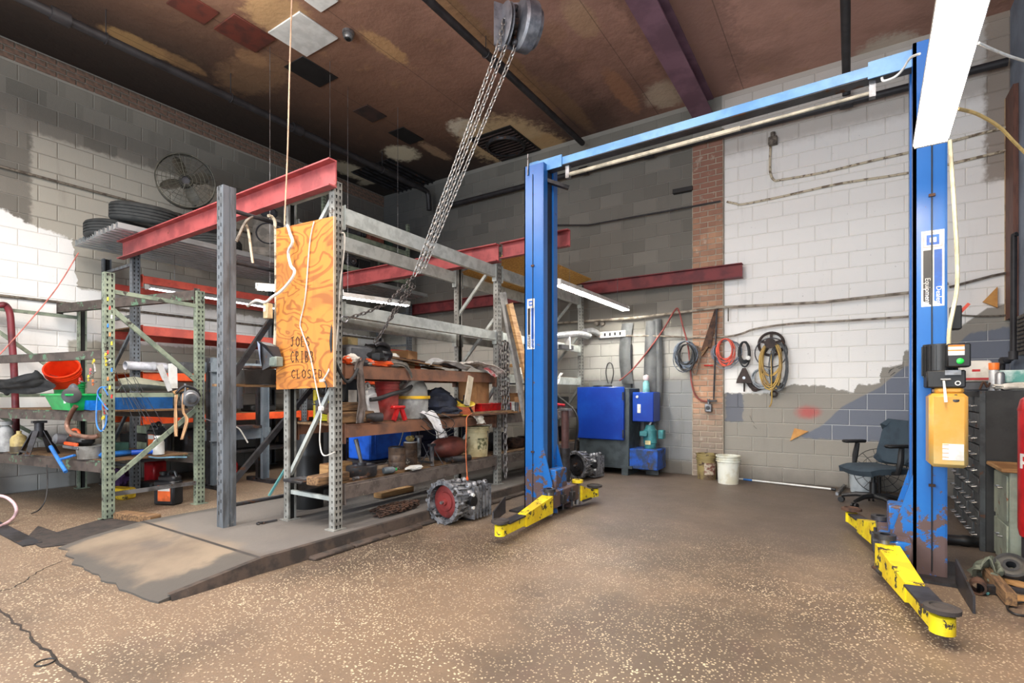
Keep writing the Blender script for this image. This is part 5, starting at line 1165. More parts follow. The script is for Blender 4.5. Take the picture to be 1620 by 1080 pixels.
cord('black_hose', [at(586, 4.98, Z2+.20), at(600, 4.99, Z2+.21), at(620, 4.97, Z2+.25), at(640, 4.93, Z2+.28), at(652, 4.88, Z2+.33), at(662, 4.82, Z2+.36)], .022, SOFTBLACK, 'thick black hose across the red bucket', 'hose')
t = thing('pipe_clamp', 'red two-legged clamp in front of the red bucket', 'clamp', at(632, 5.0, Z2)); q = at(632, 4.99, Z2)
for s in (-1, 1): MB().bar(q+V((0, s*.02, .12)), q+V((.0, s*.075, .0)), .03, .035).build('leg', REDP, t)
MB().box(q+V((0, -.02, .125)), (.06, .16, .03), bev=.01).build('jaw', REDP, t)
t = thing('shop_vacuum', 'grey shop vacuum with yellow rim on the second brown shelf', 'vacuum', at(655, 4.80, Z2)); q = at(652, 4.80, Z2); VG = pm('vac_grey', (132, 132, 128), .6, col2=(108, 108, 104))
MB().lathe([(0, 0), (.15, 0), (.16, .03), (.165, .2), (0, .2)], q, n=24).build('tank', pm('vac_pale', (172, 174, 172), .5), t); MB().lathe([(.165, 0), (.185, 0), (.185, .03), (.165, .03)], q+V((0, 0, .2)), n=24).build('rim', pm('vac_yellow', (226, 180, 32), .5), t)
MB().lathe([(.16, 0), (.155, .08), (.12, .15), (.06, .19), (0, .2)], q+V((0, 0, .23)), n=24).build('lid', VG, t); MB().tube(spline([q+V((.02, -.12, .36)), q+V((.02, -.08, .46)), q+V((.02, .06, .46)), q+V((.02, .10, .38))], 5), .018, 8).build('handle', DARKST, t)
for k in range(4): MB().torus(q+V((0, 0, .05+.035*k)), (0, 0, 1), .166, .005, 24, 5, ang=(-.9+PI/2, .6+PI/2)).build('vent', VG, t)
crumple('jacket', at(690, 4.78, Z2), (.16, .26, .15), NAVY, 'navy blue jacket heaped behind the cable reel', 'clothing', 21, .3); crumple('jacket', at(705, 4.88, Z2), (.13, .18, .06), NAVY, 'lower sleeve fold of dark cloth in front of the navy jacket', 'clothing', 23)
cloth('towel', [at(668, 4.90, Z2+.05), at(676, 4.98, Z2+.06), at(686, 5.05, Z2+.01), at(694, 5.09, Z2-.10), at(700, 5.09, Z2-.20)], .2, pm('white_towel', (206, 206, 208), .9, col2=(182, 182, 184)), 'white cloth hanging over the brown beam below the vacuum', 'cloth', .03, side=(0, 1, 0))
for k, (a_, b_, c_) in enumerate([((672, .06), (700, -.02), (690, -.17)), ((680, .08), (712, .0), (700, -.15)), ((664, .02), (690, -.12), (720, -.14))]):
    cord('thin_wire', [at(a_[0], 5.06, Z2+a_[1]), at(b_[0], 5.10, Z2+b_[1]), at(b_[0]+6, 5.11, Z2+b_[1]-.08), at(c_[0], 5.11, Z2+c_[1]), at(c_[0]-24, 5.10, Z2-.06)], .004, BLACK, ['thin black cord loop over the white cloth, left one', 'thin black cord loop over the white cloth, right one', 'thin black cord lying along the brown beam front'][k])
t = thing('cord_reel', 'yellow cord reel wound with orange cable on the second brown shelf', 'reel', at(733, 4.86, Z2)); q = at(733, 4.88, Z2+.04); ax = V((.22, -.18, .96)).normalized()
MB().lathe([(.045, 0), (.125, 0), (.13, .004), (.125, .008), (.04, .008)], q+ax*.10, ax, 26).build('flange', pm('reel_yellow', (220, 190, 60), .5), t); MB().lathe([(0, 0), (.13, 0), (.13, .008), (0, .008)], q-ax*.0, ax, 26).build('flange', pm('reel_yellow', (220, 190, 60)), t)
OC = pm('orange_cable', (214, 120, 70), .6, col2=(170, 84, 48)); g = MB()
for k in range(6):
    for j in (.105, .118): g.torus(q+ax*(.014+k*.015), ax, j, .0085, 30, 6)
g.build('cable_windings', OC, t); MB().cyl(q, q+ax*.13, .03, n=14).build('hub', BLACK, t); MB().cyl(q+ax*.11, q+ax*.2, .012, n=10).build('crank', BLACK, t)
MB().tube([q+V((.05, -.2, .16)), q+V((.13, -.05, .06)), q+V((.14, .02, -.03))], .012, 8).build('frame', BLACK, t)
MB().tube(spline([q+V((.12, .06, .0)), at(739, 5.10, .97), at(738, 5.115, .86), at(737, 5.115, .6), at(739, 5.12, .33)], 6), .006, 6).build('cable_tail', OC, t); MB().lathe([(.006, .07), (.014, .05), (.016, .02), (.012, 0), (.012, -.02), (0, -.02)], at(739, 5.12, .26), n=12).build('plug', ORP, t)
t = thing('plastic_tray', 'bright red plastic tray at the right end of the second brown shelf', 'tray', at(763, 4.84, Z2+.05)); q = at(763, 4.84, Z2+.03); REDT = pm('bright_red_tray', (220, 30, 34), .4)
g = MB(); a_, b_ = (.13, .19), (.155, .215)
for s in (0,):
    r0 = [q+V((x*a_[0], y*a_[1], 0)) for x, y in ((-1, -1), (1, -1), (1, 1), (-1, 1))]; r1 = [q+V((x*b_[0], y*b_[1], .10)) for x, y in ((-1, -1), (1, -1), (1, 1), (-1, 1))]; r2 = [p+V((0, 0, .002)) for p in r0]
    r1b = [q+V((x*(b_[0]-.004), y*(b_[1]-.004), .10)) for x, y in ((-1, -1), (1, -1), (1, 1), (-1, 1))]; r0b = [q+V((x*(a_[0]-.004), y*(a_[1]-.004), .006)) for x, y in ((-1, -1), (1, -1), (1, 1), (-1, 1))]
    g.add(r0+r1+r1b+r0b, [(3, 2, 1, 0)]+[(i, (i+1) % 4, 4+(i+1) % 4, 4+i) for i in range(4)]+[(4+i, 4+(i+1) % 4, 8+(i+1) % 4, 8+i) for i in range(4)]+[(8+i, 8+(i+1) % 4, 12+(i+1) % 4, 12+i) for i in range(4)]+[(12, 13, 14, 15)])
g.build('tray', REDT, t)
g = MB()
for (x0, x1, y0, y1) in ((-b_[0]-.012, b_[0]+.012, -b_[1]-.012, -b_[1]), (-b_[0]-.012, b_[0]+.012, b_[1], b_[1]+.012), (b_[0], b_[0]+.012, -b_[1], b_[1]), (-b_[0]-.012, -b_[0], -b_[1], b_[1])): g.box(q+V(((x0+x1)/2, (y0+y1)/2, .10)), (x1-x0, y1-y0, .01), bev=.003)
g.build('rim', REDT, t)
box('plastic_tray', at(763, 4.84, Z2), (.24, .34, .03), BLACK, 'flat black tray under the red tray', 'tray')
r3 = random.Random(8)
for i in range(5):
    x = 4.92+.04*i; y0 = at(745+r3.uniform(-3, 8), x, 0).y; plank('batten', (x, y0, Z2+.012+.02*(i % 2)), (x+.10+r3.uniform(-.03, .03), y0+r3.uniform(.5, .85), Z2+.02+.02*(i % 2)), .05, .018, [OLDWOOD, DIRTY, WOOD][i % 3], 'thin wooden batten in the stack beside the cable reel', 'batten', 'wooden battens stacked beside the cable reel')
cloth('newspaper', [at(752, 5.0, Z2+.01), at(758, 5.07, Z2-.02), at(762, 5.085, Z2-.09)], .2, PAPER, 'grey leaflet hanging over the beam below the battens', 'paper', .02, side=(0, 1, 0))
for i in range(4): plank('batten', at(690+4*i, 5.0-.03*i, Z2+.02+.012*i), at(722+3*i, 5.04-.03*i, Z2+.02), .035, .015, [DIRTY, OLDWOOD][i % 2], 'short dark stick between the jacket and the reel', 'batten', 'short sticks between the jacket and the reel')
# ---- lowest shelf
box('wood_block', at(520, 4.86, Z3), (.14, .36, .075), OLDWOOD, 'squared timber at the near end of the lowest shelf', 'timber', bev=.01, rz=.1); box('wood_block', at(532, 4.66, Z3), (.12, .28, .13), WOOD, 'orange-brown timber offcut standing behind the brake drum', 'timber', bev=.008)
box('steel_plate', at(478, 4.62, Z3), (.26, .2, .025), DARKST, 'flat dark plate at the near left corner of the lowest shelf', 'plate')
t = thing('brake_drum', 'rusty brake drum on the lowest shelf', 'drum', at(572, 4.80, Z3)); q = at(572, 4.80, Z3); MB().lathe([(.10, .0), (.135, 0), (.14, .02), (.14, .09), (.13, .10), (.04, .10), (.04, .12), (.02, .12), (0, .11)], q, n=30).build('drum', DARKST, t); MB().tube([q+V((0, 0, .11)), q+V((-.02, -.05, .34))], [.016, .02], 10).build('shaft', STEEL, t)
t = thing('socket_wrench', 'chrome and rusty socket bar lying before the brake drum', 'tool', at(566, 4.96, Z3)); MB().cyl(at(559, 4.97, Z3+.018), at(567, 4.97, Z3+.018), .016, n=12).build('socket', STEEL, t); MB().cyl(at(567, 4.97, Z3+.018), at(580, 4.99, Z3+.018), .012, n=10).build('bar', RUST, t)
t = thing('bottle', 'clear bottle with a green cap lying on the lowest shelf', 'bottle', at(617, 4.93, Z3)); a = at(606, 4.92, Z3+.034); e = at(627, 4.95, Z3+.034); d = (e-a); MB().lathe([(0, 0), (.028, .004), (.032, .02), (.032, d.length*.7), (.014, d.length*.92), (0, d.length*.92)], a, d, 16).build('bottle', pm('cloudy_plastic', (110, 118, 124), .2), t); MB().cyl(e-d*.12, e, .016, n=12).build('cap', pm('green_cap', (20, 170, 80), .4), t)
OILY = pm('oily_can', (112, 92, 78), .55, .3, col2=(70, 58, 52), sc=9, chip=(186, 176, 160), cl=.6)
can(at(628, 4.76, Z3), .085, .215, OILY, 'dented oily paint can at the left of two on the lowest shelf', DARKST); can(at(649, 4.62, Z3), .075, .23, OILY, 'oily can with yellow scraps on its lid, right of two', WJ)
crumple('rag', at(649, 4.62, Z3+.245), (.04, .05, .03), pm('yellow_scrap', (206, 180, 110), .8), 'yellowish scraps heaped on the right oily can', 'scrap', 31)
crumple('rag', at(655, 4.96, Z3), (.05, .10, .022), WHITEP, 'white crumpled rag on the lowest shelf front edge', 'rag', 32)
def jack_stand(loc, label, mat=RUST, h=.2, sc=1, group=None):
    t = thing('jack_stand', label, 'stand', loc, 0, group); q = V(loc)
    for sx, sy in ((1, 1), (1, -1), (-1, 1), (-1, -1)): MB().bar(q+V((sx*.085*sc, sy*.085*sc, .0)), q+V((sx*.025*sc, sy*.025*sc, h*.75)), .035*sc, .008).build('leg', mat, t)
    MB().cyl(q+V((0, 0, h*.55)), q+V((0, 0, h)), .028*sc, n=12).build('tube', mat, t); MB().bar(q+V((0, -.04*sc, h+.01)), q+V((0, .04*sc, h+.01)), .045*sc, .025).build('saddle', mat, t)
    for z in (.03,): MB().b2(q.x-.09*sc, q.x+.09*sc, q.y-.09*sc, q.y-.085*sc, q.z+z, q.z+z+.02).build('strut', mat, t)
    return t
jack_stand(at(683, 4.86, Z3), 'dark jack stand in front of the brown-red tank on the lowest shelf', DARKST, .2); jack_stand(at(655+8, 4.5, Z3), 'grey jack stand behind the two oily cans', STEEL, .26)
t = thing('fuel_tank', 'brown-red rounded tank on the lowest shelf beside the cream bucket', 'tank', at(708, 4.74, Z3)); q = at(710, 4.72, Z3+.02); g = MB().ell(q+V((0, 0, .12)), (.15, .30, .125), 24, 14); g.build('tank', pm('brown_red', (122, 66, 58), .5, col2=(92, 50, 46)), t); MB().torus(q+V((0, 0, .12)), (0, 0, 1), .20, .004, 8, 4).build('seam', RUST, t) if False else None; MB().box(q+V((0, 0, .0)), (.18, .3, .04)).build('foot', DARKST, t)
t = thing('steel_tube', 'short greasy steel coupling lying in front of the brown-red tank', 'pipe', at(720, 4.95, Z3)); a = at(706, 4.93, Z3+.035); e = at(734, 4.98, Z3+.035); MB().cyl(a, a.lerp(e, .35), .024, n=14).build('rod', DARKST, t); MB().lathe([(.022, 0), (.034, 0), (.034, .26), (.024, .26), (.022, .2)], a.lerp(e, .3), e-a, 16).build('sleeve', DARKST, t)
BKT_L = pm('olive_print', (92, 92, 60), .6, col2=(200, 190, 150), sc=30)
bucket(at(755, 4.80, Z3), .145, .36, CREAMP, 'dirty cream pail with a dark printed label on the lowest shelf', 3, lbl=(BKT_L, (-.9, .1), (.25, .62)))
for i, (px, X, s, mt, lab) in enumerate([(812, 4.8, (.2, .24, .24), CARD, 'tan carton right of the chain on the second shelf'), (815, 4.85, (.16, .2, .1), PAPER, 'white carton stacked over the tan one right of the chain')]): box('carton', at(px, X, Z2+.01+.245*i), s, mt, lab)
for k in range(5): can(at(803+3.4*k, 4.97-.02*(k % 2), Z2+.006+(.0 if k < 3 else 0)), .035, .12+.01*(k % 3), [STEEL, REDP, WHITEP, GREYP, STEEL][k], 'small can in the cluster behind the hanging chain', group='small cans behind the hanging chain')
box('carton', at(812, 4.8, Z1+.0), (.22, .3, .09), PAPER, 'white flat carton at the top right behind the hanging chain'); box('carton', at(815, 4.78, Z1+.092), (.2, .2, .05), WOOD, 'yellow block on the white flat carton', 'block')
cb = thing('loose_chain', 'long loose chain bundle hanging down the second rack upright to the floor', 'chain', at(797, 5.08, SZ)); 
for k, (px, X, z0, z1) in enumerate(((795, 5.05, 1.85, 1.0), (799, 5.06, 1.86, .95), (803, 5.06, 1.84, 1.05), (791, 5.05, 1.8, 1.2))): chain(cb, [at(px, X, z0), at(px+1, X+.01, z1)], .075, .038, .008, CHD)
chain(cb, [at(799, 5.06, 1.0), at(800, 5.09, .14)], .09, .045, .009, CHD)
BOARDS = [((801, 780), (803, 475), 'grey')]
plank('lumber', P(846, 742, X=5.17), P(795, 462, X=5.05), .09, .04, pm('grey_board', (158, 156, 150), .8), 'grey board leaning against the second rack upright', 'board', up=(1, 0, 0))
plank('lumber', P(868, 740, X=5.26), P(806, 480, X=5.12), .10, .04, WOOD, 'tan lumber leaning behind the blue lift post', 'board', up=(1, 0, 0))
plank('lumber', P(862, 735, X=5.10), P(818, 525, X=5.0), .12, .03, pm('pale_lumber', (226, 206, 176), .8), 'short pale board leaning beside the tan lumber', 'board', up=(1, 0, 0))
# ---- under and behind the middle rack
def drum(loc, r, h, label, mat=BLACK):
    t = thing('oil_drum', label, 'drum', loc); pr = [(0, 0), (r, 0), (r*1.02, .01)]
    for z in (.33, .66): pr += [(r, h*z-.015), (r*1.025, h*z), (r, h*z+.015)]
    pr += [(r*1.02, h-.01), (r*1.02, h), (r*.96, h), (r*.95, h-.015), (0, h-.015)]
    MB().lathe(pr, n=32).build('barrel', mat, t, local=True); MB().lathe([(0, 0), (.03, 0), (.03, .015), (0, .015)], (r*.6, 0, h-.015), n=12).build('bung', STEEL, t, local=True); return t
q = P(497, 805, Z=SZ); 
# chain pile and debris under the rack
t = thing('loose_chain', 'heap of rusty chain on the slab under the lowest shelf', 'chain', (4.95, -4.2, SZ)); r5 = random.Random(5); pts = []
c0 = P(638, 808, Z=SZ+.02)
for i in range(46): a_ = i*.9; pts.append(V((c0.x-.10+.12*math.cos(a_)*r5.uniform(.4, 1), c0.y+.30*math.sin(a_*1.3)*r5.uniform(.3, 1), SZ+.02+.05*r5.random())))
jb = chain(t, pts, .05, .028, .006, RUST, joined=True); jb.build('chain_links', RUST, t, kind='stuff')
box('wood_block', P(650, 790, Z=SZ)+V((-.35, .1, 0)), (.12, .5, .06), WOOD, 'orange-brown plank piece behind the chain heap on the floor', 'timber')
# transmissions
ALU = pm('cast_aluminium', (150, 152, 156), .45, .55, col2=(96, 98, 102), sc=12, chip=(54, 48, 44), cl=.56, csc=14)
def gearbox(loc, fdir, label, r=.23, face=None, L_=.5, sidepan=True):
    t = thing('transmission', label, 'gearbox', loc); c = V(loc)+V((0, 0, r)); f = V(fdir).normalized(); side = V((-f.y, f.x, 0))
    g = MB(); g.lathe([(r*.80, .0), (r*.98, 0), (r, -.02), (r*.98, -.05), (r*.90, -.07), (r*.72, -L_*.45), (r*.55, -L_*.5), (0, -L_*.5)], c+f*.16, f, 30); g.build('bell_housing', ALU, t)
    g = MB()
    for k in range(14): a_ = 2*PI*k/14; p = c+f*.15+(side*math.cos(a_)+V((0, 0, 1))*math.sin(a_))*r*.96; g.cyl(p-f*.06, p+f*.02, .016, n=8)
    for k in range(20): a_ = 2*PI*k/20+.1; dr = side*math.cos(a_)+V((0, 0, 1))*math.sin(a_); g.bar(c+f*.10+dr*r*.9, c-f*.06+dr*r*.78, .012, .03, up=dr)
    g.build('flange_lugs', ALU, t, kind='stuff')
    MB().lathe([(r*.79, 0), (r*.76, .01), (r*.70, .018), (r*.45, .024), (r*.42, .036), (r*.18, .04), (r*.15, .06), (0, .062)], c+f*.09, f, 30).build('torque_converter', face or pm('converter_red', (136, 52, 50), .5, .2, col2=(104, 44, 42)), t)
    MB().cyl(c+f*.14, c+f*.18, r*.07, n=12).build('pilot', STEEL, t)
    m_ = Matrix((side, f, V((0, 0, 1)))).transposed()
    g = MB(); b0 = MB().box((0, 0, 0), (r*1.75, L_*.62, r*1.45), bev=.05); g.add([c-f*L_*.36+(m_ @ p)+V((0, 0, -.03)) for p in b0.v], b0.f); g.build('case', ALU, t)
    g = MB()
    for k in range(6): b0 = MB().box((0, 0, 0), (r*1.82, .014, r*1.5)); g.add([c-f*(L_*.16+L_*.085*k)+(m_ @ p)+V((0, 0, -.028)) for p in b0.v], b0.f)
    for k in range(7): g.ell(c-f*(L_*(.12+.07*k))+side*(r*.6*(-1)**k)+V((0, 0, r*.66)), .035, 8, 6)
    g.build('ribs', ALU, t, kind='stuff')
    g = MB(); b0 = MB().box((0, 0, 0), (r*1.3, L_*.5, r*.4), bev=.03); g.add([c-f*L_*.38+(m_ @ p)+V((0, 0, -r*.80)) for p in b0.v], b0.f); g.build('oil_pan', DARKST, t)
    for k, (s_, l_) in enumerate(((1, .1), (-1, .3))): MB().cyl(c-f*L_*l_+side*r*.8*s_, c-f*L_*l_+side*r*1.02*s_, .05, n=16).build('port', BLACK, t)
    for k in range(2): MB().cyl(c-f*.05+side*r*.93+V((0, 0, .06-.12*k)), c-f*.05+side*r*1.03+V((0, 0, .06-.12*k)), .016, n=10).build('white_plug', WHITEP, t)
    return t
q = P(705, 828, Z=0); gearbox((q.x, q.y+.12, 0), (-.05, -1, 0), 'grey cast transmission with a dark red converter on the floor by the slab edge', .205, L_=.58)
q = P(918, 757, Z=0); gearbox((q.x, q.y+.05, 0), (-.2, -1, 0), 'grey transmission with a dark converter on the floor by the blue washer cabinet', .2, DARKST, .5)
# two black drums standing under the near end of the rack
q = P(510, 808, Z=SZ)+V((-.05, .30, 0))
# ================================================================ behind the middle rack
drum((4.09, -4.77, SZ), .135, .80, 'black steel drum under the near end of the middle rack, left one'); drum((3.92, -4.34, SZ), .135, .80, 'black steel drum under the near end of the middle rack, right one')
WBL = pm('welder_blue', (28, 96, 214), .4, col2=(20, 76, 180)); t = thing('welder_cart', 'bright blue welder on a wheeled cart behind the middle rack', 'welder', (3.62, -3.4, SZ))
MB().b2(3.42, 3.82, -3.75, -3.05, .42, .86, .02).build('cabinet', WBL, t); MB().b2(3.40, 3.86, -3.78, -3.02, .36, .41).build('cart_deck', DARKST, t); MB().b2(3.822, 3.83, -3.68, -3.12, .50, .78, .004).build('side_panel', WBL, t)
for y in (-3.72, -3.10):
    w_ = MB().lathe([(.05, -.03), (.10, -.035), (.125, -.02), (.125, .02), (.10, .035), (.05, .03)], (3.84, y, SZ+.126), (1, 0, 0), 22).build('wheel', SOFTBLACK, t); MB().cyl((3.80, y, SZ+.126), (3.88, y, SZ+.126), .05, n=14).build('hub', STEEL, w_)
MB().tube([(3.83, -3.3, .80), (3.95, -3.3, .83), (3.96, -3.4, .60), (3.90, -3.6, .35)], .008, 6).build('lead', BLACK, t)
t = thing('tool_cabinet', 'dark navy tool cabinet behind the cream pail and the red tank', 'cabinet', (3.5, -2.0, SZ)); MB().b2(3.2, 3.75, -2.9, -1.7, .36, 1.0, .015).build('body', pm('deep_navy', (22, 30, 56), .5), t)
for i in range(3): d_ = MB().b2(3.75, 3.765, -2.86, -1.74, .40+.19*i, .57+.19*i, .004).build('drawer', pm('deep_navy', (22, 30, 56)), t); MB().b2(3.766, 3.785, -2.5, -2.1, .48+.19*i, .495+.19*i).build('handle', DARKST, d_)
for y in (-2.85, -1.75):
    for x in (3.25, 3.7): MB().cyl((x, y, SZ), (x, y, .36), .03, n=10).build('leg', DARKST, t)
TEAL = pm('teal_paint', (92, 150, 150), .5, col2=(66, 116, 118)); t = thing('support_stand', 'teal tripod support stand behind the rack near its left upright', 'stand', (3.35, -4.45, SZ))
c0 = V((3.35, -4.45, 0)); MB().cyl(c0+V((0, 0, .35)), c0+V((0, 0, .98)), .035, n=12).build('tube', TEAL, t)
for k in range(3): a_ = 2.1*k+.3; MB().bar(c0+V((0, 0, .52)), c0+V((.26*math.cos(a_), .26*math.sin(a_), SZ+.01)), .03, .02).build('leg', TEAL, t)
t = thing('oiler_bag', 'brown leather tool bag at the near end of the second brown shelf', 'bag', (4.55, -4.95, Z2)); MB().box((4.6, -4.85, Z2+.12), (.18, .34, .10), bev=.04).build('bag', pm('brown_leather', (112, 88, 72), .7), t)
YC = pm('yellow_hose', (226, 212, 40), .5); t = thing('yellow_hose', 'coil of bright yellow hose under the brown bag', 'hose', (4.6, -4.88, Z2)); g = MB()
for k in range(4): g.torus((4.61, -4.86, Z2+.014+.016*k), (.05*k, .03, 1), .15-.008*(k % 2), .008, 28, 6)
g.build('coil', YC, t)
t = thing('hand_truck', 'yellow hand truck frame standing behind the plywood sign', 'hand truck', (3.9, -4.05, SZ)) if False else None
t = thing('yellow_post', 'tall yellow steel tube seen below the plywood sign', 'tube', (4.42, -4.78, Z2)); a = at(500, 4.45, Z2+.005); MB().cyl(a, a+V((0, 0, .42)), .025, n=12).build('tube', pm('post_yellow', (232, 206, 30), .5, chip=(60, 54, 40), cl=.6), t); 
for k in range(2): MB().torus(a+V((0, 0, .15+.14*k)), (0, 0, 1), .028, .006, 16, 6).build('band', STEEL, t)
t = thing('impact_tools', 'black and yellow power tool on the second shelf below the sign', 'power tool', at(513, 4.6, Z2+.19)); q = at(516, 4.5, Z2); MB().box(q+V((0, 0, .12)), (.16, .18, .2), bev=.03).build('body', GREYP, t); MB().box(q+V((.03, -.03, .29)), (.07, .1, .1), bev=.02).build('head', BLACK, t); MB().cyl(q+V((.085, -.03, .19)), q+V((.1, -.03, .19)), .022, n=12).build('button', YC, t)
box('carton', (4.42, -4.72, 1.28) if False else at(462, 4.35, 1.0), (.1, .2, .22), CARD, 'brown cardboard behind the left perforated upright under the sign') if False else None
# ---- hydraulic shop press -------------------------------------------------------
PR = pm('press_grey', (112, 122, 130), .5, col2=(92, 102, 110), sc=4); t = thing('shop_press', 'grey H-frame hydraulic press standing before the orange rack', 'press', (1.75, -4.2, 0))
for y in (-4.5, -3.86):
    for x, mt in ((1.68, DARKST), (1.80, PR)): MB().chan((x, y, .03), (x, y, 1.68), .05, .10, .01, up=(0, 1, 0), flip=(1 if y > -4.2 else -1)).build('column', mt, t)
    MB().b2(1.45, 2.05, y-.05, y+.05, 0, .05).build('foot', DARKST, t)
for x in (1.65, 1.83): MB().chan((x, -4.58, .68), (x, -3.78, .68), .05, .14, .01, flip=1).build('bed_beam', PR, t)
for x in (1.66, 1.83): MB().chan((x, -4.58, 1.56), (x, -3.78, 1.56), .05, .13, .01).build('head_beam', PR, t)
MB().cyl((1.75, -4.18, 1.02), (1.75, -4.18, 1.5), .05, n=16).build('ram', DARKST, t); MB().b2(1.6, 1.9, -4.35, -3.95, .75, .79).build('bed_plate', DARKST, t)
box('parts_tray', (1.75, -4.2, .79), (.2, .3, .06), DARKST, 'tray of greasy parts on the press bed', 'tray') if False else None
pk = plank('plank', (4.05, -5.64, 1.30), (4.06, -4.45, 1.29), .16, .022, OLDWOOD, 'thin dirty plank across the dark post frame under a black bin', 'board')
t = thing('parts_bin', 'greasy black parts bin on the thin plank beside the dark post', 'bin', (4.06, -5.30, 1.312)); g = MB()
g.add([V((4.06, -5.30, 1.312))+V(p) for p in ((-.08, -.14, 0), (.08, -.14, 0), (.08, .14, 0), (-.08, .14, 0), (-.11, -.17, .14), (.11, -.17, .12), (.11, .17, .14), (-.11, .17, .16))], [(3, 2, 1, 0), (0, 1, 5, 4), (1, 2, 6, 5), (2, 3, 7, 6), (3, 0, 4, 7), (4, 5, 6, 7)]); g.build('bin', pm('greasy_black', (60, 56, 54), .4, col2=(40, 38, 38)), t); MB().box((4.06, -5.28, 1.46), (.16, .24, .03), bev=.01).build('contents', RUST, t)
t = thing('gas_can', 'round red fuel can on the floor behind the dark post', 'can', (1.42, -4.2, 0)); GASR = pm('fuel_red', (188, 26, 36), .35, col2=(150, 20, 30)); q = V((1.42, -4.2, 0))
MB().lathe([(0, 0), (.16, 0), (.165, .02), (.165, .10), (.16, .11), (.165, .12), (.165, .24), (.15, .27), (.05, .33), (0, .33)], q, n=26).build('body', GASR, t); MB().cyl(q+V((-.04, -.02, .31)), q+V((-.06, -.04, .42)), .02, n=10).build('spout', GASR, t); MB().tube([q+V((0, .1, .29)), q+V((0, .06, .38)), q+V((0, -.08, .38)), q+V((0, -.1, .29))], .01, 6).build('handle', DARKST, t)
t = thing('wrench', 'dark adjustable wrench on the slab left of the rack foot', 'tool', P(425, 827, Z=SZ)); a = P(412, 827, Z=SZ+.012); e = P(438, 822, Z=SZ+.012); MB().bar(a, e, .022, .01).build('handle', DARKST, t); MB().torus(a, (0, 0, 1), .028, .008, 14, 6, ang=(.6, 5.6)).build('jaw', DARKST, t)
cord('hanging_wire', [P(364, 655, X=4.12), P(364, 668, X=4.12), P(372, 674, X=4.12), P(380, 680, X=4.12), P(392, 700, X=4.12)], .006, WHITEP, 'thin bent white brake line hanging from the dark post', 'tube')
cord('hanging_wire', [P(322, 600, X=2.6), P(322, 655, X=2.6), P(330, 664, X=2.7), P(345, 666, X=2.9), P(350, 640, X=3.2)], .005, GREYP, 'thin grey cable loop between the green upright and the dark post')
# things on the orange rack shelves
r9 = random.Random(9); rows = [('grey metal box on the top orange-rack shelf behind the green rack', .93, -4.6, DARKST), ('small wooden crate on the lower orange beam right of the green upright', .93, -3.9, OLDWOOD), ('black toolbox on the lower orange shelf behind the press', .93, -3.3, BLACK), ('dark gearbox part on the lower orange shelf behind the plywood sign', .93, -2.4, DARKST), ('greasy pump body on the upper orange shelf left of the press', 1.49, -4.4, GREYP), ('tan carton on the upper orange shelf behind the press', 1.49, -3.4, CARD), ('white carton on the upper orange shelf behind the sign', 1.49, -2.2, PAPER)]
for lab, z, y, mt in rows: box('metal_box' if mt in (DARKST, BLACK, GREYP) else 'carton', (.72, y, z+.005), (r9.uniform(.25, .45), r9.uniform(.25, .5), r9.uniform(.1, .22)), mt, lab, rz=r9.uniform(-.3, .3), bev=.02)
for k, (y, mt) in enumerate(((-4.85, BLACK), (-4.2, DARKST), (-3.5, BLACK), (-2.6, DARKST), (-1.6, BLACK))): box('battery', (.7, y, .37), (.35, .5, .35), mt, ['black case on the floor shelf nearest the green rack', 'dark box on the floor shelf behind the fuel can', 'black case on the floor shelf behind the press', 'dark box on the floor shelf behind the black drums', 'black case on the floor shelf near the far corner'][k], 'case', bev=.03)
t = thing('pipe_duct', 'white duct tube lying behind the green rack above the red beam', 'duct', (1.15, -4.9, 1.58)); a = P(198, 580, X=1.18); e = P(262, 578, X=1.14); a.z = e.z = 1.565; MB().lathe([(.05, 0), (.055, 0), (.055, .3), (.062, .31), (.062, .33), (.055, .34), (.055, (e-a).length), (.05, (e-a).length)], a, e-a, 18).build('tube', pm('pale_duct', (206, 208, 216), .4), t)
# ================================================================ green rack contents
def FP(px, py, y):
    """point on the vertical plane parallel to the skewed front of the green rack, y = its Y at the right upright"""
    r = FW + RT*((px-810)/FPX) + V((0, 0, (HY-py)/FPX)); s_ = .176
    k = (y-s_*(2.5-CAM.x)-CAM.y)/(r.y-s_*r.x); return CAM+r*k

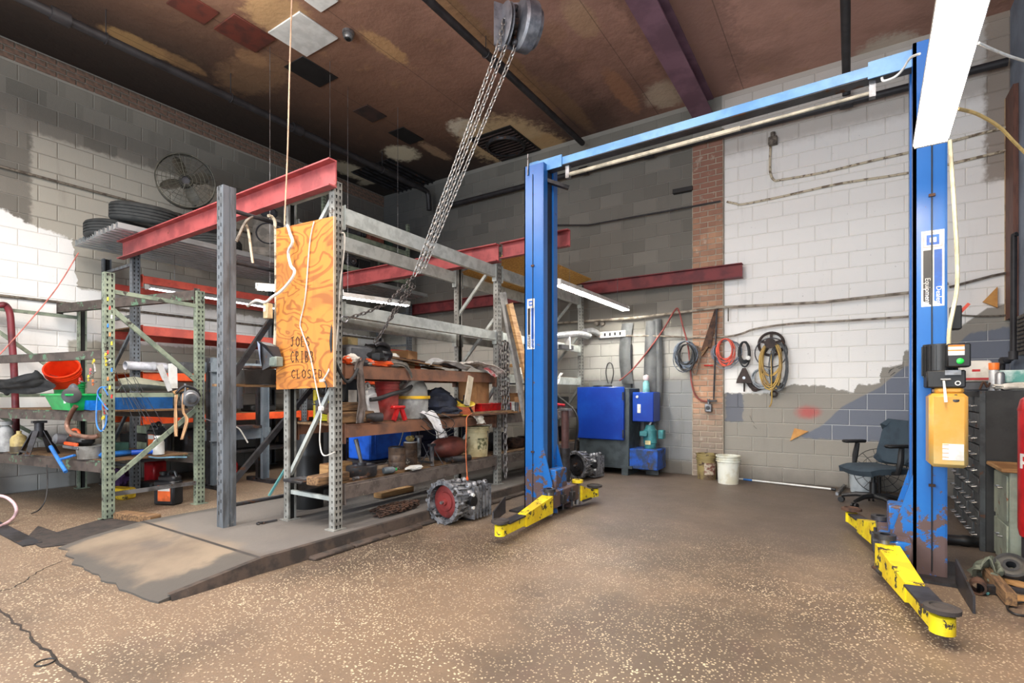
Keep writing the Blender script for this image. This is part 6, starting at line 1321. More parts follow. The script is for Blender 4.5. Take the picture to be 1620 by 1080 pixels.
GY = -5.72; GZ1, GZ2 = 1.057, .567
def G(px, z, Y=GY): q = FP(px, 600, Y); return V((q.x, q.y, z))
GBK = pm('green_plastic', (24, 160, 84), .45, col2=(20, 130, 70)); ORB = pm('orange_bucket', (236, 62, 20), .4, col2=(214, 50, 18))
q = G(110, GZ1, -5.42); bucket(q, .15, .30, GBK, 'dark green pail beneath the tilted orange bucket', 2, False)
bucket(q+V((-.06, .02, .22)), .165, .34, ORB, 'bright orange bucket tipped toward the camera on a green pail', 3, True, tilt=V((.62, -.42, .78)).to_track_quat('Z', 'Y').to_euler())
t = thing('plastic_bin', 'bright green long bin on the upper green-rack shelf', 'bin', G(100, GZ1)); a = G(85, GZ1, -5.84); b_ = G(142, GZ1, -5.84); GT = pm('bright_green', (20, 176, 86), .45, col2=(16, 150, 74))
g = MB(); x0, x1 = a.x, b_.x; g.add([(x0+.10, -6.06, GZ1), (x1, -6.06, GZ1), (x1, -5.86, GZ1), (x0+.10, -5.86, GZ1), (x0, -6.10, GZ1+.15), (x1+.05, -6.10, GZ1+.15), (x1+.05, -5.82, GZ1+.15), (x0, -5.82, GZ1+.15)], [(3, 2, 1, 0), (0, 1, 5, 4), (1, 2, 6, 5), (2, 3, 7, 6), (3, 0, 4, 7), (4, 5, 6, 7)]); g.build('tub', GT, t); MB().b2(x0-.06, x1+.06, -6.12, -5.80, GZ1+.145, GZ1+.165, .004).build('rim', GT, t)
cloth('rubber_mat', [FP(-6, 614, -5.9), FP(8, 612, -5.88), FP(35, 610, -5.88), FP(62, 603, -5.8), FP(72, 598, -5.75)], .26, SOFTBLACK, 'black rubber mat draped at the far left of the green rack', 'mat', .03, side=(.1, .6, -.6))
t = thing('face_mask', 'grey and black respirator on the green bin', 'mask', G(118, GZ1+.18, -5.88)); q = FP(116, 622, -5.95); g = MB().ell(q, (.055, .05, .10), 16, 10); g.build('face_piece', pm('mask_grey', (92, 98, 106), .5), t); MB().lathe([(.03, 0), (.075, .02), (.08, .05), (.05, .06), (0, .06)], q+V((.05, -.02, -.03)), (.8, -.4, .2), 20).build('filter', BLACK, t); MB().cyl(q+V((-.05, -.04, -.10)), q+V((-.05, -.04, .0)), .022, n=10).build('canister', WHITEP, t)
BLU = pm('bin_blue', (22, 120, 220), .4); 
def openbin(c, s, mat, label):
    t = thing('parts_bin', label, 'bin', c); x, y, z = s; c = V(c); g = MB()
    for (x0, x1, y0, y1, z0, z1) in ((-x, x, -y, y, 0, .004), (-x, x, -y, -y+.004, 0, z), (-x, x, y-.004, y, 0, z), (-x, -x+.004, -y, y, 0, z), (x-.004, x, -y, y, 0, z)): g.b2(c.x+x0, c.x+x1, c.y+y0, c.y+y1, c.z+z0, c.z+z1)
    g.build('bin', mat, t); return t
openbin(G(148, GZ1, -5.84), (.09, .06, .10), BLU, 'small bright blue bin at the front edge beside the green upright'); a = P(212, 640, X=2.2); openbin(V((2.1, -5.45, GZ1)), (.12, .26, .14), pm('bin_blue_dark', (20, 86, 150), .5), 'long dark blue bin right of the green upright')
PIPEB = pm('rusty_pipe', (140, 108, 92), .45, .4, col2=(96, 66, 54))
cord('exhaust_pipe', [FP(120, 642, -5.99), FP(112, 655, -6.0), FP(106, 672, -6.01), FP(112, 684, -6.02), FP(130, 690, -6.0), FP(148, 691, -5.98), FP(156, 688, -5.96)], .022, PIPEB, 'bent rusty exhaust pipe hanging before the green-rack beams', 'pipe', n=12)
BC = pm('blue_cable', (46, 120, 200), .45)
cord('air_hose', [FP(168, 612, -5.97), FP(157, 615, -5.98), FP(153, 640, -5.99), FP(153, 670, -6.0), FP(160, 682, -5.99), FP(167, 672, -5.98), FP(169, 655, -5.97)], .007, BC, 'long blue air hose loop hanging by the green upright', 'hose'); cord('air_hose', [FP(171, 625, -5.96), FP(162, 612, -5.98), FP(154, 622, -5.99), FP(164, 640, -5.98), FP(171, 648, -5.96)], .006, BC, 'short blue hose loop at bin height by the green upright', 'hose')
# hanging hand tools with coloured grips around the front upright
GRIPS = [pm('grip_yellow', (226, 200, 40), .5), REDP, pm('grip_orange', (232, 130, 70), .5), pm('grip_pink', (222, 110, 110), .5), BLU]
def handtool(px, py, mat, label, ang=0, X=None, L_=.13, grp=None):
    c = FP(px, py, -5.965); t = thing('pliers', label, 'hand tool', c, 0, grp); d = V((math.cos(ang), -.1, math.sin(ang))).normalized(); n_ = V((0, 1, 0)).cross(d)
    for s in (-1, 1): MB().torus(c+n_*s*.014, (0, 1, 0), .014, .005, 12, 6).build('grip', mat, t)
    MB().bar(c+d*.012, c+d*L_, .012, .009).build('jaw', STEEL, t); return t
labs = ['topmost yellow-handled snips by the green upright', 'yellow-handled snips just under the topmost pair', 'yellow-handled pliers hanging left of the upper pairs', 'pink-handled pliers pointing right toward the upright', 'yellow-handled cutter below the pink pliers', 'orange-handled scissors beside the blue bin', 'red-handled cutters on the rim of the orange bucket', 'red-handled pliers hanging below the blue bin', 'lower red-handled pliers by the green upright', 'yellow-capped tool low at the green upright']
for k, (px, py, m_, a_) in enumerate([(167, 563, 0, -.2), (168, 574, 0, .1), (148, 572, 0, -.9), (143, 587, 3, -.2), (140, 598, 0, .1), (147, 605, 2, .05), (126, 602, 1, -.1), (165, 643, 1, -.6), (166, 650, 1, -.3), (163, 661, 0, -1.2)]): handtool(px, py, GRIPS[m_], labs[k], a_)
for k in range(10):   # thin rods and screwdrivers stuck through the frame, leaning
    a = P(184+3*k, 588+9*(k % 4), X=2.50); e = P(196+6*k+12*(k % 3), 640+8*(k % 5)+3*k, X=2.60)
    t = thing('thin_rod', 'thin steel rod in the leaning bunch right of the green upright', 'rod', e, 0, 'thin steel rods leaning right of the green upright'); MB().tube([a, e], .0024, 5).build('rod', DARKST, t)
for k in range(12):
    px, py = 171+(k*3) % 9, 470+k*14; c = P(px, py, Y=-5.943); col_ = [GRIPS[0], GRIPS[1], WHITEP, GRIPS[4], GRIPS[2]][k % 5]
    o = MB().tube([c, c+V((.004, -.004, -.035))], [.006, .0085], 8).build('key_tag', col_); tag(o, 'small %s tag on the green upright, %s' % (['yellow', 'red', 'white', 'blue', 'orange'][k % 5], ['in the top third', 'in the top third', 'in the top third', 'in the top third', 'above the middle', 'above the middle', 'near the middle', 'near the middle', 'level with the bucket', 'level with the bucket', 'near the upper shelf', 'near the upper shelf'][k]), 'tag', 'coloured tags hung on the green upright')
t = thing('bicycle_lever', 'black and chrome brake caliper assembly strapped at the right green upright', 'car part', P(300, 640, X=2.6)); q = P(301, 630, X=2.62)
MB().lathe([(0, -.05), (.06, -.05), (.09, -.02), (.09, .03), (.05, .05), (0, .05)], q, (1, -.5, .1), 22).build('drum', GREYP, t); MB().lathe([(.05, 0), (.065, .01), (.065, .03), (.05, .04)], q+V((.07, -.02, .0)), (1, -.5, .1), 20).build('ring', STEEL, t); MB().tube(spline([q+V((0, -.14, .06)), q+V((0, -.06, .13)), q+V((0, .05, .10)), q+V((0, .10, .02))], 5), .014, 8).build('arm', DARKST, t); MB().cyl(q+V((.0, -.05, .05)), q+V((.0, -.05, .16)), .012, n=8).build('bolt', STEEL, t)
plank('wood_block', P(274, 621, X=2.56), P(297, 613, X=2.6), .05, .03, WOOD, 'short orange wooden block under the straps at the green rack', 'block')
for k, (px, ys) in enumerate(((279, (624, 650, 690)), (291, (622, 650, 665)))): cloth('canvas_strap', [P(px, ys[0], X=2.62), P(px-1, ys[1], X=2.63), P(px+(0 if k == 0 else 5), ys[2], X=2.64)]+([P(288, 695, X=2.63)] if k else []), .035, pm('tan_strap', (206, 164, 122), .8), ['left tan strap hanging from the green rack brace', 'right tan strap hanging from the green rack brace'][k], 'strap', .006, side=(0, 1, 0), th=.005)
a = P(250, 576, X=2.3); t = thing('metal_bracket', 'pale grey toothed bracket leaning behind the green brace', 'bracket', P(262, 618, X=2.3)); MB().bar(P(252, 577, X=2.3), P(262, 600, X=2.3), .06, .012, up=(1, 0, 0)).build('plate', WJ, t); MB().bar(P(262, 600, X=2.3), P(269, 618, X=2.3), .045, .012, up=(1, 0, 0)).build('foot', WJ, t)
t = thing('white_tube', 'white square post standing behind the green brace', 'post', P(275, 612, X=2.2)); MB().bar(P(274, 614, X=2.0), P(273, 575, X=2.0), .07, .06, up=(1, 0, 0)).build('post', WHITEP, t)
t = thing('fender', 'long grey-green curved panel on the green rack behind the rods', 'panel', P(225, 620, X=2.1)); a = P(186, 618, X=1.9); e = P(268, 618, X=1.9)
MB().sheet(lambda u, v: a.lerp(e, u)+V((.10*math.sin(v*PI), 0, (.16-.10*abs(u-.3))*v)), 14, 6, .01).build('panel', pm('grey_green_panel', (140, 142, 124), .6, col2=(112, 114, 98)), t)
# lower green shelf
t = thing('chainsaw', 'black and orange chainsaw body on the lower green-rack shelf', 'saw', G(120, GZ2, -5.85)); q = FP(118, 700, -5.88); MB().box(q+V((0, .05, .02)), (.34, .16, .10), bev=.035).build('housing', BLACK, t); MB().box(q+V((.02, -.035, -.01)), (.36, .02, .035), bev=.006).build('stripe', ORP, t); MB().box(q+V((.02, -.04, -.045)), (.42, .012, .03), bev=.004).build('guide', STEEL, t); MB().lathe([(0, 0), (.05, 0), (.055, .08), (.03, .1), (0, .1)], q+V((-.19, -.02, .03)), (0, -1, .1), 16).build('cap', GREYP, t); MB().tube(spline([q+V((-.1, 0, .07)), q+V((-.05, 0, .13)), q+V((.1, 0, .13)), q+V((.14, 0, .07))], 5), .014, 8).build('handle', ORP, t)
MB_ = bucket(G(143, GZ2, -5.84), .12, .13, pm('clear_tub', (150, 148, 142), .3, col2=(110, 106, 100)), 'low cloudy plastic tub under the chainsaw', 0, False)
t = thing('t_handle_tool', 'bright blue T-shaped handle hanging over the lower beam', 'tool', FP(104, 746, -6.03)); MB().cyl(FP(80, 706, -6.02), FP(104, 746, -6.05), .018, n=12).build('bar', BC, t); MB().cyl(FP(93, 727, -6.03), FP(118, 720, -5.99), .013, n=12).build('stem', BC, t)
jack_stand(G(62, GZ2, -5.86), 'large grey jack stand at the left of the lower green shelf', DARKST, .34, 1.5)
def bottle(loc, r, h, mat, label, neck=.3, top=None, band=None):
    t = thing('bottle', label, 'bottle', loc); MB().lathe([(0, 0), (r, 0), (r, h*.62), (r*.8, h*.76), (r*.35, h*.86), (r*neck, h*.88), (r*neck, h), (0, h)], loc, n=20).build('body', mat, t)
    if band: MB().lathe([(r*1.01, h*.02), (r*1.015, h*.3)], loc, n=20).build('band', band, t)
    if top: MB().cyl(V(loc)+V((0, 0, h)), V(loc)+V((0, 0, h*1.05)), r*neck*1.1, n=12).build('cap', top, t)
    return t
bottle(G(30, GZ2, -5.86), .075, .24, pm('oily_yellow', (178, 160, 104), .5, col2=(120, 104, 66)), 'oil-stained yellow jug at the left end of the lower green shelf', band=pm('oil_dark', (84, 72, 50), .5))
bottle(G(9, GZ2, -5.86), .075, .34, pm('pale_grey_roll', (170, 172, 172), .6), 'pale grey cylinder at the extreme left of the lower green shelf', .8)
OLB = pm('label_orange', (240, 110, 50), .5, bump=0)
JB = pm('jug_black', (34, 36, 40), .35); q = V((2.12, -5.18+.0, GZ2)); jug(V((2.05, -5.28, GZ2+.006)), .21, .13, .33, JB, 'black oil jug with orange label on the lower green shelf', -.6+PI/2-.9, BLACK, OLB)
q = P(262, 798, Z=0); jug(V((q.x, q.y+.03, 0)), .26, .15, .37, JB, 'black oil jug with orange and white label standing on the floor under the green brace', .42, BLACK, OLB)
bottle(V((2.38, -5.40, GZ2+.006)), .055, .2, WHITEP, 'small white cylinder bottle before the black jug on the lower green shelf', .7)
for k in range(3): box('plastic_case', (2.2, -5.0+.02 if k > 3 else -5.14, GZ2+.006+.10*k) if False else (2.30, -5.02, .06+.12*k) if False else (1.75, -5.22, GZ2+.006+.095*k), (.24, .2, .09), [pm('pale_green_case', (178, 190, 160), .5), BLACK, pm('pale_green_case', (178, 190, 160))][k], ['lowest pale case of the small stack on the lower green shelf', 'black case in the middle of the small stack', 'topmost pale green case of the small stack'][k], 'case')
box('plastic_case', (1.9, -5.62, GZ2+.006), (.2, .16, .12), pm('green_case', (70, 110, 96), .5), 'green lidded box behind the rods on the lower green shelf', 'case', rz=.2); box('blue_rag', (2.2, -5.72, GZ2+.006), (.14, .3, .05), BC, 'light blue bundle on the lower green shelf', 'bundle', rz=.3, bev=.02); t = thing('blue_tube', 'blue tube lying across the lower green shelf', 'tube', (2.3, -5.45, GZ2)); MB().cyl((2.30, -5.62, GZ2+.04), (2.36, -5.44, GZ2+.04), .028, n=14).build('tube', WBL, t)
cord('air_hose', [P(235, 722, X=2.5), P(250, 724, X=2.5), P(272, 723, X=2.5), P(295, 723, X=2.45)], .009, pm('light_blue_hose', (140, 190, 220), .5), 'pale blue hose along the lower green shelf edge', 'hose')
# floor below the green rack
q = P(215, 768, Z=0); box('fuel_can', (q.x-.05, q.y+.25, 0), (.22, .18, .30), GASR, 'square red fuel can on the floor behind the green rack', 'can', .2, .02)
q = P(172, 790, Z=0); box('plastic_case', (q.x+.05, q.y+.1, 0), (.3, .16, .13), pm('dewy_yellow', (206, 168, 30), .5, chip=(60, 50, 30), cl=.6), 'yellow plastic case on the floor behind the front green upright', 'case', .3, .02); q = P(225, 775, Z=0); box('battery', (q.x, q.y+.1, 0), (.26, .18, .1), BLACK, 'flat black block beside the square red can', 'block', .2, .02)
crumple('rag', (P(158, 775, Z=0).x, P(158, 775, Z=0).y+.2, .0), (.1, .1, .12), pm('purple_rag', (70, 42, 84), .9), 'dark purple bag on the floor left of the yellow case', 'bag', 41)
box('wood_block', P(215, 826, Z=0)+V((-.08, .04, 0)), (.50, .12, .07), OLDWOOD, 'short timber sleeper at the foot of the front green upright', 'timber', .25, .01)
t = thing('water_hose', 'pinkish hose loop on the floor at the far left edge', 'hose', P(0, 830, Z=0)); c0 = P(-10, 812, Z=.25); MB().tube(spline([P(-40, 785, Z=.22), P(0, 784, Z=.24), P(18, 792, Z=.2), P(26, 806, Z=.12), P(20, 820, Z=.04), P(0, 832, Z=.014), P(-30, 838, Z=.014)], 6), .014, 10).build('hose', pm('pink_hose', (214, 178, 182), .5), t)
RHO = pm('dark_red_hose', (116, 38, 46), .5); t = thing('suction_hose', 'thick dark red hose curving down the wall at the far left', 'hose', P(20, 820, Y=-5.4)); MB().tube(spline([FP(-2, 484, -5.78), FP(4, 482, -5.76), FP(10, 484, -5.72), FP(16, 498, -5.72), FP(19, 540, -5.72), FP(23, 600, -5.72), FP(26, 700, -5.72)], 6), .035, 12).build('hose', RHO, t)
cord('extension_lead', [FP(124, 400, -5.5), FP(90, 455, -5.8), FP(45, 510, -6.1), FP(0, 560, -6.3), FP(-40, 600, -6.5)], .006, pm('dull_red', (186, 110, 100), .6), 'thin red cord running from the zinc deck down to the left edge')
cord('thin_wire', [FP(74, 735, -5.97), FP(75, 765, -6.0), FP(72, 790, -6.05), FP(62, 806, -6.1), FP(50, 812, -6.12)], .006, BLACK, 'black cord hanging from the lower green-rack beam to the floor')
t = thing('rubber_ring', 'thin black rubber ring on the floor at the lower left', 'ring', P(71, 1047, Z=0)); MB().torus(P(71, 1047, Z=.004), (0, 0, 1), .035, .003, 20, 6).build('ring', BLACK, t)
# ================================================================ back wall
PB = pm('washer_blue', (16, 54, 150), .3, col2=(20, 70, 168), sc=2, chip=(120, 140, 160), cl=.74); PG = pm('washer_grey', (70, 80, 84), .55, col2=(54, 62, 66), sc=6)
t = thing('parts_washer', 'dark grey parts washer cabinet with a big blue door against the back wall', 'cabinet', (5.42, -.35, 0))
x0, x1 = 5.02, 5.84; MB().b2(x0, x1, -.58, -.12, .10, 1.30, .01).build('cabinet', PG, t); d_ = MB().b2(x0-.01, x1-.06, -.64, -.585, .52, 1.32, .012).build('door', PB, t)
for z in (.62, 1.18): MB().cyl((x1-.07, -.645, z-.06), (x1-.07, -.645, z+.06), .014, n=8).build('hinge', DARKST, d_)
for x in (x0+.06, x1-.06): MB().b2(x-.05, x+.05, -.6, -.1, 0, .10).build('foot', PG, t)
MB().b2(x0, x1+.05, -.59, -.1, .10, .14).build('base_rail', PG, t)
bx = MB().b2(x1+.02, x1+.34, -.50, -.18, .80, 1.24, .01).build('control_box', PB, t); MB().lathe([(0, 0), (.02, 0), (.02, .02), (0, .02)], (x1+.10, -.50, 1.17), (0, -1, 0), 12).build('knob', WHITEP, bx); MB().b2(x1+.10, x1+.15, -.506, -.5, .93, 1.06).build('switch_plate', WHITEP, bx)
TQ = pm('teal_motor', (66, 140, 144), .5, col2=(50, 110, 116)); mo = MB().lathe([(0, 0), (.07, 0), (.085, .02), (.085, .1), (.10, .11), (.10, .30), (.08, .32), (.06, .38), (0, .38)], (x1+.24, -.34, .37), n=22).build('pump_motor', TQ, t); MB().b2(x1+.12, x1+.24, -.48, -.40, .58, .66, .01).build('terminal_box', TQ, mo); MB().b2(x1+.10+.28, x1+.10+.36, -.42, -.3, .55, .68, .01).build('capacitor', TQ, mo); MB().b2(x1+.20, x1+.28, -.446, -.442, .46, .52).build('nameplate', pm('cream_label', (222, 208, 150), .5), mo)
MB().b2(x1-.02, x1+.42, -.56, -.16, .10, .40, .01).build('sump_tank', pm('sump_blue', (24, 82, 178), .5, col2=(40, 60, 92), chip=(70, 66, 70), cl=.56), t); MB().tube(spline([(x1+.22, -.36, .72), (x1+.26, -.36, .80), (x1+.22, -.36, .86)], 5), .015, 8).build('elbow', WHITEP, t)
t = thing('spray_bottle', 'white and green spray bottle on top of the blue control box', 'bottle', (x1+.18, -.34, 1.24)); MB().lathe([(0, 0), (.05, 0), (.05, .14), (.03, .17), (.03, .18), (0, .18)], (x1+.18, -.34, 1.24), n=16).build('bottle', pm('mint_bottle', (130, 190, 190), .4), t); MB().lathe([(.035, 0), (.05, .03), (.045, .07), (0, .09)], (x1+.18, -.34, 1.415), n=16).build('cap', pm('cap_pale', (232, 214, 210), .4), t)
t = thing('hose_nozzle', 'black flat hose reel on top of the washer cabinet', 'hose', (5.35, -.35, 1.30)); MB().torus((5.32, -.35, 1.325), (0, 0, 1), .14, .02, 24, 8).build('coil', BLACK, t)
cord('wire_loop', [(5.28, -.03, 1.38), (5.24, -.03, 1.55), (5.27, -.03, 1.70), (5.34, -.03, 1.70), (5.37, -.03, 1.55), (5.33, -.03, 1.38)], .007, BLACK, 'thin black wire loop on the wall above the washer')
t = thing('wall_outlet', 'double white floodlight socket on the back wall above the washer', 'outlet', BW_(950, 512)); 
for px in (945, 954): MB().lathe([(0, 0), (.04, 0), (.035, .05), (0, .06)], BW_(px, 512), (0, -1, 0), 16).build('socket', LGR, t)
# leaning rubber/steel panels
PN = pm('grey_sheet', (96, 98, 98), .6, .2, col2=(74, 76, 76), sc=3)
def lean(px0, px1, py0, py1, Yb, mat, label, curve=.0, Yt=-.04):
    a = P(px0, py1, Y=Yb); b_ = P(px1, py1, Y=Yb); c_ = P(px0, py0, Y=Yt); w_ = b_.x-a.x; zb = max(.0, a.z); zt_ = c_.z
    f = lambda u, v: V((a.x+w_*u+(c_.x-a.x)*v+curve*math.sin(PI*v)*(-1), Yb+(Yt-Yb)*v-.03*math.sin(PI*u), zb+(zt_-zb)*v))
    return tag(MB().sheet(f, 6, 14, .008).build('steel_sheet', mat), label, 'panel')
lean(1022, 1042, 508, 757, -.30, PN, 'tall narrow grey sheet leaning on the wall right of the washer', .04); lean(1034, 1046, 505, 640, -.14, PN, 'narrow dark sheet partly hidden behind the tall leaning one', -.02); o = lean(984, 1002, 512, 607, -.10, PN, 'grey tapering sheet leaning behind the washer', .05)
cord('rod', [(5.68, -.05, 1.0), (5.68, -.05, 2.0)], .012, DARKST, 'thin dark rod standing behind the washer cabinet', 'rod', k=1)
RH = pm('red_rubber', (150, 70, 62), .6)
cord('air_hose', [P(980, 602, Y=-.25), P(1000, 585, Y=-.18), P(1025, 555, Y=-.14), P(1050, 520, Y=-.12), P(1068, 490, Y=-.12), P(1074, 492, Y=-.12), P(1080, 515, Y=-.10), P(1088, 545, Y=-.09), P(1092, 580, Y=-.09), P(1094, 605, Y=-.09), P(1100, 625, Y=-.09), P(1112, 634, Y=-.09), P(1128, 634, Y=-.09)], .012, RH, 'dark red air hose looped over the wall pipe down to the pilaster', 'hose', n=8)
# coils of wire and cords hung on the pipe
def coil(c, rx, rz, n, r, mat, label, part='loops', seed=1, par=None, wob=.25, cat='cable', Y0=None):
    t = thing('cable_coil', label, cat, c) if par is None else par; rr = random.Random(seed); g = MB()
    for k in range(n):
        pts = []; sx, sz = rx*rr.uniform(1-wob, 1+wob*.4), rz*rr.uniform(1-wob, 1+wob*.4); dx = rr.uniform(-.2, .2)*rx; tilt = rr.uniform(-.2, .2)
        for i in range(18):
            a_ = 2*PI*i/18; x = sx*math.sin(a_); z = sz*math.cos(a_); pts.append(V((c[0]+dx*(1-z/rz)*.4+x+z*tilt*.2, c[1]-.015-.008*(k % 5), c[2]+rz*.95-(rz-z)*1.0*(1 if True else 0)-rz*.0+rr.uniform(-.004, .004))))
        # hang from the top: shift so all tops meet
        top = max(p.z for p in pts); pts = [p+V((0, 0, c[2]+rz-top)) for p in pts]; g.tube(pts, r, 5, close=True)
    g.build(part, mat, t); return t
q = BW_(1085, 562, -.10); t = coil(q, .16, .21, 12, .007, pm('chrome_wire', (120, 128, 138), .35, .5, col2=(60, 64, 74)), 'grey wire bundle coil hanging left of the brick pilaster', seed=3); coil(q+V((.02, -.03, -.03)), .13, .19, 7, .008, BLACK, '', 'dark_loops', 5, t)
coil(q+V((.14, 0, -.06)), .07, .20, 6, .004, LGR, 'thin tan wires hanging beside the grey wire coil', seed=8)
q = BW_(1148, 556, -.12); t = coil(q, .12, .18, 8, .009, pm('cord_orange', (226, 76, 36), .45), 'orange extension cord coil hanging right of the pilaster', seed=4); coil(q+V((.02, .03, -.04)), .20, .20, 8, .006, pm('slate_wire', (108, 118, 134), .4), 'grey-blue thin wire loops behind the orange cord', seed=9)
q = BW_(1178, 560, -.10); t = coil(q, .07, .17, 6, .012, SOFTBLACK, 'thick black cable hanging right of the orange cord', seed=6); MB().lathe([(0, 0), (.03, 0), (.03, .05), (0, .06)], q+V((.06, -.05, -.06)), (0, -1, 0), 12).build('white_plug', WHITEP, t)
IRON = pm('cast_iron', (70, 58, 54), .7, .3, col2=(48, 42, 40))
t = thing('iron_bracket', 'triangular cast iron bracket hanging under the black cable', 'bracket', BW_(1178, 605, -.08)); q = BW_(1165, 606, -.08); e = BW_(1190, 606, -.08); tp = BW_(1177, 582, -.08); w_ = e.x-q.x; h_ = tp.z-q.z
MB().prism([(0, 0), (w_, 0), (w_*.95, h_*.25), (w_*.6, h_), (w_*.4, h_), (w_*.05, h_*.25)], (q.x, q.y, q.z), (1, 0, 0), (0, 0, 1), .025).build('plate', IRON, t); MB().cyl((q.x+w_*.5, q.y-.03, q.z+h_*.35), (q.x+w_*.5, q.y+.01, q.z+h_*.35), .02, n=12).build('bolt', STEEL, t); MB().cyl((q.x+w_*.5, q.y, q.z-.12), (q.x+w_*.5, q.y, q.z), .012, n=8).build('pin', IRON, t)
c0 = BW_(1220, 544, -.07); t = thing('hose_reel', 'spoked cast iron wall reel holding yellow hose loops', 'reel', c0); r0 = .155
g = MB().torus(c0, (0, 1, 0), r0, .018, 30, 8); g.build('rim', IRON, t)
for k in range(5): a_ = 2*PI*k/5+.3; MB().bar(c0, c0+V((math.cos(a_)*r0, 0, math.sin(a_)*r0)), .035, .012, up=(0, 1, 0)).build('spoke', IRON, t)
MB().lathe([(0, 0), (.05, 0), (.05, .10), (.07, .11), (.07, .12), (0, .12)], c0, (0, -1, 0), 18).build('hub', IRON, t)
MB().torus(c0+V((0, -.03, -.12)), (0, 1, 0), .20, .008, 30, 6).build('bail_ring', DARKST, t)
YH = pm('hose_ochre', (186, 150, 62), .5, col2=(150, 116, 50)); q = BW_(1220, 583, -.12); tt = coil((q.x, q.y, c0.z-.28), .13, .30, 7, .011, YH, 'ochre yellow hose looped over the wall reel', seed=12, cat='hose'); MB().tube(spline([(q.x, q.y-.02, c0.z-.1), (q.x+.01, q.y-.05, c0.z-.5), (q.x+.01, q.y-.03, c0.z-.78), (q.x-.02, q.y-.02, c0.z-.86)], 5), .008, 6).build('tail', YH, tt)
coil((q.x+.10, q.y, c0.z-.30), .11, .30, 4, .008, BLACK, 'black cable loops hanging with the ochre hose', seed=14)
t = coil(BW_(1207, 598, -.09), .13, .13, 9, .008, pm('grey_hose', (150, 156, 160), .4), 'grey round hose coil low beside the wall reel', seed=15, wob=.15)
t = thing('iron_bracket', 'brown cast iron arm bracket below the grey hose coil', 'bracket', BW_(1225, 628, -.06)); MB().tube(spline([BW_(1182, 602, -.06), BW_(1195, 615, -.06), BW_(1222, 606, -.06), BW_(1240, 612, -.06)], 5), .03, 8).build('arm', IRON, t)
for px, py in ((1194, 614), (1224, 623)): MB().torus(BW_(px, py, -.07), (0, 1, 0), .035, .014, 18, 8).build('eye', IRON, t)
t = thing('long_tool', 'long steel rod with a black T end hanging down the pilaster', 'tool', BW_(1131, 634, -.13)); MB().tube([BW_(1134, 488, -.13), BW_(1129, 632, -.13)], .012, 8).build('rod', DARKST, t); MB().bar(BW_(1120, 634, -.13), BW_(1134, 634, -.13), .03, .025).build('tee', BLACK, t)
t = thing('scraper', 'long tapering steel blade with wooden handle on the pilaster', 'tool', BW_(1116, 560, -.12)); MB().prism([(0, 0), (.02, 0), (.30, .72), (.16, .72)] if False else [(0, 0), (.14, .04), (.24, .62), (.20, .62)], BW_(1109, 555, -.10), (1, 0, 0), (0, 0, 1), .01).build('blade', RUST, t); MB().bar(BW_(1110, 562, -.11), BW_(1120, 548, -.11), .06, .03).build('handle', OLDWOOD, t)
t = thing('red_screwdriver', 'small red-handled tool on the pilaster left of the rod', 'tool', BW_(1120, 578, -.1)); MB().cyl(BW_(1114, 578, -.09), BW_(1128, 578, -.09), .010, n=8).build('grip', REDP, t)
t = thing('wall_socket', 'grey metal socket box low on the brick pilaster', 'outlet', BW_(1121, 642, -.1)); q = BW_(1121, 645, -.09); MB().box(q, (.10, .07, .12), bev=.012).build('box', STEEL, t); MB().cyl(q+V((0, -.035, 0)), q+V((0, -.055, 0)), .028, n=14).build('receptacle', BLACK, t); MB().cyl(q+V((0, 0, .06)), q+V((0, 0, .13)), .02, n=10).build('stub', STEEL, t)
t = thing('wire_hook', 'small steel hook on the upper wall pipe', 'hook', BW_(1152, 505, -.1)); MB().tube([BW_(1152, 487, -.1), BW_(1152, 508, -.1)], .008, 6).build('hook', LGR, t)
def wedge(pts, Y, dep, mat, label): 
    q = [BW_(*p, Y) for p in pts]; return tag(MB().prism([(p.x, p.z) for p in q], (0, Y, 0), (1, 0, 0), (0, 0, 1), -dep if False else dep).build('wood_triangle', mat), label, 'block')
ORW = pm('orange_ply', (206, 150, 78), .6, col2=(184, 126, 60)); wedge([(1250, 697), (1279, 682), (1257, 677)], -.014, .02, ORW, 'small orange plywood triangle on the wall above the floor squeegee'); wedge([(1554, 478), (1577, 487), (1577, 454)], -.03, .04, ORW, 'orange plywood triangle high on the wall right of the lift post')
# marker scribbles on the wall
g = MB(); 
for (a, e) in (((1186, 657), (1189, 664)), ((1190, 666), (1194, 670)), ((1192, 673), (1197, 678)), ((1405, 590), (1410, 584)), ((1408, 594), (1416, 588)), ((1418, 581), (1428, 577)), ((1421, 583), (1429, 580)), ((1406, 586), (1414, 582))): g.bar(BW_(*a, -.0135), BW_(*e, -.0135), .012, .002)
g.build('marker_scribble', INK, wb_)
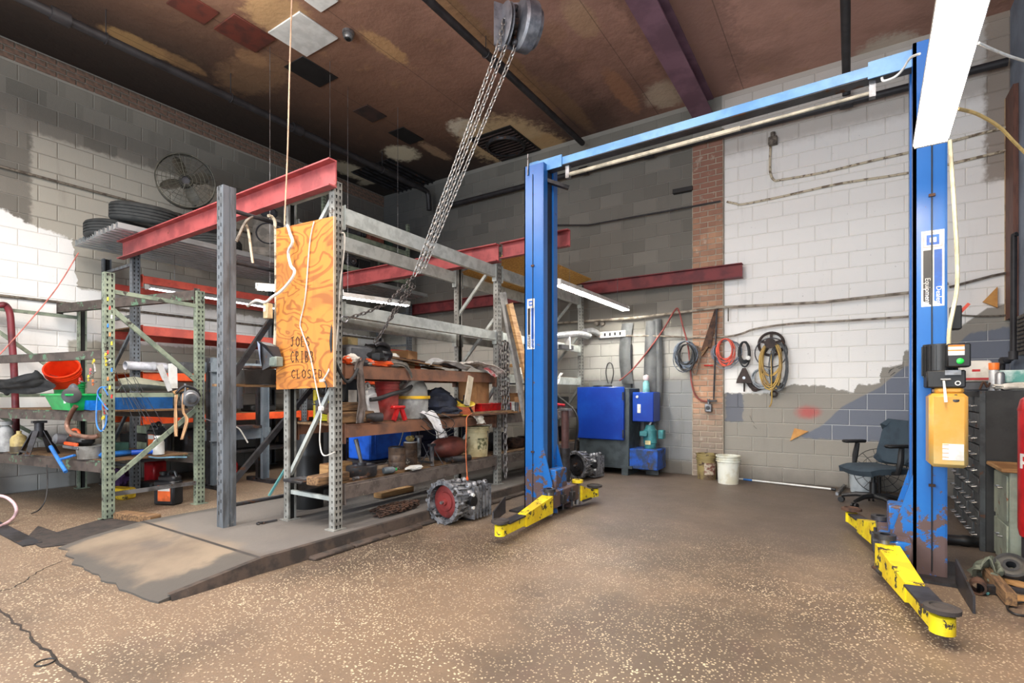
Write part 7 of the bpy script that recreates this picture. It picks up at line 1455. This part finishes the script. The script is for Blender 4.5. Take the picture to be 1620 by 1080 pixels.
# pails by the pilaster
q = P(1118, 757, Z=0); bucket((q.x, q.y, 0), .142, .36, pm('dirty_yellow_pail', (150, 134, 86), .6, col2=(92, 74, 54), sc=4, chip=(70, 52, 42), cl=.58), 'dirty yellow-brown pail at the foot of the brick pilaster', 2, True, lbl=(pm('pail_label', (120, 74, 62), .6, col2=(190, 180, 160), sc=20), (-1.6, -.3), (.2, .66)))
q = P(1152, 764, Z=0); bucket((q.x, q.y, 0), .15, .38, pm('white_pail', (226, 228, 216), .45, col2=(206, 202, 180)), 'clean white pail right of the dirty yellow one', 3, True)
t = thing('floor_squeegee', 'floor squeegee with a long white pole lying along the wall', 'squeegee', P(1325, 773, Z=0)); a = P(1168, 757, Z=.02); e = P(1322, 774, Z=.025); MB().cyl(a, e, .012, n=10).build('pole', WHITEP, t); MB().cyl(a.lerp(e, .06), a.lerp(e, .16), .0135, n=10).build('grip', BC, t); MB().cyl(a.lerp(e, .96), e, .018, n=10).build('ferrule', BLACK, t); MB().bar(P(1324, 781, Z=.02), P(1338, 766, Z=.03), .03, .035).build('blade_holder', STEEL, t)
# ---- office chair ----------------------------------------------------------------
CF = pm('chair_fabric', (52, 66, 76), .9, col2=(44, 56, 66), bs=400); ch = thing('office_chair', 'dark blue-grey swivel office chair with armrests beside the right lift post', 'chair', (8.80, -1.10, 0))
b0 = V((8.80, -1.10, 0)); fdir = V((-.78, -.62, 0)).normalized(); sd = V((-fdir.y, fdir.x, 0))
for k in range(5):
    a_ = 2*PI*k/5+.35; d = V((math.cos(a_), math.sin(a_), 0)); MB().tube([b0+V((0, 0, .115)), b0+d*.16+V((0, 0, .11)), b0+d*.30+V((0, 0, .075))], [.032, .026, .018], 8).build('base_arm', BLACK, ch)
    s_ = V((-d.y, d.x, 0)); cs = MB()
    for m_ in (-1, 1): cs.cyl(b0+d*.305+s_*m_*.01+V((0, 0, .03)), b0+d*.305+s_*m_*.028+V((0, 0, .03)), .03, n=14)
    cs.build('caster', BLACK, ch)
MB().cyl(b0+V((0, 0, .09)), b0+V((0, 0, .26)), .035, n=14).cyl(b0+V((0, 0, .26)), b0+V((0, 0, .38)), .02, n=12).build('gas_lift', BLACK, ch)
M3 = Matrix((fdir, sd, V((0, 0, 1)))).transposed()
def LB(c, s, bev): b = MB().box((0, 0, 0), s, bev=bev); return [b0+M3 @ (p+V(c)) for p in b.v], b.f
g = MB(); g.add(*LB((-.02, 0, .385), (.2, .16, .05), .01)); g.build('mechanism', BLACK, ch)
def seatf(u, v): 
    x = (u-.5)*.50; y = (v-.5)*.50; r_ = max(abs(u-.5), abs(v-.5))*2; return b0+M3 @ V((x*(1-.10*(2*v-1)**2), y*(1-.08*(2*u-1)**2), .46-.018*(1-(2*v-1)**2)-.07*max(0, r_-.75)**1*1.4-.03*max(0, u-.8)*4))
MB().sheet(seatf, 14, 14, .065).build('seat', CF, ch, sharp=60)
def backf(u, v):
    y = (v-.5)*.50; z = .46+u*.47; rnd = 1-.24*abs(2*u-1)**5; return b0+M3 @ V((-.27-.10*u-.02*math.sin(u*PI)+.05*(2*v-1)**2, -y*rnd, z+.0-.07*abs(2*v-1)**6*(2*u-1)))
MB().sheet(backf, 14, 12, .055).build('backrest', CF, ch, sharp=60)
g = MB(); g.tube([b0+M3 @ V(p) for p in ((-.05, 0, .38), (-.28, 0, .40), (-.36, 0, .55), (-.37, 0, .72))], .022, 8); g.build('back_bar', BLACK, ch)
for s in (-1, 1):
    ar = MB().tube([b0+M3 @ V(p) for p in ((-.02, s*.14, .38), (-.02, s*.30, .40), (-.04, s*.31, .52), (-.06, s*.30, .66))], [.022, .024, .03, .024], 8).build('armrest', BLACK, ch)
    b = MB().box((0, 0, 0), (.26, .09, .035), bev=.016); MB().add([b0+M3 @ (p+V((-.02, s*.30, .68))) for p in b.v], b.f).build('arm_pad', BLACK, ar)
# things behind the chair
q = P(1362, 778, Z=0); bucket((q.x+.02, q.y+.0, 0), .15, .30, pm('grey_pail', (170, 178, 182), .5, col2=(146, 154, 158)), 'pale grey pail behind the office chair', 1, True)
t = thing('fan_cage', 'round black wire fan guard leaning behind the office chair', 'fan', P(1395, 745, Y=-.35)); c_ = P(1392, 745, Y=-.35); g = MB(); n_ = V((.1, -1, .25)).normalized(); u_, v_ = perp(n_)
for R in (.27, .19, .11, .04): g.torus(c_, n_, R, .0045 if R > .2 else .003, 30, 5)
for k in range(14): a_ = 2*PI*k/14; dr = u_*math.cos(a_)+v_*math.sin(a_); g.tube([c_+dr*.04, c_+dr*.27], .003, 4)
g.build('guard', BLACK, t); MB().cyl(V((c_.x, c_.y+.05, 0)), V((c_.x, c_.y+.05, c_.z)), .015, n=8).build('pole', BLACK, t); MB().lathe([(0, 0), (.07, 0), (.07, .1), (0, .1)], c_+V((0, .0, 0)), (0, 1, 0), 16).build('motor', DARKST, t)
# ================================================================ right side
CABB = pm('cabinet_black', (46, 46, 46), .6, .1, col2=(34, 34, 34), sc=5, chip=(84, 54, 42), cl=.68); CABD = pm('drawer_dark', (74, 78, 80), .5, .3, col2=(56, 58, 60), sc=8, chip=(96, 66, 50), cl=.62)
cx0, cy0, cy1 = 9.45, -2.58, -1.30; t = thing('drawer_cabinet', 'tall black steel cabinet with rows of small drawers at the right wall', 'cabinet', (9.75, -1.95, 0))
MB().b2(cx0+.02, 10.07, cy0, cy1, .0, 1.25, .004).build('body', CABB, t)
MB().b2(cx0-.012, cx0+.02, cy0, cy0+.035, .0, 1.25).build('corner_post', CABD, t)
nc, nr = 5, 9
for r in range(nr):
    for c in range(nc):
        y0 = cy0+.05+(cy1-cy0-.07)*c/nc; y1 = cy0+.05+(cy1-cy0-.07)*(c+1)/nc-.012; z0 = .05+1.16*r/nr; z1 = .05+1.16*(r+1)/nr-.010
        d_ = MB().b2(cx0-.004-.010*((r*3+c) % 2), cx0+.02, y0, y1, z0, z1, .003).build('drawer', CABD, t)
        ym = (y0+y1)/2; MB().tube([(cx0-.012, ym-.045, z0+.05), (cx0-.042, ym-.045, z0+.044), (cx0-.042, ym+.045, z0+.044), (cx0-.012, ym+.045, z0+.05)], .006, 5).build('handle', STEEL, d_)
def R3(px, py, Y): return P(px, py, Y=Y)
# on top
ztop = 1.252
def onr(px, Y): q = P(px, 600, Y=Y); return V((q.x, Y, ztop))
box('bolt_tray', onr(1538, -2.3), (.22, .24, .07), GREYP, 'grey tray of hardware on the black cabinet under the white and red carton', 'tray', 0, .01)
t = thing('carton', 'white carton with a red stripe on the black cabinet beside the pump motor', 'box', onr(1543, -2.35)+V((0, 0, .07))); q = onr(1541, -2.35)+V((0, 0, .072)); MB().box(q+V((0, 0, .085)), (.19, .16, .17), bev=.012).build('carton', PAPER, t); MB().box(q+V((0, -.0815, .022)), (.17, .002, .018)).build('stripe', REDP, t); MB().box(q+V((0, -.0815, .09)), (.05, .002, .018)).build('print', REDP, t)
t = thing('spray_can', 'spray can with an orange cap on the black cabinet', 'can', onr(1573, -2.4)); q = onr(1572, -2.42); MB().lathe([(0, 0), (.034, 0), (.034, .155), (.03, .165), (0, .165)], q, n=18).build('can', pm('can_silver', (180, 182, 184), .35, .3), t); MB().lathe([(.034, 0), (.036, .05), (.034, .055), (0, .055)], q+V((0, 0, .165)), n=18).build('cap', pm('cap_orange', (240, 120, 40), .4), t)
t = thing('spray_can', 'plain silver can right beside the orange-capped one', 'can', onr(1580, -2.44)); q = onr(1582, -2.46); MB().lathe([(0, 0), (.03, 0), (.03, .13), (.02, .145), (0, .145)], q, n=18).build('can', STEEL, t)
box('carton', onr(1597, -2.3), (.22, .2, .06), pm('grey_carton', (170, 172, 174), .6), 'flat grey carton under the teal one at the right edge of the black cabinet'); box('carton', onr(1600, -2.32)+V((0, 0, .062)), (.2, .17, .10), pm('teal_white_carton', (200, 216, 212), .6, col2=(84, 150, 140), sc=5), 'white and teal carton on the flat grey one'); crumple('paper', onr(1604, -2.48), (.12, .06, .03), PAPER, 'crumpled white papers at the cabinet front right corner', 'paper', 51)
t = thing('wire_bundle', 'small bundle of red and black leads on the black cabinet', 'cable', onr(1558, -2.45)); MB().tube(spline([onr(1550, -2.45)+V((0, 0, .01)), onr(1556, -2.47)+V((0, 0, .07)), onr(1562, -2.45)+V((0, 0, .03)), onr(1566, -2.47)+V((0, 0, .06))], 5), .008, 6).build('leads', RUST, t)
# green-grey cabinet with wooden top
GCB = pm('grey_green_cabinet', (150, 156, 140), .55, col2=(128, 134, 120), sc=5, chip=(120, 76, 56), cl=.62); t = thing('file_cabinet', 'worn grey-green two-drawer cabinet with a wooden top at the right edge', 'cabinet', (9.82, -2.86, 0))
gx = 9.52; MB().b2(gx, 10.06, -3.04, -2.62, 0, .68, .006).build('body', GCB, t)
for k, (z0, z1) in enumerate(((.03, .30), (.33, .65))): d_ = MB().b2(gx-.012, gx, -3.02, -2.64, z0, z1, .004).build('drawer', GCB, t); MB().tube([(gx-.012, -2.90, z1-.10), (gx-.035, -2.90, z1-.10), (gx-.035, -2.80, z1-.10), (gx-.012, -2.80, z1-.10)], .006, 6).build('handle', STEEL, d_)
MB().b2(gx-.05, 10.08, -3.08, -2.60, .68, .71, .006).build('wooden_top', WOOD, t)
# red cylinder with lettering
t = thing('gas_cylinder', 'red steel cylinder with white lettering at the right picture edge', 'cylinder', (9.62, -3.36, .0)); RC = pm('cylinder_red', (190, 28, 34), .3, col2=(160, 24, 30)); cq = P(1652, 700, D=3.35); cq = V((cq.x, cq.y, 0)); zb, zt_ = P(1640, 858, D=3.35).z, P(1640, 622, D=3.35).z
rr_ = .125; MB().lathe([(0, zb), (rr_*.6, zb), (rr_*.93, zb+.03), (rr_, zb+.08), (rr_, zt_-.10), (rr_*.9, zt_-.04), (rr_*.5, zt_), (0, zt_)], cq, n=36).build('shell', RC, t); MB().lathe([(rr_*1.01, zt_-.115), (rr_*1.015, zt_-.11), (rr_*1.01, zt_-.10)], cq, n=36).build('weld_ring', REDP, t)
MB().lathe([(rr_*.8, 0), (rr_*.85, 0), (rr_*.85, zb+.02), (rr_*.8, zb+.02)], cq, n=24).build('stand_ring', DARKST, t)
tocam = (V((CAM.x, CAM.y, 0))-cq).normalized(); zz = P(1612, 735, D=3.3).z
cc = bpy.data.curves.new('lettering', 'FONT'); cc.body = 'p'; cc.size = .13; cc.extrude = .001; cc.offset = .004; to = bpy.data.objects.new('x', cc); me = bpy.data.meshes.new_from_object(to); bpy.data.objects.remove(to)
th0 = math.atan2(tocam.y, tocam.x)-1.08; g = MB(); g.v = [V((cq.x+(rr_+.0015+p.co.z)*math.cos(th0+p.co.x/rr_), cq.y+(rr_+.0015+p.co.z)*math.sin(th0+p.co.x/rr_), zz+p.co.y)) for p in me.vertices]; g.f = [tuple(p.vertices) for p in me.polygons]; g.build('lettering', WHITEP, t)
# floor odds and ends, lower right
t = thing('black_pipe', 'short black pipe lying on the floor behind the right lift post', 'pipe', P(1514, 856, Z=0)); MB().lathe([(.03, 0), (.04, 0), (.04, .1), (.045, .11), (.045, .15), (.04, .16), (.04, .26), (.03, .26)], P(1495, 852, Z=.045), (1, .15, 0), 18).build('pipe', BLACK, t)
t = thing('pipe_section', 'short rusty pipe ring lying on the floor right of the toe guard', 'pipe', P(1547, 935, Z=0)); q = P(1547, 930, Z=.045); d = (V((CAM.x, CAM.y, .0))-V((q.x, q.y, 0))).normalized()*-1; MB().lathe([(.030, 0), (.042, 0), (.042, .10), (.030, .10)], q, d, 24).build('ring', RUST, t); MB().box(q+V((.06, .07, -.015)), (.10, .04, .05), .3).build('bracket', DARKST, t)
t = thing('rubber_roll', 'roll of black rubber strip lying on the timber pile', 'roll', P(1600, 905, Z=.06)); q = P(1600, 898, Z=.10); ax = V((-.2, -.8, .75)).normalized(); g = MB().lathe([(.025, -.04), (.085, -.04), (.085, .04), (.025, .04), (.025, -.04)], q, ax, 30); g.build('roll', SOFTBLACK, t); MB().lathe([(.04, .041), (.055, .043), (.07, .041)], q, ax, 30).build('winding', BLACK, t)
for k, (a, e, w_, h, z, mt, lab) in enumerate([((1562, 905), (1600, 948), .05, .07, .05, OLDWOOD, 'dark squared timber lying diagonally in the pile at the lower right'), ((1575, 912), (1640, 932), .06, .025, .03, WOOD, 'yellowish board across the pile at the lower right'), ((1590, 945), (1650, 952), .10, .02, .012, WOOD, 'lowest yellowish board at the right edge'), ((1580, 885), (1625, 900), .08, .02, .02, OLDWOOD, 'brown board behind the rubber roll'), ((1586, 930), (1640, 938), .03, .03, .045, DARKST, 'black iron bar across the boards at the right edge')]):
    plank('timber', P(*a, Z=z), P(*e, Z=z), w_, h, mt, lab, 'timber')
cloth('rag', [P(1540, 905, Z=.03), P(1552, 893, Z=.10), P(1568, 890, Z=.11), P(1580, 902, Z=.10), P(1570, 918, Z=.03)], .2, pm('olive_rag', (104, 108, 94), .95, col2=(80, 84, 72)), 'grey-green rag draped over the end of the dark timber', 'rag', .05, side=(.3, 1, 0))
t = thing('marker_pen', 'white and teal pen lying on the floor beside the rusty pipe ring', 'pen', P(1567, 936, Z=0)); a = P(1562, 939, Z=.01); e = P(1573, 931, Z=.01); MB().cyl(a.lerp(e, .25), e, .007, n=8).build('barrel', WHITEP, t); MB().cyl(a, a.lerp(e, .25), .0075, n=8).build('cap', TEAL, t)
cord('thin_wire', [P(1640, 975, Z=.01), P(1610, 972, Z=.01), P(1596, 965, Z=.01), P(1595, 958, Z=.01), P(1610, 953, Z=.012), P(1640, 952, Z=.012)], .006, BLACK, 'black cable loop on the floor at the lower right edge')
# ================================================================ right end of the middle rack
CHR = pm('polished_pipe', (186, 188, 190), .3, .7, col2=(150, 150, 152))
cord('exhaust_pipe', [P(868, 533, X=5.2), P(890, 530, X=5.2), P(915, 528, X=5.22), P(930, 531, X=5.24), P(932, 533, X=5.25)], .05, CHR, 'bright straight exhaust pipe lying across the far rack end', 'pipe', n=14); cord('exhaust_pipe', [P(925, 524, X=5.12), P(938, 523, X=5.12), P(948, 530, X=5.12), P(951, 540, X=5.12), P(953, 550, X=5.12)], .045, CHR, 'bright bent exhaust pipe end curving down at the far rack end', 'pipe', n=14)
t = thing('pipe_hanger', 'white toothed pipe hanger bracket under the straight exhaust pipe', 'bracket', P(897, 550, X=5.15)); MB().bar(P(897, 527, X=5.2), P(899, 552, X=5.2), .08, .03, up=(0, 1, 0)).build('strap', WJ, t); MB().bar(P(886, 548, X=5.2), P(905, 550, X=5.2), .05, .06).build('foot', DARKST, t)
t = thing('long_bracket', 'long white slotted bracket from the rack end to the wall', 'bracket', P(970, 528, Y=-.3)); a = P(950, 530, Y=-.08); e = P(990, 527, Y=-.08); MB().bar(a, e, .04, .10).build('rail', WJ, t)
for k in range(4): MB().box(a.lerp(e, .2+.2*k)+V((0, -.022, 0)), (.03, .004, .05)).build('slot', BLACK, t)
cloth('white_paper', [P(888, 590, X=5.02), P(883, 600, X=5.05), P(878, 612, X=5.06), P(875, 622, X=5.05)], .1, pm('print_paper', (214, 212, 206), .8, col2=(120, 118, 114), sc=25), 'printed white paper hanging from the far shelf right of the lift post', 'paper', .03, side=(0, 1, 0))
t = thing('jack_tube', 'dark red screw jack tube standing by the rack end', 'jack', P(894, 768, Z=0)); q = P(894, 768, Z=0); MB().cyl(q+V((0, 0, .35)), q+V((0, 0, 1.0)), .05, n=14).build('tube', pm('oxide_tube', (92, 62, 60), .6), t); MB().cyl(q, q+V((0, 0, .5)), .065, n=14).build('sleeve', DARKST, t); MB().box(q+V((0, 0, 1.01)), (.14, .14, .025)).build('saddle', STEEL, t); MB().b2(q.x-.12, q.x+.12, q.y-.12, q.y+.12, 0, .02).build('foot_plate', DARKST, t)
cord('air_hose', [P(880, 625, Y=-1.2), P(900, 640, Y=-1.2), P(912, 655, Y=-1.2), P(914, 680, Y=-1.2), P(910, 705, Y=-1.2), P(910, 730, Y=-1.2)], .014, BLACK, 'black hose curving down beside the washer door', 'hose'); t = thing('red_grip', 'red-handled lever right of the lift post', 'tool', P(880, 640, X=5.25)); MB().cyl(P(868, 638, X=5.25), P(892, 641, X=5.25), .022, n=10).build('grip', REDP, t); MB().ell(P(868, 634, X=5.25), .04).build('knob', REDP, t)
for k, (a, e, mt, lab) in enumerate([((868, 655), (885, 762), RUST, 'rusty rod leaning right of the lift post'), ((866, 690), (888, 782), pm('grey_board', (158, 156, 150)), 'grey board leaning low right of the lift post'), ((878, 650), (884, 745), DARKST, 'dark bar leaning beside the jack tube')]): plank('leaning_bar', P(*e, X=5.35), P(*a, X=5.2), .05, .02, mt, lab, 'bar')
cord('extension_lead', [P(868, 692, X=5.42), P(876, 705, X=5.44), P(882, 725, X=5.45), P(880, 745, X=5.46)], .012, ORP, 'orange-red cable curving beside the leaning grey board')
r7 = random.Random(7)
for k in range(5): box('metal_box', (4.6+.05*(k % 2), -2.3+.42*k, Z3), (r7.uniform(.2, .35), r7.uniform(.25, .36), r7.uniform(.12, .3)), [DARKST, RUST, BLACK, GREYP, DARKST][k], ['dark housing on the lowest shelf just past the second upright', 'rusty housing next along the lowest shelf', 'black case midway along the far lowest shelf', 'grey case toward the far end of the lowest shelf', 'dark case at the far end of the lowest shelf'][k], 'case', bev=.03, rz=r7.uniform(-.3, .3))
for k in range(4): box('carton', (4.6, -1.8+.42*k, Z2+.0), (.3, .32, r7.uniform(.15, .3)), [CARD, BLACK, DIRTY, GREYP][k], ['tan carton on the far second shelf behind the lift post', 'black carton on the far second shelf right of the tan one', 'oily carton on the far second shelf', 'grey box at the end of the far second shelf'][k], rz=r7.uniform(-.2, .2))
